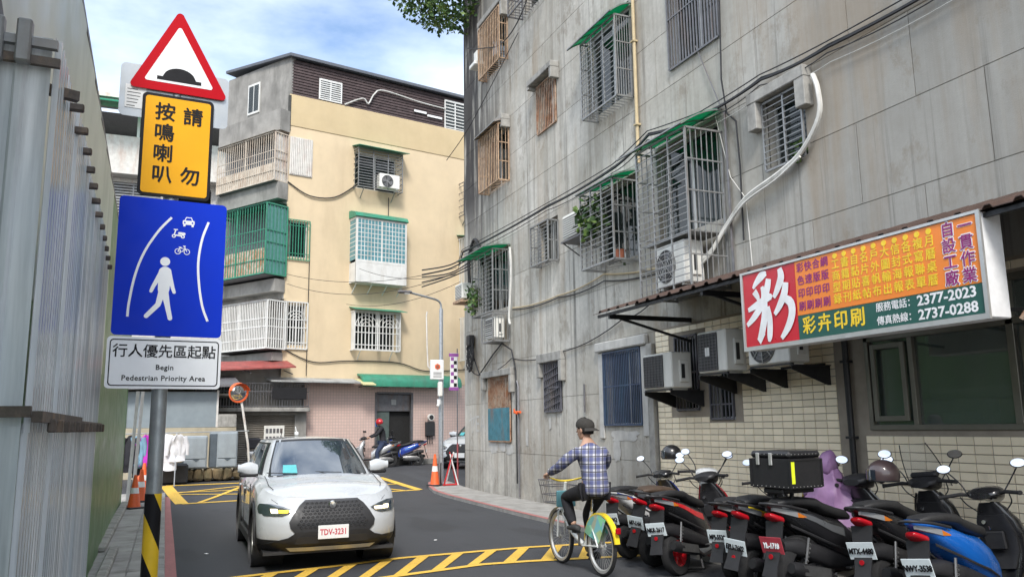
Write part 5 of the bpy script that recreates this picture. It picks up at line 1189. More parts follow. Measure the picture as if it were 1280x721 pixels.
g = MB(); g.rbox(4.52, 5.2, .12, .17, 0.02, 2.45, .01); yo('door', g, 'door_green'); g = MB(); g.rbox(5.22, 6.22, .5, .55, .02, 2.45, .01); yo('door', g, 'black_metal')
g = MB(); g.rbox(4.5, 6.24, .06, .14, 2.46, 3.22, .01); fr_ = yo('transom', g, 'steel_dark'); g = MB(); g.rbox(5.25, 5.5, .03, .06, 2.75, 3.0, .01); yo('number_plate', g, 'grey_sheet', fr_)
g = MB(); g.rbox(1.06, 4.3, -.05, 0, .0, .25, .01); g.rbox(6.4, FX, -.05, 0, 0, .25, .01); yo('plinth', g, 'hood_concrete', kind='stuff')
cn = thing('green_canopy', 'long rounded green metal canopy over the pink tiled ground floor door', 'canopy', YB.location + Matrix.Rotation(YB.rotation_euler.z, 3, 'Z') @ Vector((6 * K, -.3, 3.55 * K)), YB.rotation_euler.z)
g = MB(Matrix.Translation((0, .3, 0))); prof = [(-.02, .60), (-.35, .56), (-.62, .42), (-.72, .22), (-.72, .0), (-.66, .0), (-.60, .2), (-.3, .48), (-.02, .52)]
g.prism([(p[0] * K, p[1] * K) for p in prof], 'x', -2.5 * K, 2.6 * K)
obj('sheet', g, 'green_sheet', cn, sm=50)
for xx in (-2.4, -1.2, 0, 1.2, 2.5): q = MB(Matrix.Translation((0, .3, 0))); q.bar((xx * K, -.02, -.0), (xx * K, -.60, .0), .03); obj('rib', q, 'steel_dark', cn)
mat('pale_yellow_sheet', (.6, .55, .3), .5)
# grey eave strip left of the canopy
g = MB(); g.prism([(.2, 3.95), (-.9, 3.72), (-.9, 3.66), (.2, 3.85)], 'x', -.7, 3.3); yo('eave', g, 'grey_sheet'); g = MB(); g.prism([(-.2, 3.9), (-1.1, 3.62), (-1.1, 3.58), (-.2, 3.84)], 'x', 3.32, 3.95); yo('eave', g, 'pale_yellow_sheet')
# intercom / meter
RZ = Matrix.Rotation(YB.rotation_euler.z, 3, 'Z')
def yloc(x, y, z): return YB.location + RZ @ Vector((x * K, y * K, z * K))
t = thing('electric_meter', 'electricity meter in dark housing on the pink tiled wall', 'meter', yloc(7.2, -.05, 1.3), YB.rotation_euler.z)
g = MB(); g.rbox(-.2, .2, -.12, 0, 0, .55, .02); obj('box', g, 'ac_dark', t); g = MB(); g.cyl((0, -.12, .72), 'y', .13, .12, 20); obj('dial', g, 'ac_white', t, sm=40); g = MB(); g.cyl((0, -.19, .72), 'y', .09, .02, 20); obj('glass', g, 'ac_dark', t)
for q in range(3): g = MB(); g.tube([(-.1 + q * .1, -.05, -.3), (-.1 + q * .1, -.05, 0)], .02, 6); obj('conduit', g, 'cable', t)
# podium on the left with roller shutter and railing
g = MB(); carve(g, 'y', -.35, -.12, (-3.6, 1.05), (0, 2.42), [(-2.6, .55, -1, 2.3)]); g.box(-3.6, -3.4, -.12, 3, 0, 2.42); yo('podium_wall', g, 'grey_render')
g = MB()
z = .02
while z < 2.28: g.add([(-2.6, -.25, z), (.55, -.25, z), (.55, -.285, z + .03), (-2.6, -.285, z + .03), (.55, -.25, z + .075), (-2.6, -.25, z + .075)], [(0, 1, 2, 3), (3, 2, 4, 5)]); z += .075
yo('roller_shutter', g, 'shutter', kind='stuff')
g = MB(); g.rbox(-3.8, 1.06, -.75, .2, 2.43, 2.60, .02); yo('balcony_slab', g, 'hood_concrete')
rl = thing('balcony_railing', 'dark barred railing above the roller shutter', 'railing', yloc(-1.3, -.7, 2.6), YB.rotation_euler.z)
g = MB(); 
for z in (.05, .55 * K * 1.2, 1.0 * K): g.bar((-2.4 * K, 0, z), (2.3 * K, 0, z), .03)
obj('rails', g, 'steel_dark', rl); g = MB()
for i in range(42): x = -2.4 * K + 4.7 * K * i / 41; g.bar((x, 0, 0), (x, 0, 1.0 * K), .018)
obj('bars', g, 'steel_dark', rl, kind='stuff')
g = MB(); g.box(-3.4, 1.0, .1, .2, 2.6, 4.4); yo('podium_back_wall', g, 'grey_render'); g = MB(); g.box(-2.9, -1.6, .02, .1, 2.62, 3.5); yo('window', g, 'glass_dark'); g = MB(); g.rbox(-.6, .9, -.75, -.7, 2.95, 3.45, .01); yo('dark_panel', g, 'black_metal')
ra = thing('red_awning', 'faded red sheet awning above the dark railing', 'awning', yloc(-.9, -.5, 4.1), YB.rotation_euler.z)
mat('red_sheet', (.30, .07, .06), .6, 0, .25, 4, dirt=(.15, .08, .07), dirt_amt=.6); g = MB(); g.add([(-2.1, .5, .25), (.95, .5, .42), (.95, -.55, .12), (-2.1, -.55, -.08), (-2.1, .5, .29), (.95, .5, .46), (.95, -.55, .17), (-2.1, -.55, -.03)], [(0, 1, 2, 3), (7, 6, 5, 4), (0, 4, 5, 1), (1, 5, 6, 2), (2, 6, 7, 3), (3, 7, 4, 0)]); obj('sheet', g, 'red_sheet', ra)
for x in (-2.0, -.6, .85): g = MB(); g.bar((x, .5, .1), (x, -.5, -.1), .03); obj('strut', g, 'steel_dark', ra)
t = thing('notice_plate', 'pale notice plate fixed on the roller shutter', 'notice', yloc(-.32, -.32, 1.5), YB.rotation_euler.z); g = MB(); g.rbox(-.36, .36, -.02, 0, -.3, .3, .01); obj('board', g, 'ac_white', t)
g = MB()
for r in range(2):
    for i in range(5): g.rbox(-.30 + i * .125, -.30 + i * .125 + .09, -.026, -.0205, .04 - r * .27, .2 - r * .27, .005)
obj('faded_print', g, 'steel_dark', t, kind='stuff')

# --- cages and grilles of the yellow building (things of their own)
def ything(name, label, cat, x, y, z, group=None): return thing(name, label, cat, yloc(x, y, z), YB.rotation_euler.z, group)
def ygr(label, x0, x1, z0, z1, out, m='steel', posts=2, nb=10, vertical=True, canopy=None, arch=False, solid=None, cm='green_sheet', thick=.03, w=.022):
    t = ything('window_cage', label, 'window cage', (x0 + x1) / 2, 0, z0); hw = (x1 - x0) / 2 * K; H = (z1 - z0) * K; o = out * K; g = MB()
    for x in (-hw, hw):
        g.bar((x, -o, 0), (x, -o, H), thick)
        if o > .1:
            for z in (0, H): g.bar((x, 0, z), (x, -o, z), thick)
    for z in (0, H): g.bar((-hw, -o, z), (hw, -o, z), thick)
    for i in range(1, posts): x = -hw + 2 * hw * i / posts; g.bar((x, -o, 0), (x, -o, H), thick)
    obj('frame', g, m, t); g = MB()
    if vertical:
        for i in range(1, nb): x = -hw + 2 * hw * i / nb; g.bar((x, -o, 0), (x, -o, H), w)
        for z in ((.15, .85) if not arch else (.13, .45, .62)): g.bar((-hw, -o - .01, H * z), (hw, -o - .01, H * z), w)
        if o > .1:
            for s_ in (-hw, hw):
                for i in range(1, 4): g.bar((s_, -o * i / 4, 0), (s_, -o * i / 4, H), w)
    else:
        for i in range(1, nb): z = H * i / nb; g.bar((-hw, -o, z), (hw, -o, z), w)
        if o > .1:
            for s_ in (-hw, hw):
                for i in range(1, nb, 2): z = H * i / nb; g.bar((s_, 0, z), (s_, -o, z), w)
    obj('bars', g, m, t, kind='stuff')
    if arch:
        g = MB()
        for cx_ in ((0,) if arch == 1 else (-hw * .5, hw * .5)):
            for r in (.34, .22, .12): rr = hw * (.9 if arch == 1 else .5) * r / .36; g.tube([(cx_ + rr * math.cos(PI * k / 10), -o - .02, H * .62 + rr * .9 * math.sin(PI * k / 10)) for k in range(11)], .014, 5)
        obj('arches', g, m, t, kind='stuff')
    if canopy:
        g = MB(); ov = canopy; g.add([(-hw - .08, 0, H + .18), (hw + .2, 0, H + .18), (hw + .2, -o - ov, H + .03), (-hw - .08, -o - ov, H + .03), (-hw - .08, 0, H + .2), (hw + .2, 0, H + .2), (hw + .2, -o - ov, H + .05), (-hw - .08, -o - ov, H + .05)], [(0, 1, 2, 3), (7, 6, 5, 4), (0, 4, 5, 1), (1, 5, 6, 2), (2, 6, 7, 3), (3, 7, 4, 0)]); obj('canopy', g, cm, t)
    for s_ in (-hw * .7, hw * .7):
        if o > .1: g = MB(); g.bar((s_, 0, -.35), (s_, -o * .8, -.02), .025); obj('stay', g, m, t)
    return t
t = ygr('grey slatted window cage with green top and an air conditioner on the yellow wall', 3.15, 5.42, 12.8, 14.65, .55, 'steel', 3, 14, False, canopy=.25)
a_ = ac_unit('outdoor unit with round fan in the top cage of the yellow wall', 0, .86, 0, .58, 0, .3, True, group=None); a_.location = yloc(4.72, -.46, 12.86); a_.rotation_euler.z = PI / 2 + YB.rotation_euler.z
t = ygr('white arched window grille low on the yellow wall under a green strip', 3.15, 5.42, 5.2, 6.95, .45, 'white_frame', 2, 13, True, canopy=.25, arch=2, thick=.045, w=.03)
t = ygr('narrow white arched grille next to the corner balcony', .05, 1.08, 5.15, 7.2, .06, 'white_frame', 2, 8, True, arch=1, thick=.045, w=.03)
t = ygr('flat dark green grille next to the green corner cage', .05, 1.08, 9.1, 10.9, .06, 'green_sheet', 2, 8, True)
t = ything('window_boarding', 'pale corrugated panel closing the window beside the rusty top balcony', 'panel', .58, -.05, 13.0); g = MB(); n = 12
for i in range(n): x = -.42 + .84 * i / n; g.add([(x, 0, 0), (x + .03, -.03, 0), (x + .06, 0, 0), (x, 0, 1.42), (x + .03, -.03, 1.42), (x + .06, 0, 1.42)], [(0, 1, 4, 3), (1, 2, 5, 4)])
obj('sheet', g, 'white_grimy', t); g = MB(); g.box(-.44, .44, .005, .03, -.03, 1.45); obj('frame', g, 'white_grimy', t)
# bay window
t = ything('bay_window', 'white box bay window with teal grid panes and green roof on the yellow wall', 'bay window', 4.3, 0, 8.25)
hw, o, H = 1.28 * K, .75 * K, 3.05 * K; g = MB(); g.box(-hw, hw, -o, 0, 0, .05); g.box(-hw, hw, -o, -o + .04, .05, H * .30); g.box(-hw, -hw + .04, -o + .04, 0, .05, H * .3); g.box(hw - .04, hw, -o + .04, 0, .05, H * .3); g.box(-hw, hw, -o, 0, H - .1, H)
for x in (-hw, hw - .07): g.box(x, x + .07, -o - .004, -o + .06, 0, H)
g.box(-hw, hw, -o - .006, -o + .05, H * .3, H * .34); g.box(-.03, .03, -o - .003, -o + .04, H * .34, H - .1); obj('box', g, 'white_frame', t)
mat('teal_glass', (.12, .28, .32), .15, 0, .15, 4)
for s_ in (-1, 1):
    g = MB(); a, b = (-hw + .07, -.03) if s_ < 0 else (.03, hw - .07); g.box(a, b, -o + .01, -o + .02, H * .34, H - .1); pn = obj('pane', g, 'teal_glass', t)
    g = MB()
    for i in range(1, 7): x = a + (b - a) * i / 7; g.box(x - .012, x + .012, -o, -o + .008, H * .34, H - .1)
    for i in range(1, 9): z = H * .34 + (H * .66 - .1) * i / 9; g.box(a, b, -o - .001, -o + .007, z - .012, z + .012)
    obj('grid', g, 'white_frame', pn, kind='stuff')
for s_ in (-hw + .01, hw - .02):
    g = MB(); g.box(s_, s_ + .01, -o + .06, 0, H * .34, H - .1); pn = obj('pane', g, 'teal_glass', t); g = MB()
    for i in range(1, 9): z = H * .34 + (H * .66 - .1) * i / 9; g.box(s_ - .006, s_ + .016, -o + .06, 0, z - .012, z + .012)
    obj('grid', g, 'white_frame', pn, kind='stuff')
g = MB(); g.prism([(0, H + .30), (-.25, H + .27), (-o + .05, H + .16), (-o - .08, H + .0), (-o - .06, H - .02), (0, H)], 'x', -hw - .05, hw + .05); obj('roof', g, 'green_sheet', t, sm=40)
for i in range(4): x = -hw + .12 + i * (2 * hw - .24) / 3; g = MB(); g.bar((x, 0, -.36), (x, -o * .8, 0), .03); obj('stay', g, 'white_frame', t)
# cages on the left face with near-end returns
def lcage(label, t0, t1, z0, z1, off, m, nb, solid=None, roof=False, low=None, w=.022):
    c0 = LP((t0 + t1) / 2, 0); t = thing('balcony_cage', label, 'balcony cage', yloc(c0[0], c0[1], z0), YB.rotation_euler.z); H = (z1 - z0) * K
    def Q(tt, of, z): p = LP(tt, of); return ((p[0] - c0[0]) * K, (p[1] - c0[1]) * K, z)
    g = MB()
    for z in (0, H): g.bar(Q(t0, off, z), Q(t1, off, z), .05); g.bar(Q(t0, off, z), Q(t0, 0, z), .05); g.bar(Q(t1, off, z), Q(t1, 0, z), .05)
    for tt in (t0, (t0 + t1) / 2, t1): g.bar(Q(tt, off, 0), Q(tt, off, H), .05)
    g.bar(Q(t0, .02, 0), Q(t0, .02, H), .05); obj('frame', g, m, t); g = MB()
    for i in range(1, nb): tt = t0 + (t1 - t0) * i / nb; g.bar(Q(tt, off, 0), Q(tt, off, H), w)
    for q in (.2, .45, .62): g.bar(Q(t0, off, H * q), Q(t1, off, H * q), w)
    n2 = max(5, int(nb * off / (t1 - t0)))
    for i in range(1, n2): g.bar(Q(t0, off * i / n2, 0), Q(t0, off * i / n2, H), w)
    for q in (.2, .45, .62): g.bar(Q(t0, off, H * q), Q(t0, 0, H * q), w)
    obj('bars', g, m, t, kind='stuff')
    g = MB(); g.add([Q(t0, off, 0), Q(t1, off, 0), Q(t1, 0, 0), Q(t0, 0, 0)], [(0, 1, 2, 3)]); g.add([Q(t0, off, -.04), Q(t1, off, -.04), Q(t1, 0, -.04), Q(t0, 0, -.04)], [(3, 2, 1, 0)]); obj('floor', g, 'steel_dark', t)
    if solid:
        g = MB(); e = off * .97; g.add([Q(t0 + .03, e, 0), Q(t0 + .03, 0, 0), Q(t0 + .03, 0, H), Q(t0 + .03, e, H)], [(0, 1, 2, 3)]); obj('end_sheet', g, solid, t)
        g = MB(); g.add([Q(t0, e, 0), Q(t1, e, 0), Q(t1, e, H * .36), Q(t0, e, H * .36)], [(0, 1, 2, 3)]); obj('lower_sheet', g, low or solid, t)
        g = MB(); g.add([Q(t0 + .02, .05, 0), Q(t1, .05, 0), Q(t1, .05, H), Q(t0 + .02, .05, H)], [(0, 1, 2, 3)]); obj('back_sheet', g, 'curtain', t)
    g = MB(); g.add([Q(t0 - .05, off + .1, H + .03), Q(t1, off + .1, H + .03), Q(t1, 0, H + .12), Q(t0 - .05, 0, H + .12)], [(0, 1, 2, 3)]); obj('roof', g, roof or m, t)
    return t
mat('cream_bar', (.52, .46, .38), .7, 0, .2, 5, dirt=(.3, .17, .1), dirt_amt=.6); mat('teal_sheet', (.10, .26, .24), .4, 0, .12)
lcage('rusty cream barred balcony cage at the top of the corner', .0, 4.1, 12.55, 14.75, .75, 'cream_bar', 26, 'white_grimy', low='cream_bar')
lcage('large green balcony cage on the middle floor corner', -.1, 3.9, 8.3, 11.4, 1.15, 'green_sheet', 22, 'teal_sheet', low='rust_pale')
lcage('long white barred balcony cage on the lower corner', -.2, 3.6, 5.1, 7.15, 1.0, 'white_frame', 34, None, w=.03)
# cages at the far right of the yellow wall
ygr('partly hidden cage on the right edge of the yellow wall, upper', 8.9, 10.2, 12.2, 13.9, .5, 'steel_dark', 2, 10, False)
ygr('partly hidden cage with green top on the right edge of the yellow wall', 8.85, 10.4, 8.6, 11.0, .6, 'white_frame', 2, 12, True, canopy=.2)
ygr('partly hidden white grille on the right edge of the yellow wall, lowest', 8.9, 10.2, 4.9, 7.0, .5, 'white_frame', 2, 9, True)

# ================================================================ LEFT BACKGROUND: shed and white building
sh = thing('shed', 'low beige walled shed with grey sheet windows behind the cabinets', 'shed', (-.3, 27.3, .29))
mat('beige_wall', (.42, .37, .27), .9, 0, .15, 2, .2, 30, dirt=(.2, .17, .12), dirt_amt=.5); mat('sheet_blue_grey', (.24, .28, .30), .5, .2, .12, 2)
g = MB(); g.box(-3, 2.35, 0, .2, 0, 1.5); obj('wall', g, 'beige_wall', sh); g = MB(); g.box(-3, 2.35, 3, 3.2, 0, 3.0); obj('wall', g, 'beige_wall', sh)
for x0, x1 in ((-3, -.85), (-.8, 1.75)): g = MB(); g.rbox(x0, x1, .02, .12, 1.5, 2.6, .01); obj('sheet_panel', g, 'sheet_blue_grey', sh)
g = MB(); g.rbox(1.8, 2.35, -.02, .2, 1.5, 1.9, .02); g.box(-3, 2.3, .2, 3, 2.5, 2.55); obj('wall_cap', g, 'hood_concrete', sh)
g = MB(); g.add([(-3.2, -.4, 2.55), (2.4, -.4, 2.75), (2.4, 3.2, 3.3), (-3.2, 3.2, 3.1), (-3.2, -.4, 2.62), (2.4, -.4, 2.82), (2.4, 3.2, 3.37), (-3.2, 3.2, 3.17)], [(3, 2, 1, 0), (4, 5, 6, 7), (0, 1, 5, 4), (1, 2, 6, 5), (2, 3, 7, 6), (3, 0, 4, 7)]); obj('roof', g, 'steel_dark', sh)
for x in (-.82, 1.77): g = MB(); g.rbox(x - .03, x + .03, -.01, .1, 1.5, 2.65, .005); obj('post', g, 'white_grimy', sh)
# parked scooter-like bag trolley left of the car handled in vehicles
wb = thing('white_building', 'white building with dark balconies and green sheet awning far behind the signs', 'building', (-1.0, 42, .29))
g = MB(); oW = -1.0
carve(g, 'y', 0, .3, (-9, 12), (0, 17.3), [(-5, 6.5, 15.3, 16.9), (-2.2, .2, 11.0, 13.2), (1.0, 2.5, 11.0, 13.2), (-5, 6.5, 6.5, 9.8)]); g.box(-9, 12, 2, 2.2, 0, 17.2); obj('wall', g, 'white_grimy', wb)
g = MB(); g.box(-9, 12, 1.6, 1.7, 0, 17.2); obj('inner_wall', g, 'dark_room', wb)
g = MB()
for i in range(16): z = 11.02 + i * .137; g.box(-2.2, .2, -.03, .02, z, z + .08)
obj('louvre', g, 'steel', wb, kind='stuff')
g = MB(); g.box(-1.04, -.98, -.05, .0, 11.0, 13.2); obj('mullion', g, 'steel', wb)
g = MB(); g.add([(-6, -.1, 17.2), (7, -.1, 17.2), (7, -2.4, 16.3), (-6, -2.4, 16.3), (-6, -.1, 17.26), (7, -.1, 17.26), (7, -2.4, 16.36), (-6, -2.4, 16.36)], [(3, 2, 1, 0), (4, 5, 6, 7), (0, 1, 5, 4), (1, 2, 6, 5), (2, 3, 7, 6), (3, 0, 4, 7)]); obj('awning', g, 'green_canopy', wb)
g = MB()
for i in range(9): x = -6 + i * 1.6; g.bar((x, -.1, 17.15), (x, -2.4, 16.25), .05); 
obj('awning_rib', g, 'steel_dark', wb, kind='stuff')
for x in (-4, -1.0, 2.2): g = MB(); g.box(x, x + .12, -.5, -.3, 15.3, 16.45); obj('balcony_post', g, 'white', wb)
g = MB(); g.box(-9, 12, -.8, -.02, 13.4, 15.25); obj('balcony_front', g, 'white_grimy', wb); g = MB(); g.box(-9, 12, -.3, .35, 17.3, 17.5); obj('roof_edge', g, 'white_grimy', wb)
rb = thing('brick_hut', 'small red brick rooftop hut left of the yellow building', 'building', (5.2, 44, 15.8)); mat('brick_red', (.28, .10, .07), .9, 0, .3, 6); 
g = MB(); g.box(-1.5, 3.4, 0, 3, 1.2, 3.1); obj('wall', g, 'brick_red', rb); g = MB(); g.add([(-1.8, -.4, 3.2), (3.8, -.4, 2.9), (3.8, 3.2, 3.3), (-1.8, 3.2, 3.7)], [(0, 1, 2, 3)]); obj('roof', g, 'brick_red', rb); g = MB(); g.box(-1.5, 3.4, -.3, .0, -1.5, 1.15); obj('lower_wall', g, 'steel_dark', rb)
# buildings closing the side streets
eb = thing('plain_building', 'plain grey building at the far end of the side street behind the grey corner', 'building', (15, 40, .29)); g = MB(); g.rbox(0, 14, 0, 10, 0, 14, .05); obj('wall', g, 'grey_render', eb); g = MB(); g.rbox(-.2, 14.2, -.2, 10, 14, 14.3, .05); obj('roof', g, 'roof_slate', eb)

# ================================================================ LAMP POLE and street corner bits
lp = thing('street_lamp', 'grey street lamp pole with a long arm at the grey building corner', 'street lamp', (7.12, 22.15, .14))
g = MB(); g.tube([(0, 0, 0), (0, 0, 3.0)], .07, 14); g.tube([(0, 0, 3.0), (.0, 0, 4.9)], .055, 14); obj('pole', g, 'galv', lp, sm=40)
g = MB(); g.tube(spl([(0, 0, 4.85), (-.02, 0, 5.05), (-.14, -.02, 5.15), (-.5, -.08, 5.22), (-.95, -.15, 5.30)]), .03, 10); obj('arm', g, 'galv', lp, sm=50)
g = MB(); g.rbox(-1.32, -.92, -.24, -.10, 5.27, 5.35, .03); obj('lamp_head', g, 'steel_dark', lp); g = MB(); g.rbox(-1.14, -.98, -.22, -.12, 5.25, 5.272, .01); obj('lens', g, 'white', lp)
t = thing('camera_sign', 'white box with orange emblem plate on the lamp pole', 'sign', (6.97, 22.05, 3.02))
g = MB(); g.rbox(-.19, .19, -.04, .08, 0, .55, .015); obj('board', g, 'white', t); g = MB(); g.cyl((0, -.045, .36), 'y', .085, .01, 6); em = obj('emblem', g, 'orange', t); g = MB(); g.cyl((0, -.052, .36), 'y', .05, .006, 16); obj('emblem_centre', g, 'brick_red', em)
for z in (.07, .13, .18): g = MB(); g.box(-.12, .12, -.044, -.0405, z, z + .018); obj('text_line', g, 'ac_dark', t)
t = thing('pole_camera', 'small white camera and grey box strapped under the sign on the lamp pole', 'camera', (7.05, 22.05, 2.3)); g = MB(); g.rbox(-.06, .06, -.09, .03, .25, .65, .02); obj('box', g, 'ac_white', t); g = MB(); g.cyl((-.06, -.1, .1), 'z', .05, .14, 14); g.tube([(-.06, -.1, .04), (-.1, -.12, -.03)], .04, 10); obj('camera_body', g, 'white', t, sm=40)
g = MB(); g.tube([(6.75, 22.2, 3.4), (6.72, 22.2, 4.0), (6.7, 22.2, 4.85), (6.72, 22.2, 4.95)], .02, 8); g.tube([(6.75, 22.2, 3.4), (6.9, 22.15, 3.2)], .02, 6); tag(obj('conduit', g, 'white_grimy', sm=50), 'thin white conduit rising left of the lamp pole', 'pipe')
# purple checked banner
t = thing('checked_banner', 'narrow purple and white checked banner beside the lamp pole', 'banner', (7.45, 22.0, 2.72)); mat('purple', (.28, .08, .32), .6); g = MB(); g.box(-.11, .11, 0, .015, 0, 1.05); obj('cloth', g, 'white', t)
for r in range(8):
    for c in range(2):
        if (r + c) % 2: g = MB(); g.box(-.09 + c * .09, 0 + c * .09, -.004, 0, .10 + r * .105, .2 + r * .105); obj('check', g, ('ink', 'purple')[r % 2], t)
for z in (0.0, .95): g = MB(); g.box(-.14, .14, -.006, .02, z, z + .09); obj('border', g, 'purple', t)
g = MB(); g.tube([(7.56, 22.02, .1), (7.56, 22.02, 3.9)], .018, 8); tag(obj('thin_pole', g, 'steel_dark', sm=50), 'thin pole carrying the checked banner at the wall corner', 'pole')
cone('worn orange cone standing at the foot of the lamp pole', 6.93, 22.1, .85, .12 + .0, group=None)
t = thing('folding_barrier', 'red and white folding barrier leaning at the lamp pole foot', 'barrier', (7.32, 21.9, .12)); 
for i, (a, b, m) in enumerate((((-.2, 0, 0), (.05, 0, .85), 'red'), ((.22, 0, 0), (-.02, 0, .85), 'white'), ((-.12, .1, 0), (.12, .1, .9), 'white'), ((.2, .1, 0), (.0, .1, .9), 'red'), ((.24, .12, 0), (.24, .12, 1.15), 'red'))): g = MB(); g.bar(a, b, .03); obj('bar', g, m, t)
g = MB(); g.rbox(-.2, .26, .02, .12, 0, .04, .01); obj('base', g, 'red', t)
# ================================================================ VEHICLES
def paint(name, col, metal=.0, rough=.3): return mat(name, col, rough, metal, .03, 2, coat=.8)
paint('car_white', (.53, .555, .58)); paint('scooter_black', (.016, .016, .018)); paint('scooter_grey', (.16, .17, .18), .4); paint('scooter_silver', (.50, .51, .52), .4); paint('scooter_blue', (.01, .14, .55), .2)
paint('scooter_white', (.72, .73, .73)); paint('scooter_red', (.5, .012, .02)); paint('bike_white', (.7, .72, .70)); paint('bike_yellow', (.85, .62, .03)); paint('deep_blue', (.02, .05, .32))
mat('seat_vinyl', (.020, .020, .021), .55, 0, .15, 20, .2, 120); mat('seat_brown', (.07, .045, .03), .55, 0, .15, 20, .2, 120); mat('chrome', (.6, .6, .6), .15, 1, .02); mat('dull_metal', (.22, .22, .22), .4, .8, .2, 10); mat('plate_white', (.72, .80, .82), .5, 0, .05, 12); mat('plate_red', (.45, .05, .07), .5, 0, .1, 10)
mat('plate_green', (.02, .14, .10), .5); mat('plate_text_red', (.55, .05, .08), .5)
def lensmat(name, col, em, e):
    m, t = newmat(name); t.b.inputs['Base Color'].default_value = rgba(col); t.b.inputs['Roughness'].default_value = .12
    if e: t.b.inputs['Emission Color'].default_value = rgba(em); t.b.inputs['Emission Strength'].default_value = e
    MATS[name] = m
lensmat('lens_red', (.38, .008, .015), (1, .05, .03), 0); lensmat('lens_amber', (.55, .16, .02), (1, .5, .05), 0); lensmat('lamp_lit', (.9, .8, .6), (1, .82, .5), 2.2); lensmat('amber_lit', (.9, .5, .05), (1, .55, .05), 1.2); lensmat('lens_clear', (.22, .23, .24), (1, 1, 1), 0)
WT = [(-.5, .62), (-.5, .80), (-.44, .93), (-.30, .99), (-.12, 1.0), (.12, 1.0), (.30, .99), (.44, .93), (.5, .80), (.5, .62)]
def wheel(parent, c, r, w, axis='y', rim='alu', spokes=5, hub=.18, name='wheel', rimr=.64, label=None, thin=False):
    """tyre with rim, spokes and hub; child of parent, axle along the given axis"""
    c = Vector(c); e = tuple(c)
    g = MB(); g.lathe((0, 0, 0), axis, [(o * w, r * q) for o, q in [(-.5, rimr), (-.5, (1 + rimr) / 2), (-.42, .955), (-.25, .992), (0, 1.0), (.25, .992), (.42, .955), (.5, (1 + rimr) / 2), (.5, rimr)]], 32)
    ty = obj('wheel', g, 'rubber', parent, sm=35, loc=e)
    if label: ty['label'] = label
    g = MB(); g.lathe((0, 0, 0), axis, [(-.47 * w, r * rimr * 1.02), (-.42 * w, r * rimr * .9), (.0, r * rimr * .86), (.42 * w, r * rimr * .9), (.47 * w, r * rimr * 1.02)], 28)
    a = Vector((0, 1, 0)) if axis == 'y' else Vector((1, 0, 0)); u = Vector((0, 0, 1)); q = a.cross(u)
    g.cyl((0, 0, 0), axis, r * hub, w * .9, 16)
    for k in range(spokes):
        t = 2 * PI * k / spokes; d = u * math.cos(t) + q * math.sin(t)
        if thin: g.tube([d * r * .05, d * r * rimr * .95], .0014, 3, False)
        else:
            for sd_ in (-.28, .28): g.bar(d * r * hub * .8 + a * w * sd_, d * r * rimr * .92 + a * w * sd_ * 1.3, r * .11, .02, a)
    obj('rim', g, rim, ty, sm=35); return ty
# ---------------------------------------------------------------- car
def plerp(tab, x):
    if x <= tab[0][0]: return tab[0][1]
    for (a, b), (c, d) in zip(tab, tab[1:]):
        if x <= c:
            t = (x - a) / (c - a); t = t * t * (3 - 2 * t) * .5 + t * .5; return b + (d - b) * t
    return tab[-1][1]
AX1, AX2, WR = .90, 3.54, .345
def car_hull(v):
    """half outline at height fraction v: list of (x, y)"""
    yf = plerp([(0, .16), (.18, .03), (.35, 0), (.6, .0), (.82, .05), (1, .17)], v); yr = plerp([(0, 4.38), (.3, 4.46), (.6, 4.44), (1, 4.30)], v)
    hw = plerp([(0, .85), (.2, .905), (.5, .91), (.8, .895), (1, .825)], v); P = []
    for xn in (0, .15, .3, .45, .6, .72, .82, .90, .95): P.append((xn * hw * .985, yf + .36 * xn ** 4.5))
    P.append((hw * .975, yf + .40))
    for y in (.52, .56, .62, .72, .82, .90, .98, 1.08, 1.18, 1.24, 1.28, 1.5, 1.9, 2.3, 2.75, 3.10, 3.16, 3.20, 3.26, 3.36, 3.46, 3.54, 3.62, 3.72, 3.82, 3.88, 3.92): P.append((hw * (1 - .015 * abs(y - 2.2) ** 1.2 * .5), max(y, yf + .42) if y < .6 else y))
    for xn, dy in ((.975, .34), (.93, .22), (.84, .12), (.7, .06), (.45, .02), (0, 0)): P.append((xn * hw, yr - dy))
    return P
def zbelt(y): return plerp([(0, .80), (.17, .86), (.6, .97), (1.15, 1.06), (1.6, 1.07), (3.2, 1.10), (4.3, 1.13)], y)
def zbot(y):
    z = plerp([(0, .24), (.5, .22), (4, .22), (4.46, .30)], y)
    for ax in (AX1, AX2):
        d = abs(y - ax)
        if d < .385: z = max(z, WR + math.sqrt(max(.385 ** 2 - d * d, 0)))
    return z
VL = [0, .08, .16, .24, .33, .42, .52, .62, .72, .82, .90, .96, 1.0]
def hull_pt(i, v):
    x, y = car_hull(v)[i]; zb, zt = zbot(y), zbelt(y); return (x, y, zb + (zt - zb) * v)
def front_y(x, z):
    v = 0.5; ax_ = abs(x)
    for _ in range(6):
        P = car_hull(v); k = 0
        while k < 8 and P[k + 1][0] < ax_: k += 1
        t = min(max((ax_ - P[k][0]) / max(P[k + 1][0] - P[k][0], 1e-6), 0), 1.3); y = P[k][1] + (P[k + 1][1] - P[k][1]) * t
        zb, zt = zbot(y), zbelt(y); v = min(max((z - zb) / (zt - zb), 0), 1)
    return y
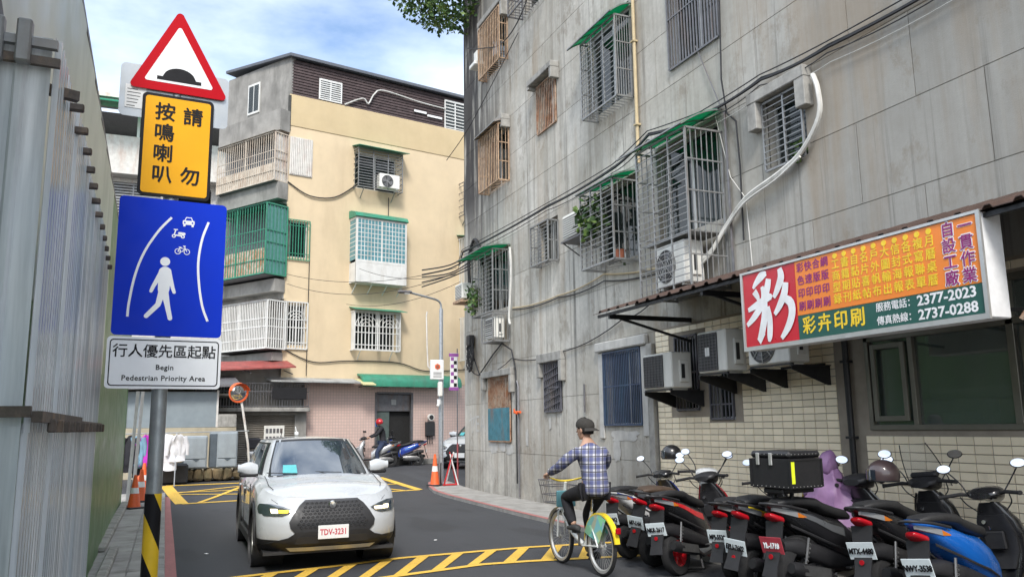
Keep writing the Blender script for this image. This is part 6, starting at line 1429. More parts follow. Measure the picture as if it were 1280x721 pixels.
def patch(rows, m, parent, name, off=.008, n=14, **k):
    """surface patch hugging the nose: rows of (z, x0, x1)"""
    g = MB(); vs = []
    for z, x0, x1 in rows:
        for i in range(n + 1): x = x0 + (x1 - x0) * i / n; vs.append((x, front_y(x, z) - off, z))
    q = n + 1; fs = [(r * q + i, r * q + i + 1, (r + 1) * q + i + 1, (r + 1) * q + i) for r in range(len(rows) - 1) for i in range(n)]
    b = len(vs); edge = [i for i in range(q)] + [r * q + n for r in range(1, len(rows))] + [(len(rows) - 1) * q + i for i in range(n - 1, -1, -1)] + [r * q for r in range(len(rows) - 2, 0, -1)]
    vs += [(vs[i][0], vs[i][1] + off + .01, vs[i][2]) for i in edge]; L = len(edge); fs += [(edge[j], edge[(j + 1) % L], b + (j + 1) % L, b + j) for j in range(L)]
    g.add(vs, fs); return obj(name, g, m, parent, sm=40, **k)
CB = [(0, 1.02), (.35, 1.05), (.62, 1.16), (.735, 1.30), (.80, 1.52), (.825, 2.2), (.82, 3.0), (.80, 3.6), (.72, 4.02), (.55, 4.20), (.3, 4.27), (0, 4.29)]
CR = [(0, 1.86), (.28, 1.88), (.47, 1.94), (.55, 2.03), (.595, 2.2), (.62, 2.6), (.615, 3.1), (.60, 3.55), (.54, 3.80), (.42, 3.90), (.22, 3.95), (0, 3.96)]
def cab(i, v):      # fractional index i along the outline, v from belt to roof
    k = min(int(i), len(CB) - 2); f = i - k
    bx_, by = CB[k][0] + (CB[k + 1][0] - CB[k][0]) * f, CB[k][1] + (CB[k + 1][1] - CB[k][1]) * f
    rx, ry = CR[k][0] + (CR[k + 1][0] - CR[k][0]) * f, CR[k][1] + (CR[k + 1][1] - CR[k][1]) * f
    bul = math.sin(PI * min(v, 1)) * .03; zb = zbelt(by) - .02 + (.035 * (1 - (bx_ / .83) ** 2) if True else 0)
    zr_ = 1.575 - .03 * (rx / .62) ** 2 - .02 * abs(ry - 2.7) ** 2 * .4
    x = bx_ + (rx - bx_) * v; y = by + (ry - by) * v; nx = x / .8; return (x * (1 + bul * .8), y - (bul if k < 3 else 0), zb + (zr_ - zb) * v)
def build_car(label, loc, rz, plate=None, lit=True, group=None):
    t = thing('car', label, 'car', loc, rz, group)
    # hull
    g = MB(); n = len(car_hull(0)); nv = len(VL)
    for s_ in (1, -1):
        vs = [(s_ * p[0], p[1], p[2]) for v in VL for p in [hull_pt(i, v) for i in range(n)]]
        for r in range(nv - 1):
            for i in range(n - 1):
                q = (r * n + i, r * n + i + 1, (r + 1) * n + i + 1, (r + 1) * n + i); ymid = vs[q[0]][1]
                g.m = 1 if (VL[r] < .22 and not (i < 9 and False)) else 0
                near = min(abs(ymid - AX1), abs(ymid - AX2))
                if near < .44 and VL[r] < .15: g.m = 1
                g.add([vs[j] for j in q], [(0, 1, 2, 3) if s_ > 0 else (3, 2, 1, 0)])
    # bonnet and deck surface with a crown
    g.m = 0; top = [hull_pt(i, 1.0) for i in range(n)]; m_ = 6
    for i in range(n - 1):
        for k in range(-m_, m_):
            P = []
            for (a, b) in ((i, k), (i, k + 1), (i + 1, k + 1), (i + 1, k)):
                x, y, z = top[a]; f = b / m_; edge_ = min(1, max(0, y - .17) / .3); P.append((x * f, y, z + .05 * (1 - f * f) * edge_ - .012 * math.exp(-((abs(f) - .72) / .1) ** 2)))
            g.add(P, [(0, 1, 2, 3)])
    obj('body', g, ['car_white', 'black_plastic'], t, sm=32)
    # cabin
    g = MB(); N_ = (len(CB) - 1) * 3
    for s_ in (1, -1):
        for i in range(N_):
            for r in range(6):
                P = [cab(i / 3, r / 6), cab((i + 1) / 3, r / 6), cab((i + 1) / 3, (r + 1) / 6), cab(i / 3, (r + 1) / 6)]; g.add([(s_ * p[0], p[1], p[2]) for p in P], [(0, 1, 2, 3) if s_ > 0 else (3, 2, 1, 0)])
    for i in range(N_):
        for k in range(-5, 5):
            P = []
            for (a, b) in ((i, k), (i, k + 1), (i + 1, k + 1), (i + 1, k)): x, y, z = cab(a / 3, 1.0); f = b / 5; P.append((x * f, y, z + .045 * (1 - f * f) * min(1, max(0, (y - 1.86)) * 4, max(0, 3.96 - y) * 4)))
            g.add(P, [(0, 1, 2, 3)])
    obj('cabin', g, 'car_white', t, sm=40)
    def glass(name, i0, i1, v0, v1, m='glass_car', sides=(1,), off=.010, wrap=False, ins=0):
        for s_ in sides:
            g = MB(); nn, rr = 12, 6; vs = []
            for r in range(rr + 1):
                for k in range(nn + 1):
                    u = k / nn
                    if wrap: ii = abs(-i1 + 2 * i1 * u); sx = -1 if u < .5 else 1
                    else: ii = i0 + (i1 - i0) * u; sx = s_
                    v = v0 + (v1 - v0) * r / rr; p = Vector(cab(ii, v)); o_ = Vector((p.x / .8 * (1.0 if not wrap else .25), -1.0 if wrap else 0, .35)).normalized() * off
                    vs.append((sx * (p.x + o_.x), p.y + o_.y, p.z + o_.z))
            q = nn + 1; g.add(vs, [(r * q + k, r * q + k + 1, (r + 1) * q + k + 1, (r + 1) * q + k) for r in range(rr) for k in range(nn)]); obj(name, g, m, t, sm=60)
    glass('windscreen_surround', 0, 2.62, .02, .99, 'black_plastic', wrap=True, off=.004); glass('windscreen', 0, 2.42, .06, .93, wrap=True, off=.008)
    glass('window_band', 3.35, 7.6, .08, .93, 'black_plastic', (1, -1), .004); glass('side_window', 3.7, 5.35, .12, .88, 'glass_car', (1, -1), .008); glass('side_window', 5.45, 7.2, .12, .88, 'glass_car', (1, -1), .008)
    g = MB()
    for s_ in (-1, 1): g.tube([(s_ * .30 - .02, 1.02, 1.115), (s_ * .30 + .42 * (-1), 1.14, 1.13)], .006, 5)
    obj('wiper', g, 'black_plastic', t, kind='stuff')
    g = MB(); g.rbox(-.07, .07, 1.80, 1.87, 1.47, 1.52, .02); obj('sensor_housing', g, 'black_plastic', t)
    mat('sticker_cyan', (.10, .45, .48), .6); g = MB(); p = cab(1.6, .10); q = cab(1.0, .30); g.add([(-p[0], p[1] - .02, p[2] + .012), (-q[0] + .02, cab(1.0, .1)[1] - .03, cab(1, .1)[2] + .012), (-q[0] + .02, q[1] - .03, q[2] + .014), (-cab(1.6, .3)[0], cab(1.6, .3)[1] - .02, cab(1.6, .3)[2] + .012)], [(0, 1, 2, 3)]); obj('windscreen_card', g, 'sticker_cyan', t)
    # nose
    patch([(.46, -.46, .46), (.52, -.52, .52), (.59, -.535, .535), (.69, -.475, .475), (.785, -.40, .40), (.815, -.36, .36)], 'black_plastic', t, 'grille', .016, 30)
    g = MB()
    for r in range(8):
        for c in range(-9, 10):
            x = c * .056 + (.028 if r % 2 else 0); z = .53 + r * .038; w_ = .53 - abs(z - .59) * .64
            if abs(x) > w_ - .08: continue
            y = front_y(x, z) - .024; a, b = .023, .0145
            g.add([(x - a, y, z), (x, y - .004, z + b), (x + a, y, z), (x, y - .004, z - b), (x - a * .6, y + .006, z), (x, y + .006, z + b * .6), (x + a * .6, y + .006, z), (x, y + .006, z - b * .6)], [(0, 1, 5, 4), (1, 2, 6, 5), (2, 3, 7, 6), (3, 0, 4, 7)])
    mat('mesh_grey', (.07, .07, .075), .35, .4); obj('grille_mesh', g, 'mesh_grey', t, kind='stuff')
    patch([(.815, -.36, .36), (.84, -.33, .33)], 'mesh_grey', t, 'grille_rim', .018, 18)
    patch([(.22, -.86, .86), (.29, -.885, .885), (.325, -.86, .86), (.36, -.72, .72), (.41, -.54, .54), (.475, -.44, .44)], 'black_plastic', t, 'lower_bumper', .018, 44)
    mat('skid_silver', (.60, .60, .58), .35, .2); patch([(.235, -.50, .50), (.285, -.56, .56)], 'skid_silver', t, 'skid_plate', .034, 22)
    patch([(.33, -.46, .46), (.42, -.42, .42)], 'ac_dark', t, 'air_intake', .022, 14)
    g = MB(); y = front_y(0, .77) - .036; g.lathe((0, y, .775), 'y', [(-.014, .001), (-.012, .04), (0, .052), (.02, .052)], 20); eb_ = obj('emblem', g, 'chrome', t, sm=40)
    for s_ in (-1, 1):
        rows = [(.665, .62, .82), (.69, .54, .875), (.73, .49, .885), (.77, .60, .88), (.80, .74, .86)]
        hl = patch([(z, s_ * a, s_ * b) for z, a, b in rows], 'glass_car', t, 'headlight', .018, 14)
        patch([(.70, s_ * .55, s_ * .65), (.732, s_ * .54, s_ * .66)], ('amber_lit' if s_ < 0 else 'lamp_lit') if lit else 'lens_clear', hl, 'indicator', .026, 5)
        patch([(.70, s_ * .665, s_ * .74), (.745, s_ * .675, s_ * .75)], 'lamp_lit' if lit else 'lens_clear', hl, 'lamp', .027, 5)
        
        # mirrors
        g = MB(); rings = []
        for k in range(9):
            u = k / 8; hw_ = .055 + .045 * math.sin(PI * min(u + .15, 1)); rings.append([(s_ * (.80 + .27 * u), 1.62 - .02 * u + .06 * math.cos(a) * (1 - .3 * u), 1.15 + hw_ * math.sin(a) + .03 * u) for a in [2 * PI * j / 12 for j in range(12)]])
        g.loft(rings); mr = obj('wing_mirror', g, 'car_white', t, sm=50)
        g = MB(); g.rbox(*sorted((s_ * .78, s_ * 1.05)), 1.57, 1.66, 1.06, 1.12, .02); obj('mirror_base', g, 'black_plastic', mr)
        g = MB(); g.box(*sorted((s_ * .86, s_ * 1.04)), 1.668, 1.672, 1.10, 1.21); obj('mirror_glass', g, 'mirror', mr)
        # wheel arches, sills, door lines and handles
        for ax in (AX1, AX2):
            g = MB(); P = []
            for k in range(17): a = -.12 + (PI + .24) * k / 16; P.append((ax + .40 * math.cos(a), WR + .40 * math.sin(a)))
            vs = []
            for (y, z) in P:
                dy, dz = (y - ax) / .4, (z - WR) / .4
                for rr_, xo in ((.372, .86), (.372, .918), (.435, .918), (.445, .895)): vs.append((s_ * xo, ax + dy * rr_, WR + dz * rr_))
            g.add(vs, [(i * 4 + j, i * 4 + j + 1, (i + 1) * 4 + j + 1, (i + 1) * 4 + j) for i in range(16) for j in range(3)]); obj('arch_trim', g, 'black_plastic', t, sm=50)
            g = MB(); g.lathe((s_ * .72, ax, WR), 'x', [(-.2, .375), (.2 , .375)], 24); obj('arch_liner', g, 'ac_dark', t, sm=60)
            wheel(t, (s_ * .79, ax, WR), WR, .21, 'x', 'alu', 10, .2, rimr=.68)
        g = MB(); g.rbox(*sorted((s_ * .86, s_ * .915)), 1.26, 3.16, .20, .34, .02); obj('sill', g, 'black_plastic', t)
        for y in (1.38, 2.42, 3.35):
            g = MB(); g.box(*sorted((s_ * .90, s_ * (.9125 if y < 3 else .9095))), y, y + .008, .36, .98); obj('door_gap', g, 'ac_dark', t)
        for y in (2.22, 3.15): g = MB(); g.rbox(*sorted((s_ * .90, s_ * .935)), y - .02, y + .15, .86, .89, .01); obj('door_handle', g, 'car_white', t)
        g = MB(); g.rbox(*sorted((s_ * .60, s_ * .84)), 4.30, 4.42, .82, .95, .03); obj('tail_light', g, 'lens_red', t)
    for s_ in (-1, 1):
        g = MB(); g.tube([(s_ * hull_pt(i, 1.0)[0] * .90, hull_pt(i, 1.0)[1], hull_pt(i, 1.0)[2] + .0095 + .05 * (1 - .81) * min(1, max(0, hull_pt(i, 1.0)[1] - .17) / .3)) for i in range(8, 21)], .0045, 5); obj('bonnet_gap', g, 'ac_dark', t)
        g = MB(); g.tube([(s_ * .66, front_y(.66, .80) - .002, .80), (s_ * .72, front_y(.72, .84) - .002, .84), (s_ * .76, front_y(.76, .86) + .01, .868)], .004, 5); obj('bumper_gap', g, 'ac_dark', t)
    g = MB(); g.box(-.82, .82, .18, 4.25, .20, .24); g.box(-.62, .62, .2, 4.2, .24, .8); obj('underbody', g, 'ac_dark', t)
    g = MB(); g.rbox(-.03, .03, 3.70, 3.82, 1.60, 1.66, .015); g.tube([(0, 3.78, 1.65), (0, 3.92, 1.74)], .006, 5); obj('aerial', g, 'white', t)
    y = front_y(0, .47) - .042
    g = MB(); g.rbox(-.19, .19, y - .006, y, .385, .545, .004); pl = obj('number_plate', g, 'white' , t)
    if plate: text('lettering', plate, .098, 'plate_text_red', pl, (0, y - .0075, .462), (PI / 2, 0, 0), off=.0022, sx=.80)
    return t
build_car('white compact car driving towards the camera with headlamps lit and red lettered plate', (1.96, 10.4, 0), math.radians(-1), 'TDV-3231').scale = (.975, 1, 1)
build_car('white car parked in the side street, half hidden by the lamp pole', (9.25, 26.7, .29), math.radians(-42), None, False)
# ---------------------------------------------------------------- scooters
def build_scooter(label, px, py, head, col='scooter_black', accent=None, plate='plate_white', pt='', seat='seat_vinyl', k=1.0, screen=False, box=False, rim='black_metal', big=1.0, tail='lens_red', lean=0, mirrors=True, zoff=0., grey_front=None, lamp_side=False, disc=False, group='scooters parked in a row in front of the tiled wall', crest=None, pc='ink', pz=.0, sc=1.0):
    t = thing('scooter', label, 'scooter', (px, py, gz(py) + zoff), math.radians(head), group); t.rotation_euler.x = math.radians(lean); t.scale = (sc if big == 1 else 1.05,) * 3
    fc = grey_front or col; dk = 'black_plastic'; r = .245 * big
    wheel(t, (.26, 0, r), r, .12 * big, 'y', rim, 5, .2, rimr=.60); wheel(t, (1.56, 0, r), r, .10, 'y', rim, 5, .2, rimr=.62)
    # swing arm, engine, exhaust, stand, shock
    g = MB(); g.loft([sup(x, z, hw, hh, 3, 12, .10) for x, z, hw, hh in ((.16, .26, .03, .05), (.3, .27, .05, .09), (.55, .27, .06, .10), (.8, .27, .05, .08))]); obj('engine_case', g, 'dull_metal', t, sm=35)
    g = MB(); g.tube([(.9, -.12, .2), (.62, -.15, .17), (.5, -.16, .22), (.42, -.165, .25), (.0, -.175, .34), (-.05, -.175, .35)], [.018, .018, .03, .058, .062, .045], 14); ex = obj('exhaust', g, 'black_metal', t, sm=40)
    g = MB(); g.loft([[(x, -.232, z + dz) for dz in (-.045, .045)] + [(x, -.222, z + dz) for dz in (.045, -.045)] for x, z in ((.40, .265), (.06, .325))]); obj('heat_shield', g, 'dull_metal', ex)
    for s_ in (-.13, .13): 
        g = MB(); g.tube([(.17, s_, .28), (.27, s_, .58)], .012, 8); so = obj('shock_absorber', g, 'dull_metal', t); g = MB(); g.tube([(.17 + .1 * i / 40 + .0, s_ + .026 * math.cos(i * 1.1), .30 + .24 * i / 40) for i in range(41)], .006, 4, False); obj('spring', g, 'dull_metal', so)
    g = MB(); g.bar((.62, .14, .24), (.55, .18, .02), .02); g.bar((.62, -.10, .24), (.55, -.16, .02), .02); g.bar((.55, -.18, .03), (.55, .20, .03), .02); obj('stand', g, 'black_metal', t)
    # rear cowl
    S_ = [(-.10, .885, .030, .022), (.02, .84, .080, .05), (.16, .775, .125, .085), (.36, .69, .155, .125), (.56, .59, .165, .165), (.74, .53, .155, .19), (.88, .46, .135, .18), (.98, .40, .11, .14)]
    g = MB(); g.loft([sup(x, z + .01, hw, hh, 2.6, 20) for x, z, hw, hh in S_]); obj('side_cowl', g, col, t, sm=38)
    if accent:
        for s_ in (-1, 1):
            g = MB(); vs = []
            for x, z, hw, hh in S_[1:6]: vs += [(x, s_ * (hw + .004), z + .00 + hh * .15), (x, s_ * (hw * .93 + .006), z + hh * .55)]
            g.add(vs, [(2 * i, 2 * i + 2, 2 * i + 3, 2 * i + 1) for i in range(4)]); obj('side_stripe', g, accent, t)
    g = MB(); g.loft([sup(x, z, hw, hh, 3, 16) for x, z, hw, hh in ((.02, .52, .07, .05), (.2, .50, .11, .08), (.5, .40, .13, .10), (.85, .30, .13, .07))]); obj('lower_cowl', g, dk, t, sm=38)
    # seat
    g = MB(); g.loft([sup(x, z, hw, hh, 3.2, 20) for x, z, hw, hh in ((.0, .893, .06, .02), (.08, .905, .11, .035), (.26, .90, .135, .045), (.44, .875, .145, .05), (.52, .83, .15, .055), (.70, .775, .145, .055), (.86, .745, .115, .05), (.95, .72, .07, .03))]); obj('seat', g, seat, t, sm=45)
    g = MB(); g.tube(spl([(.26, -.15, .82), (.04, -.13, .87), (-.10, -.07, .895), (-.13, 0, .90), (-.10, .07, .895), (.04, .13, .87), (.26, .15, .82)]), .013, 8); obj('grab_rail', g, dk, t, sm=50)
    # tail lamp with indicators
    g = MB(); g.loft([sup(x, z, hw, hh, 2.5, 14) for x, z, hw, hh in ((-.095, .80, .035, .016), (-.07, .79, .06, .028), (.03, .75, .085, .036))]); tl = obj('tail_light', g, tail, t, sm=45)
    for s_ in (-1, 1):
        g = MB(); g.loft([[(-.07, s_ * .030, .835), (-.07, s_ * .030, .862), (-.06, s_ * .045, .862), (-.06, s_ * .045, .835)], [(.05, s_ * .07, .795), (.05, s_ * .07, .845), (.06, s_ * .103, .840), (.06, s_ * .103, .795)], [(.15, s_ * .10, .765), (.15, s_ * .10, .815), (.16, s_ * .132, .81), (.16, s_ * .132, .765)]]); ind_ = obj('indicator', g, 'lens_clear', t)
        g = MB(); g.loft([[(.152, s_ * .10, .765), (.152, s_ * .10, .812), (.162, s_ * .1325, .808), (.162, s_ * .1325, .765)], [(.25, s_ * .12, .755), (.25, s_ * .12, .765), (.26, s_ * .142, .765), (.26, s_ * .142, .755)]]); obj('amber_lens', g, 'lens_amber', ind_)
    # mudguard, plate
    g = MB(); P = [(.0, .74), (-.045, .50), (-.10, .36), (-.135, .27)]; vs = []
    for i, (x, z) in enumerate(P): w_ = (.10, .085, .075, .085)[i]; vs += [(x, -w_, z), (x, w_, z), (x - .012, w_, z), (x - .012, -w_, z)]
    g.add(vs, [(i * 4 + j, i * 4 + (j + 1) % 4, (i + 1) * 4 + (j + 1) % 4, (i + 1) * 4 + j) for i in range(3) for j in range(4)]); g.loft([[(x, y, .245 + .22 + dz) for y, dz in ((-.07, 0), (0, .02), (.07, 0))] for x in (.1, .2, .35)], cap=False); obj('mudguard', g, dk, t, sm=45)
    g = MB(Matrix.Translation((-.075, 0, .535 + pz)) @ Matrix.Rotation(math.radians(-14), 4, 'Y')); g.rbox(-.004, .002, -.125, .125, -.075, .075, .002); pl = obj('number_plate', g, plate, t)
    if pt: text('lettering', pt, .068, pc, pl, (-.083 + .0, 0, .53 + pz), (PI / 2 - .0, 0, -PI / 2), ext=.003, off=.0018, sx=.77)
    g = MB(); g.cyl((-.10, 0, .44 + pz), 'x', .022, .01, 10); obj('reflector', g, 'lens_red', t)
    for s_ in (-1, 1):
        g = MB(); g.loft([[(x, s_ * (hw + .002), z - .012), (x, s_ * (hw + .006), z), (x, s_ * (hw + .002), z + .012)] for x, z, hw in ((.10, .70, .085), (.36, .585, .135), (.56, .50, .152), (.74, .44, .148), (.90, .37, .125))], cap=False); obj('seam_panel', g, dk, t)
        g = MB(); g.rbox(*sorted((.72, .84)), *sorted((s_ * .13, s_ * .19)), .27, .29, .006); obj('passenger_peg', g, 'dull_metal', t)
    # floor, leg shield, nose
    g = MB(); g.rbox(.86, 1.27, -.15, .15, .26, .32, .03); obj('floorboard', g, dk, t)
    def hr(x, z, hx, hy, p=3): return [(x + hx * math.copysign(abs(math.cos(a)) ** (2 / p), math.cos(a)), hy * math.copysign(abs(math.sin(a)) ** (2 / p), math.sin(a)), z) for a in [2 * PI * i / 20 for i in range(20)]]
    g = MB(); g.loft([hr(1.25, .24, .05, .10), hr(1.30, .36, .07, .15), hr(1.36, .52, .09, .19), hr(1.37, .66, .10, .20), hr(1.33, .80, .09, .18), hr(1.27, .92, .06, .12), hr(1.24, .97, .05, .08)]); obj('leg_shield', g, fc, t, sm=40)
    g = MB(); g.loft([hr(1.235, .40, .03, .12), hr(1.275, .55, .02, .165), hr(1.265, .70, .025, .17), hr(1.22, .86, .025, .12)]); obj('inner_shield', g, dk, t, sm=40)
    g = MB(); g.loft([sup(x, z, hw, hh, 2.4, 16) for x, z, hw, hh in ((1.34, .66, .15, .12), (1.46, .66, .13, .11), (1.56, .62, .09, .07), (1.62, .59, .04, .03))]); obj('nose', g, fc, t, sm=45)
    for s_ in (-1, 1): g = MB(); g.loft([[(1.40, s_ * .15, .66), (1.40, s_ * .15, .74), (1.42, s_ * .16, .74), (1.42, s_ * .16, .66)], [(1.58, s_ * .05, .64), (1.58, s_ * .05, .68), (1.60, s_ * .06, .68), (1.60, s_ * .06, .64)]]); obj('front_lamp', g, 'lens_clear', t)
    g = MB(); g.rbox(1.195, 1.225, -.09, .09, .56, .72, .012); gb_ = obj('glove_box', g, dk, t); g = MB(); g.cyl((1.20, .06, .80), (-1, 0, .25), .018, .02, 12); obj('ignition_lock', g, 'chrome', t); g = MB(); g.tube([(1.20, 0, .76), (1.16, 0, .74), (1.15, 0, .77)], .006, 6); obj('bag_hook', g, 'chrome', t)
    for s_ in (-1, 1): g = MB(); g.tube(spl([(1.19, s_ * .22, 1.03), (1.24, s_ * .20, .96), (1.27, s_ * .12, .88), (1.27, s_ * .09, .80)]), .006, 5); obj('brake_cable', g, 'cable', t, sm=50)
    if accent:
        for s_ in (-1, 1): g = MB(); g.tube(spl([(1.24, s_ * .115, .95), (1.31, s_ * .185, .82), (1.36, s_ * .207, .66), (1.355, s_ * .197, .52), (1.30, s_ * .155, .36)]), .010, 6); obj('shield_edge', g, accent, t, sm=50)
    # fork, front fender
    for s_ in (-.07, .07): g = MB(); g.tube([(1.56, s_, r), (1.46, s_, .55)], .017, 8); obj('fork', g, 'dull_metal', t)
    g = MB(); vs = []
    for i in range(11):
        a = math.radians(15 + 140 * i / 10); 
        for y, rr_ in ((-.075, r + .02), (-.05, r + .045), (.05, r + .045), (.075, r + .02)): vs.append((1.56 + rr_ * math.cos(a), y, r + rr_ * math.sin(a)))
    g.add(vs, [(i * 4 + j, i * 4 + j + 1, (i + 1) * 4 + j + 1, (i + 1) * 4 + j) for i in range(10) for j in range(3)]); obj('front_fender', g, fc, t, sm=50)
    # handlebar
    g = MB(); g.loft([sup(x, z, hw, hh, 2.6, 16) for x, z, hw, hh in ((1.12, 1.03, .09, .03), (1.18, 1.05, .15, .05), (1.27, 1.05, .15, .065), (1.35, 1.02, .10, .055), (1.39, 1.0, .05, .03))]); hb_ = obj('handlebar_cover', g, grey_front or dk, t, sm=45)
    g = MB(); g.loft([sup(x, z, hw, hh, 2.4, 12) for x, z, hw, hh in ((1.36, 1.015, .085, .045), (1.40, 1.0, .06, .035), (1.415, .99, .02, .01))]); obj('headlight', g, 'lens_clear', hb_, sm=45)
    for s_ in (-1, 1):
        g = MB(); g.tube([(1.22, s_ * .12, 1.04), (1.17, s_ * .20, 1.055), (1.10, s_ * .35, 1.04)], [.014, .017, .017], 10); g.tube([(1.10, s_ * .35, 1.04), (1.09, s_ * .365, 1.04)], .02, 10); obj('grip', g, 'rubber', t, sm=45)
        g = MB(); g.tube([(1.21, s_ * .18, 1.045), (1.20, s_ * .24, 1.04), (1.16, s_ * .34, 1.03)], .006, 5); obj('brake_lever', g, 'chrome', t)
        if mirrors:
            g = MB(); g.tube(spl([(1.22, s_ * .17, 1.06), (1.25, s_ * .22, 1.14), (1.24, s_ * .30, 1.24), (1.225, s_ * .33, 1.27)], 4), .006, 6); mo = obj('mirror_stem', g, 'black_metal', t, sm=50)
            ax_ = Vector((-1, -.22 - .25 * random.random(), .30 + .2 * random.random())); g = MB(); g.M = Matrix.Translation((1.22, s_ * .34, 1.29)) @ Matrix.Diagonal((1, 1.35, .85, 1)); g.lathe((0, 0, 0), ax_, [(.012, .046), (.0, .051), (-.03, .034), (-.04, .001)], 18); obj('mirror_shell', g, 'black_plastic', mo, sm=50)
            g = MB(); g.M = Matrix.Translation((1.22, s_ * .34, 1.29)) @ Matrix.Diagonal((1, 1.35, .85, 1)); g.lathe((0, 0, 0), ax_, [(.0125, .045), (.0128, .001)], 18); obj('mirror_glass', g, 'mirror', mo, sm=50)
    if screen:
        g = MB(); vs = []
        for i in range(9):
            u = i / 8
            for j in range(9): v = (j / 8 - .5) * 2; w_ = .20 * (1 - .35 * u ** 2); vs.append((1.40 - .22 * u - .06 * abs(v) ** 2 * (1), v * w_, 1.0 + .42 * u))
        g.add(vs, [(i * 9 + j, i * 9 + j + 1, (i + 1) * 9 + j + 1, (i + 1) * 9 + j) for i in range(8) for j in range(8)]); ws = obj('windscreen', g, 'glass_clear', t, sm=60)
        for s_ in (-1, 1): g = MB(); g.tube([(1.40 - .22 * i / 8 - .06, s_ * .20 * (1 - .35 * (i / 8) ** 2), 1.0 + .42 * i / 8) for i in range(9)], .005, 5); obj('screen_edge', g, 'black_plastic', ws)
        g = MB(); g.rbox(1.20, 1.30, -.13, .13, 1.09, 1.15, .02); obj('dash', g, dk, t)
    if crest: g = MB(); g.cyl((1.31, -.0, .955), (.5, 0, 1), .025, .02, 14); g.cyl((1.455, -.06, .74), (1, -.4, .6), .02, .01, 12); obj('crest', g, crest, t)
    return t
build_scooter('far end scooter with red and blue tail and white cowl, first in the row', 5.38, 9.42, 23, 'scooter_white', 'deep_blue', pt='853-KWQ', lean=-5, sc=0.97, grey_front='scooter_black')
build_scooter('silver grey scooter with red tail lamp, second from the far end of the row', 5.32, 8.80, 15, 'scooter_grey', 'scooter_silver', seat='seat_brown', pt='687-LHA', lean=3, sc=1.02, grey_front='scooter_white')
build_scooter('black scooter with long red stripe and dark red wheels, third in the row', 5.26, 8.14, 25, 'scooter_black', 'scooter_red', pt='NKR-2617', lean=-7, sc=1.0, rim='scooter_red')
build_scooter('all black scooter with red tail lamp, fourth from the far end of the row', 5.56, 7.48, 20, 'scooter_black', None, pt='MPJ-5528', lean=-2, sc=0.96, screen=False)
build_scooter('black scooter with yellow green pinstripe and low plate, fifth in the row', 5.36, 6.98, 14, 'scooter_black', 'bike_yellow', pt='EPU-7602', lean=4, sc=1.03, pz=-.06)
sc6 = build_scooter('big matt black scooter with red plate carrying the delivery box', 5.42, 6.42, 8, 'scooter_black', 'scooter_grey', plate='plate_red', pt='YL-1718', lean=-3, big=1.22, pc='plate_white')
build_scooter('black maxi scooter with tall clear windscreen between the box scooter and blue scooter', 5.93, 5.80, 14, 'scooter_black', 'scooter_black', pt='MTX-4480', lean=-6, sc=1.04, screen=True)
build_scooter('blue and black scooter with grey handlebar cover near the right edge', 5.74, 5.02, 11, 'scooter_blue', None, pt='NWY-3538', lean=-7, sc=1.0, grey_front='scooter_black', crest='chrome')
build_scooter('last scooter cut by the right edge with pale front wheel', 6.35, 4.45, 14, 'scooter_black', None, pt='', rim='white')
bs = build_scooter('blue scooter parked side on in front of the yellow building door', 9.15, 30.55, 168, 'deep_blue', 'scooter_blue', plate='plate_white', group=None)
rs = build_scooter('pale scooter ridden by the person in a red helmet', 7.95, 29.9, 172, 'scooter_silver', None, group=None)
def helmet(label, c, m, r=.135, rz=0, full=True):
    t = thing('helmet', label, 'helmet', c, rz); g = MB(); n = 20; rings = []
    for i in range(9):
        a = math.radians(95 - 110 * i / 8) if False else math.radians(90 - 115 * i / 8); rings.append([(r * 1.08 * math.cos(a) * math.cos(2 * PI * k / n), r * .93 * math.cos(a) * math.sin(2 * PI * k / n), r * math.sin(a) + .02) for k in range(n)])
    g.loft(rings, cap=False); obj('shell', g, m, t, sm=60); g = MB(); g.tube([(r * 1.08 * math.cos(math.radians(25)) * math.cos(2 * PI * k / 24), r * .93 * math.cos(math.radians(25)) * math.sin(2 * PI * k / 24), -r * math.sin(math.radians(25)) + .02) for k in range(25)], .008, 6); obj('rim', g, 'rubber', t, sm=50)
    g = MB(); vs = []
    for i in range(7):
        a = math.radians(-50 + 100 * i / 6)
        for z in (-.05, .05): vs.append((r * 1.13 * math.cos(a), r * .98 * math.sin(a), z + .02))
    g.add(vs, [(2 * i, 2 * i + 2, 2 * i + 3, 2 * i + 1) for i in range(6)]); obj('visor', g, 'glass_car', t, sm=60); return t
paint('helmet_brown', (.09, .06, .06), 0, .35)
helmet('glossy black helmet resting on the far scooters handlebar', (6.62, 9.98, 1.26), 'scooter_black', rz=2.6)
helmet('dull brown helmet resting on the handlebar of the maxi scooter', (6.62, 6.25, 1.16), 'helmet_brown', .145, rz=2.6)
# delivery box
bxm = mat('box_black', (.022, .022, .024), .45, .2, .1, 8)
t = thing('delivery_box', 'black riveted delivery box with yellow strip on the big scooter', 'delivery box', (5.62, 6.50, 1.08), math.radians(8)); w_, d_, h_ = .24, .22, .35
g = MB(); g.rbox(-d_, d_, -w_, w_, 0, h_ * .80, .006); obj('body', g, 'box_black', t); g = MB(); g.rbox(-d_ - .008, d_ + .008, -w_ - .008, w_ + .008, h_ * .81, h_, .025); obj('lid', g, 'box_black', t)
for s_ in (-1, 1):
    for z in (.012, h_ * .76): g = MB(); g.bar((-d_ - .003, s_ * (w_ + .001), z), (d_, s_ * (w_ + .001), z), .012); obj('edge_strip', g, 'black_metal', t)
for (x, y) in ((-1, -1), (1, -1), (-1, 1), (1, 1)): g = MB(); g.bar((x * (d_ + .002), y * (w_ + .002), .01), (x * (d_ + .002), y * (w_ + .002), h_ * .79), .018); obj('corner_strip', g, 'black_metal', t)
g = MB()
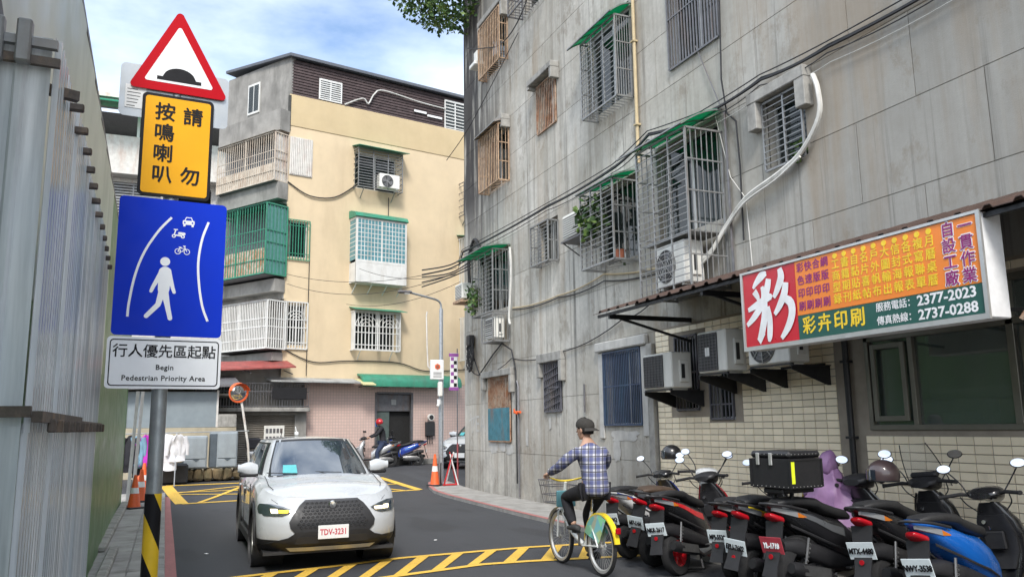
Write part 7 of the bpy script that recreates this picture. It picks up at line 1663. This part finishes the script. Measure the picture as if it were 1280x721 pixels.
for i in range(9):
    q = -1 + 2 * i / 8
    for z in (.02, h_ * .92): g.cyl((q * d_ * .9, -w_ - .008, z), 'y', .004, .006, 6); g.cyl((-d_ - .008, q * w_ * .9, z), 'x', .004, .006, 6)
obj('rivets', g, 'alu', t, kind='stuff')
mat('hi_vis', (.75, .85, .03), .4)
g = MB(); g.box(-d_ - .0045, -d_ - .0005, -w_ * .62, -w_ * .38, .06, h_ * .72); g2 = MB(); g2.box(-d_ * .98, -d_ * .72, -w_ - .004, -w_ - .0005, .05, h_ * .72); obj('reflective_strip', g2, 'hi_vis', t)
for y in (-.02, .14): g = MB(); g.rbox(-d_ - .018, -d_ - .004, y - .02, y + .02, h_ * .62, h_ * .95, .004); obj('latch', g, 'alu', t)
g = MB(); g.rbox(-.2, .25, -.12, .12, -.05, .0, .01); g.bar((-.1, .1, -.2), (-.05, .1, -.04), .03); g.bar((-.1, -.1, -.2), (-.05, -.1, -.04), .03); g.bar((-.1, -.1, -.19), (-.1, .1, -.19), .03); obj('mount', g, 'black_metal', t)
# purple raincoat draped over a scooter
mat('purple_nylon', (.27, .15, .29), .5, 0, .18, 6, .2, 30)
rc = thing('raincoat', 'purple hooded raincoat draped over a scooter behind the delivery box', 'raincoat', (6.62, 6.98, .52), math.radians(20)); g = MB(); n = 24; rings = []
for i in range(12):
    u = i / 11; z = .72 - .60 * u; hw = .05 + .30 * u ** .8; hx = .05 + .17 * u ** .7
    rings.append([(hx * math.cos(a) * (1 + .14 * math.sin(5 * a + 2 * u)) - .03 * u, hw * math.sin(a) * (1 + .12 * math.sin(7 * a + u * 3)), z + .03 * math.sin(4 * a) * u) for a in [2 * PI * k / n for k in range(n)]])
g.loft(rings, cap=False); g.v = [v + noise.noise_vector(v * 7) * .035 for v in g.v]; obj('cape', g, 'purple_nylon', rc, sm=60)
g = MB(); g.loft([[(x + .0, hw * math.cos(a), z + hh * math.sin(a)) for a in [2 * PI * k_ / 14 for k_ in range(14)]] for x, z, hw, hh in ((-.12, .68, .03, .03), (-.10, .72, .07, .09), (-.05, .74, .085, .12), (.0, .755, .09, .125), (.06, .75, .085, .115), (.10, .72, .07, .09), (.13, .68, .05, .06))]); g.v = [v + noise.noise_vector(v * 11) * .035 for v in g.v]; obj('hood', g, 'purple_nylon', rc, sm=60)
for s_ in (-1, 1): g = MB(); g.tube([(0, s_ * .12, .52), (.08, s_ * .28, .40), (.20, s_ * .34, .34)], [.08, .075, .06], 10); obj('sleeve', g, 'purple_nylon', rc, sm=60)

# ---------------------------------------------------------------- people (skin modifier bodies)
def skin(name, verts, edges, radii, m, parent, root=0, sub=2, label=None, loose=None):
    me = bpy.data.meshes.new(name); me.from_pydata([tuple(v) for v in verts], edges, []); me.materials.append(MATS[m])
    o = bpy.data.objects.new(name, me); COL.objects.link(o); o.parent = parent
    sk = o.modifiers.new('skin', 'SKIN'); sk.use_smooth_shade = True
    for i, v in enumerate(me.skin_vertices[0].data):
        r = radii[i]; v.radius = r if isinstance(r, tuple) else (r, r); v.use_root = (i == root)
    sb = o.modifiers.new('sub', 'SUBSURF'); sb.levels = sub; sb.render_levels = sub
    if label: o['label'] = label
    return o
def chain(n0, n): return [(i, i + 1) for i in range(n0, n0 + n - 1)]
def hand(parent, wrist, d, side, m='skin', curl=1.0, grip=Vector((0, 1, 0))):
    """palm, four curled fingers and a thumb; d = direction the hand points"""
    d = Vector(d).normalized(); w = Vector(wrist); g_ = grip.normalized(); dn = d.cross(g_).normalized()
    if dn.z > 0: dn = -dn
    V = [w, w + d * .045, w + d * .085]; E_ = [(0, 1), (1, 2)]; R = [.024, (.036, .018), (.038, .016)]; n = 3
    for k in range(4):
        o = g_ * (-.030 + .020 * k); b = w + d * .085 + o; L = (.030, .034, .032, .025)[k]
        p1 = b + d * L * .9 + dn * .006; p2 = p1 + (d * .3 + dn).normalized() * L; p3 = p2 + (dn * .6 - d * .8).normalized() * L * .8
        V += [b, p1, p2, p3]; E_ += [(2, n), (n, n + 1), (n + 1, n + 2), (n + 2, n + 3)]; R += [.0095, .009, .0085, .0075]; n += 4
    b = w + d * .03 - g_ * .032 * side; V += [b, b + d * .03 - g_ * .012 * side + dn * .01, b + d * .045 + dn * .035]; E_ += [(1, n), (n, n + 1), (n + 1, n + 2)]; R += [.012, .011, .009]
    return skin('hand', V, E_, R, m, parent, 0, 1)
# plaid
mp_, tp = newmat('plaid'); so_ = tp.n('SeparateXYZ'); tp.l(tp.n('TexCoord').outputs['Object'], so_.inputs[0]); X_, Y_, Z_ = so_.outputs
def band(sock, per, ph, a): return tp.math('LESS_THAN', tp.math('FRACT', tp.math('ADD', tp.math('MULTIPLY', sock, 1 / per), ph)), a)
hx_ = tp.math('ADD', tp.math('MULTIPLY', X_, .55), Y_)
cP = tp.mix(tp.math('MULTIPLY', band(hx_, .085, .1, .5), .62), (.52, .52, .55), (.02, .035, .17)); cP = tp.mix(tp.math('MULTIPLY', band(Z_, .085, .2, .5), .62), cP, (.02, .035, .17)); cP = tp.mix(tp.math('MULTIPLY', band(hx_, .085, .55, .16), .8), cP, (.02, .02, .03)); cP = tp.mix(tp.math('MULTIPLY', band(Z_, .085, .65, .16), .8), cP, (.02, .02, .03))
tp.l(cP, tp.b.inputs['Base Color']); tp.b.inputs['Roughness'].default_value = .9; tp.bump(tp.noise(tp.coord('obj'), 9, 4), .9, .02); MATS['plaid'] = mp_
mat('trousers', (.012, .012, .015), .85, 0, .2, 6, .3, 20); mat('cap_dark', (.035, .032, .028), .85, 0, .15, 10, .2, 60); mat('hair', (.012, .010, .009), .7, 0, .2, 30, .6, 120); mat('shoe', (.03, .03, .03), .7); mat('mask_white', (.7, .72, .74), .8); mat('jacket_black', (.014, .014, .018), .8, 0, .2, 6, .3, 20); mat('jeans', (.03, .045, .09), .9, 0, .2, 6)
def head(parent, c, yaw, tilt=0, hair=True, m='skin', mask=None):
    """head facing local +x before yaw"""
    M = Matrix.Translation(c) @ Matrix.Rotation(yaw, 4, 'Z') @ Matrix.Rotation(tilt, 4, 'Y'); g = MB(M); rings = []; n = 20
    tab = [(-.115, .035, .04, .035), (-.10, .05, .05, .025), (-.07, .075, .058, .012), (-.035, .088, .068, .004), (0, .094, .074, 0), (.035, .096, .077, -.004), (.07, .088, .072, -.008), (.095, .068, .056, -.01), (.112, .036, .03, -.012), (.117, .004, .004, -.012)]
    for z, hx, hy, ox in tab: rings.append([(ox + hx * math.cos(a) * (1 if math.cos(a) > 0 else 1.02), hy * math.sin(a), z) for a in [2 * PI * k / n for k in range(n)]])
    g.loft(rings); hd_ = obj('head', g, m, parent, sm=70)
    g = MB(M); g.loft([[(.092, -.008, .012), (.094, .008, .012), (.09, 0, .018)], [(.118, -.014, -.028), (.118, .014, -.028), (.10, 0, -.015)]]); obj('nose', g, m, hd_, sm=60)
    for s_ in (-1, 1):
        g = MB(M); g.sph((-.008, s_ * .078, -.01), .03, 10, 8, (.6, .3, 1)); obj('ear', g, m, hd_, sm=60)
        g = MB(M); g.sph((.082, s_ * .032, .012), .013, 10, 8, (.7, 1.1, .7)); obj('eye', g, 'white', hd_, sm=60); g = MB(M); g.sph((.091, s_ * .032, .012), .006, 8, 6); obj('iris', g, 'ink', hd_)
    g = MB(M); g.box(.083, .092, -.024, .024, -.062, -.052); obj('mouth', g, 'lens_red' if False else 'hair', hd_)
    if hair:
        g = MB(M); rings = []
        for z, hx, hy, ox in [(-.06, .05, .066, -.045), (-.03, .07, .076, -.032), (0, .088, .083, -.018), (.035, .10, .086, -.010), (.07, .095, .082, -.012), (.10, .075, .064, -.014), (.122, .035, .03, -.014), (.127, .004, .004, -.014)]: rings.append([(ox + hx * math.cos(a), hy * math.sin(a), z) for a in [2 * PI * k / n for k in range(n)]])
        g.loft(rings); obj('hair', g, 'hair', hd_, sm=70)
    return hd_, M
# bicycle (local +x forward)
bk = thing('bicycle', 'white and yellow shared bicycle ridden away from the camera', 'bicycle', (4.69, 8.58, 0), math.radians(90.5)); WRb = .33
wheel(bk, (0, 0, WRb), WRb, .042, 'y', 'alu', 28, .06, rimr=.90, thin=True); wheel(bk, (1.04, 0, WRb), WRb, .042, 'y', 'alu', 28, .06, rimr=.90, thin=True)
g = MB(); g.tube(spl([(.96, 0, .66), (.90, 0, .56), (.70, 0, .40), (.44, 0, .30)]), .028, 10); g.tube([(.40, 0, .29), (.22, 0, .70)], .02, 10); obj('frame', g, 'bike_white', bk, sm=50)
for s_ in (-.055, .055): g = MB(); g.tube([(.42, s_ * .5, .29), (0, s_, WRb)], .012, 8); g.tube([(.25, s_ * .3, .62), (0, s_, WRb)], .010, 8); obj('stay', g, 'bike_white', bk, sm=50)
g = MB(); g.tube([(.99, 0, .60), (.88, 0, 1.0)], .020, 10); 
for s_ in (-.05, .05): g.tube([(.985, 0, .68), (.995, s_, .64), (1.04, s_, WRb)], .012, 8)
obj('fork', g, 'bike_white', bk, sm=50)
g = MB(); g.tube(spl([(.70, -.30, 1.07), (.80, -.24, 1.06), (.89, -.08, 1.02), (.89, .08, 1.02), (.80, .24, 1.06), (.70, .30, 1.07)]), .012, 8); obj('handlebar', g, 'bike_yellow', bk, sm=50)
g = MB(); g.tube([(.22, 0, .70), (.19, 0, .86)], .014, 8); obj('seat_post', g, 'chrome', bk)
g = MB(); g.loft([sup(x, .89, hw, hh, 2.4, 14) for x, hw, hh in ((.02, .06, .02), (.08, .105, .035), (.18, .09, .035), (.28, .035, .025), (.33, .018, .015))]); obj('saddle', g, 'seat_vinyl', bk, sm=50)
g = MB(); vs = []
for i in range(15):
    a = math.radians(5 + 165 * i / 14)
    for y, rr_ in ((-.034, .355), (-.03, .375), (.03, .375), (.034, .355)): vs.append((rr_ * math.cos(a), y, WRb + rr_ * math.sin(a)))
g.add(vs, [(i * 4 + j, i * 4 + j + 1, (i + 1) * 4 + j + 1, (i + 1) * 4 + j) for i in range(14) for j in range(3)]); obj('rear_mudguard', g, 'bike_yellow', bk, sm=50)
mw, tw = newmat('wheel_skirt'); vo = tw.n('TexVoronoi'); tw.l(tw.coord('obj'), vo.inputs['Vector']); vo.inputs['Scale'].default_value = 9; hs_ = tw.n('HueSaturation'); tw.l(tw.mix(.62, vo.outputs['Color'], (.25, .65, .45)), hs_.inputs['Color']); tw.l(hs_.outputs[0], tw.b.inputs['Base Color']); tw.b.inputs['Roughness'].default_value = .4; MATS['wheel_skirt'] = mw
for s_ in (-1, 1):
    g = MB(); vs = [(.0, s_ * .037, WRb + .03)]
    for i in range(11): a = math.radians(20 + 100 * i / 10); vs.append((.352 * math.cos(a), s_ * .040, WRb + .352 * math.sin(a)))
    g.add(vs, [(0, i, i + 1) for i in range(1, 11)]); obj('wheel_skirt', g, 'wheel_skirt', bk)
g = MB(); g.rbox(-.40, -.365, -.03, .03, .50, .57, .01); obj('tail_light', g, 'lens_red', bk)
g = MB(); vs = []
for i in range(11):
    a = math.radians(20 + 120 * i / 10)
    for y, rr_ in ((-.03, .355), (.03, .355)): vs.append((1.04 + rr_ * math.cos(a), y, WRb + rr_ * math.sin(a)))
g.add(vs, [(i * 2, i * 2 + 1, i * 2 + 3, i * 2 + 2) for i in range(10)]); obj('front_mudguard', g, 'bike_white', bk, sm=50)
g = MB(); 
for z in (.74, .84, .95, 1.02):
    e = (z - .74) * .18; P_ = [(.92, -.15 - e, z), (1.22 + e, -.15 - e, z), (1.22 + e, .15 + e, z), (.92, .15 + e, z), (.92, -.15 - e, z)]; g.tube(P_, .006, 5)
for i in range(7): y = -.15 + .05 * i; g.tube([(.92, y, .74), (1.22, y, .74), (1.27, y * 1.3, 1.02)], .003, 4)
for i in range(6):
    x = .94 + .055 * i
    for s_ in (-1, 1): g.tube([(x, s_ * .15, .74), (x + .03, s_ * .20, 1.02)], .003, 4)
obj('basket', g, 'steel_dark', bk); g = MB(); g.rbox(.86, .90, -.13, .13, .70, .90, .01); obj('basket_plate', g, 'teal_glass', bk)
g = MB(); g.cyl((.42, -.05, .29), 'y', .085, .02, 20); g.bar((.42, -.07, .29), (.46, -.09, .13), .02); g.bar((.42, .07, .29), (.38, .09, .45), .02); obj('crank', g, 'dull_metal', bk)
for (x, y, z) in ((.465, -.13, .12), (.375, .13, .46)): g = MB(); g.rbox(x - .045, x + .045, y - .04, y + .04, z - .012, z + .012, .006); obj('pedal', g, 'black_plastic', bk)
g = MB(); g.rbox(.02, .40, -.075, -.055, .28, .36, .02); obj('chain_guard', g, 'bike_white', bk)
# cyclist
cy = thing('person', 'cyclist seen from behind in a blue plaid shirt, dark cap and black trousers', 'person', (4.69, 8.58, 0), math.radians(90.5))
cy.scale = (1.0, 1.13, 1.02)
# body: trunk, neck, legs, arms as one skin
V = [(.14, 0, .97), (.15, 0, 1.10), (.19, 0, 1.26), (.25, 0, 1.40), (.28, 0, 1.50), (.31, 0, 1.55)]; E_ = chain(0, 6); R = [(.10, .09), (.11, .10), (.12, .10), (.10, .09), .05, .045]
for s_ in (-1, 1):
    n = len(V); kn, ft = ((.58, s_ * .11, .66), (.39, s_ * .13, .52)) if s_ > 0 else ((.55, s_ * .10, .62), (.47, s_ * .13, .20))
    if s_ > 0: kn = (.60, .13, .83)
    V += [(.17, s_ * .09, .93), kn, ft]; E_ += [(0, n), (n, n + 1), (n + 1, n + 2)]; R += [.075, .050, .036]
    n = len(V); V += [(.235, s_ * .12, 1.34), (.42, s_ * .27, 1.20), (.68, s_ * .29, 1.10)]; E_ += [(3, n), (n, n + 1), (n + 1, n + 2)]; R += [.045, .040, .030]
skin('body', V, E_, R, 'skin', cy)
V = [(.10, 0, .85), (.10, 0, .95), (.12, 0, 1.08), (.165, 0, 1.24), (.225, 0, 1.36), (.25, 0, 1.42), (.262, 0, 1.465)]; E_ = chain(0, 7); R = [(.165, .145), (.178, .158), (.165, .145), (.172, .14), (.145, .115), (.095, .085), (.066, .06)]
for s_ in (-1, 1): n = len(V); V += [(.232, s_ * .15, 1.365), (.30, s_ * .235, 1.28), (.42, s_ * .275, 1.19), (.66, s_ * .29, 1.11)]; E_ += [(4, n), (n, n + 1), (n + 1, n + 2), (n + 2, n + 3)]; R += [.078, .072, .062, .048]
skin('shirt', V, E_, R, 'plaid', cy)
V = [(.13, 0, .93)]; E_ = []; R = [(.13, .10)]
for s_ in (-1, 1):
    n = len(V); kn, ft = ((.60, .13, .83), (.40, .135, .53)) if s_ > 0 else ((.55, -.11, .62), (.465, -.13, .20))
    V += [(.18, s_ * .09, .92), tuple(Vector((.18, s_ * .09, .92)).lerp(Vector(kn), .55)), kn, tuple(Vector(kn).lerp(Vector(ft), .5)), ft]; E_ += [(0, n)] + chain(n, 5); R += [.105, .088, .070, .060, .048]
skin('trousers', V, E_, R, 'trousers', cy)
for (x, y, z) in ((.43, -.13, .165), (.355, .135, .50)):
    g = MB(); g.loft([sup(x + dx, z + dz, hw, hh, 2.6, 14, y) for dx, dz, hw, hh in ((-.09, -.005, .02, .02), (-.07, 0, .035, .035), (.0, .0, .04, .04), (.08, -.008, .045, .03), (.14, -.012, .04, .022), (.165, -.014, .02, .012))]); obj('shoe', g, 'shoe', cy, sm=60)
hand(cy, (.655, .29, 1.10), (.98, -.05, -.15), -1); hand(cy, (.655, -.29, 1.10), (.98, .05, -.15), 1)
hd_, M = head(cy, (.33, 0, 1.62), .45, .05)
g = MB(M); rings = []
for z, hx, hy, ox in [(.018, .106, .088, -.006), (.045, .112, .093, -.008), (.08, .104, .088, -.010), (.11, .082, .070, -.012), (.13, .045, .04, -.013), (.135, .004, .004, -.013)]: rings.append([(ox + hx * math.cos(a), hy * math.sin(a), z + .012 * math.cos(a)) for a in [2 * PI * k / 24 for k in range(24)]])
g.loft(rings, cap=False); cpo = obj('cap', g, 'cap_dark', hd_, sm=60)
g = MB(M); vs = []
for i in range(9):
    a = math.radians(120 + 120 * i / 8)
    for r_, dz in ((.085, .02), (.125, .008), (.165, -.022)): vs.append((-.01 + r_ * math.cos(a), r_ * .85 * math.sin(a), dz - .004))
g.add(vs, [(i * 3 + j, i * 3 + j + 1, (i + 1) * 3 + j + 1, (i + 1) * 3 + j) for i in range(8) for j in range(2)]); obj('cap_brim', g, 'cap_dark', hd_, sm=60)
g = MB(M); g.sph((-.013, 0, .137), .008, 8, 6); obj('cap_button', g, 'cap_dark', hd_)
# far rider astride the pale scooter
fr = thing('person', 'rider in black jacket with red helmet and blue visor by the pale scooter', 'person', (7.95, 29.9, .29), math.radians(172))
V = [(.55, 0, .90), (.56, 0, 1.08), (.60, 0, 1.28), (.64, 0, 1.42), (.66, 0, 1.50)]; E_ = chain(0, 5); R = [(.16, .14), (.15, .13), (.175, .14), (.15, .11), .06]
for s_ in (-1, 1):
    n = len(V); V += [(.58, s_ * .12, .86), (.80, s_ * .22, .52), (.72, s_ * .24, .08)]; E_ += [(0, n), (n, n + 1), (n + 1, n + 2)]; R += [.10, .075, .05]
    n = len(V); V += [(.63, s_ * .18, 1.40), (.80, s_ * .28, 1.18), (1.04, s_ * .33, 1.08)]; E_ += [(3, n), (n, n + 1), (n + 1, n + 2)]; R += [.075, .06, .045]
skin('body', V, E_, R, 'jacket_black', fr)
V = [(.55, 0, .88)]; E_ = []; R = [(.16, .13)]
for s_ in (-1, 1): n = len(V); V += [(.58, s_ * .12, .84), (.80, s_ * .22, .52), (.72, s_ * .24, .08)]; E_ += [(0, n), (n, n + 1), (n + 1, n + 2)]; R += [.11, .085, .06]
skin('trousers', V, E_, R, 'jeans', fr)
for s_ in (-1, 1):
    g = MB(); g.loft([sup(x, z, hw, hh, 2.6, 12, s_ * .24) for x, z, hw, hh in ((.62, .05, .03, .03), (.72, .055, .045, .05), (.84, .04, .045, .032), (.92, .03, .03, .02))]); obj('shoe', g, 'shoe', fr, sm=60)
    hand(fr, (1.03, s_ * .33, 1.08), (.98, 0, -.1), -s_)
hf, M = head(fr, (.70, 0, 1.60), -.75, 0, False)
g = MB(M); rings = []
for i in range(10): a = math.radians(90 - 120 * i / 9); rings.append([(-.01 + .145 * math.cos(a) * math.cos(2 * PI * k / 20), .125 * math.cos(a) * math.sin(2 * PI * k / 20), .03 + .13 * math.sin(a)) for k in range(20)])
g.loft(rings, cap=False); obj('helmet', g, 'scooter_red', hf, sm=60)
lensmat('visor_blue', (.02, .25, .75), (0, 0, 0), 0); g = MB(M); vs = []
for i in range(9):
    a = math.radians(-65 + 130 * i / 8)
    for z in (-.13, .03): vs.append((.145 * math.cos(a), .132 * math.sin(a), z))
g.add(vs, [(2 * i, 2 * i + 2, 2 * i + 3, 2 * i + 1) for i in range(8)]); obj('visor', g, 'visor_blue', hf, sm=60)
# covered moped left of the car
t = thing('moped', 'dark moped with bag partly hidden behind the car and mirror pole', 'moped', (3.0, 27.6, .29), math.radians(15)); wheel(t, (-.5, 0, .25), .25, .1, 'y', 'black_metal'); wheel(t, (.6, 0, .25), .25, .1, 'y', 'black_metal')
g = MB(); g.loft([sup(x, z, hw, hh, 2.6, 14) for x, z, hw, hh in ((-.6, .7, .05, .05), (-.35, .65, .14, .14), (.0, .55, .15, .15), (.3, .35, .12, .08), (.55, .5, .12, .12))]); obj('body', g, 'scooter_silver', t, sm=50)
g = MB(); g.rbox(-.62, -.22, -.18, .18, .80, 1.15, .05); obj('bag', g, 'cloth_black', t); g = MB(); g.tube([(.5, 0, .5), (.40, 0, 1.05), (.34, -.3, 1.10)], .02, 8); g.tube([(.4, 0, 1.05), (.34, .3, 1.10)], .02, 8); g.tube([(.38, -.2, 1.08), (.42, -.25, 1.32), (.42, -.12, 1.34)], .012, 6); obj('handlebar', g, 'black_metal', t, sm=50)
# bicycle leaning behind the barrier
b2 = thing('bicycle', 'dark bicycle leaning behind the lamp pole and barrier', 'bicycle', (7.25, 22.5, .14), math.radians(70)); wheel(b2, (-.4, 0, .3), .3, .035, 'y', 'dull_metal', 20, .06, rimr=.9, thin=True); wheel(b2, (.5, 0, .3), .3, .035, 'y', 'dull_metal', 20, .06, rimr=.9, thin=True)
g = MB(); g.tube([(-.4, 0, .3), (-.05, 0, .3), (.38, 0, .68), (-.15, 0, .68), (-.05, 0, .3)], .014, 6); g.tube([(-.15, 0, .68), (-.4, 0, .3)], .010, 6); g.tube([(.5, 0, .3), (.36, 0, .85), (.3, -.2, .92)], .012, 6); obj('frame', g, 'black_metal', b2)
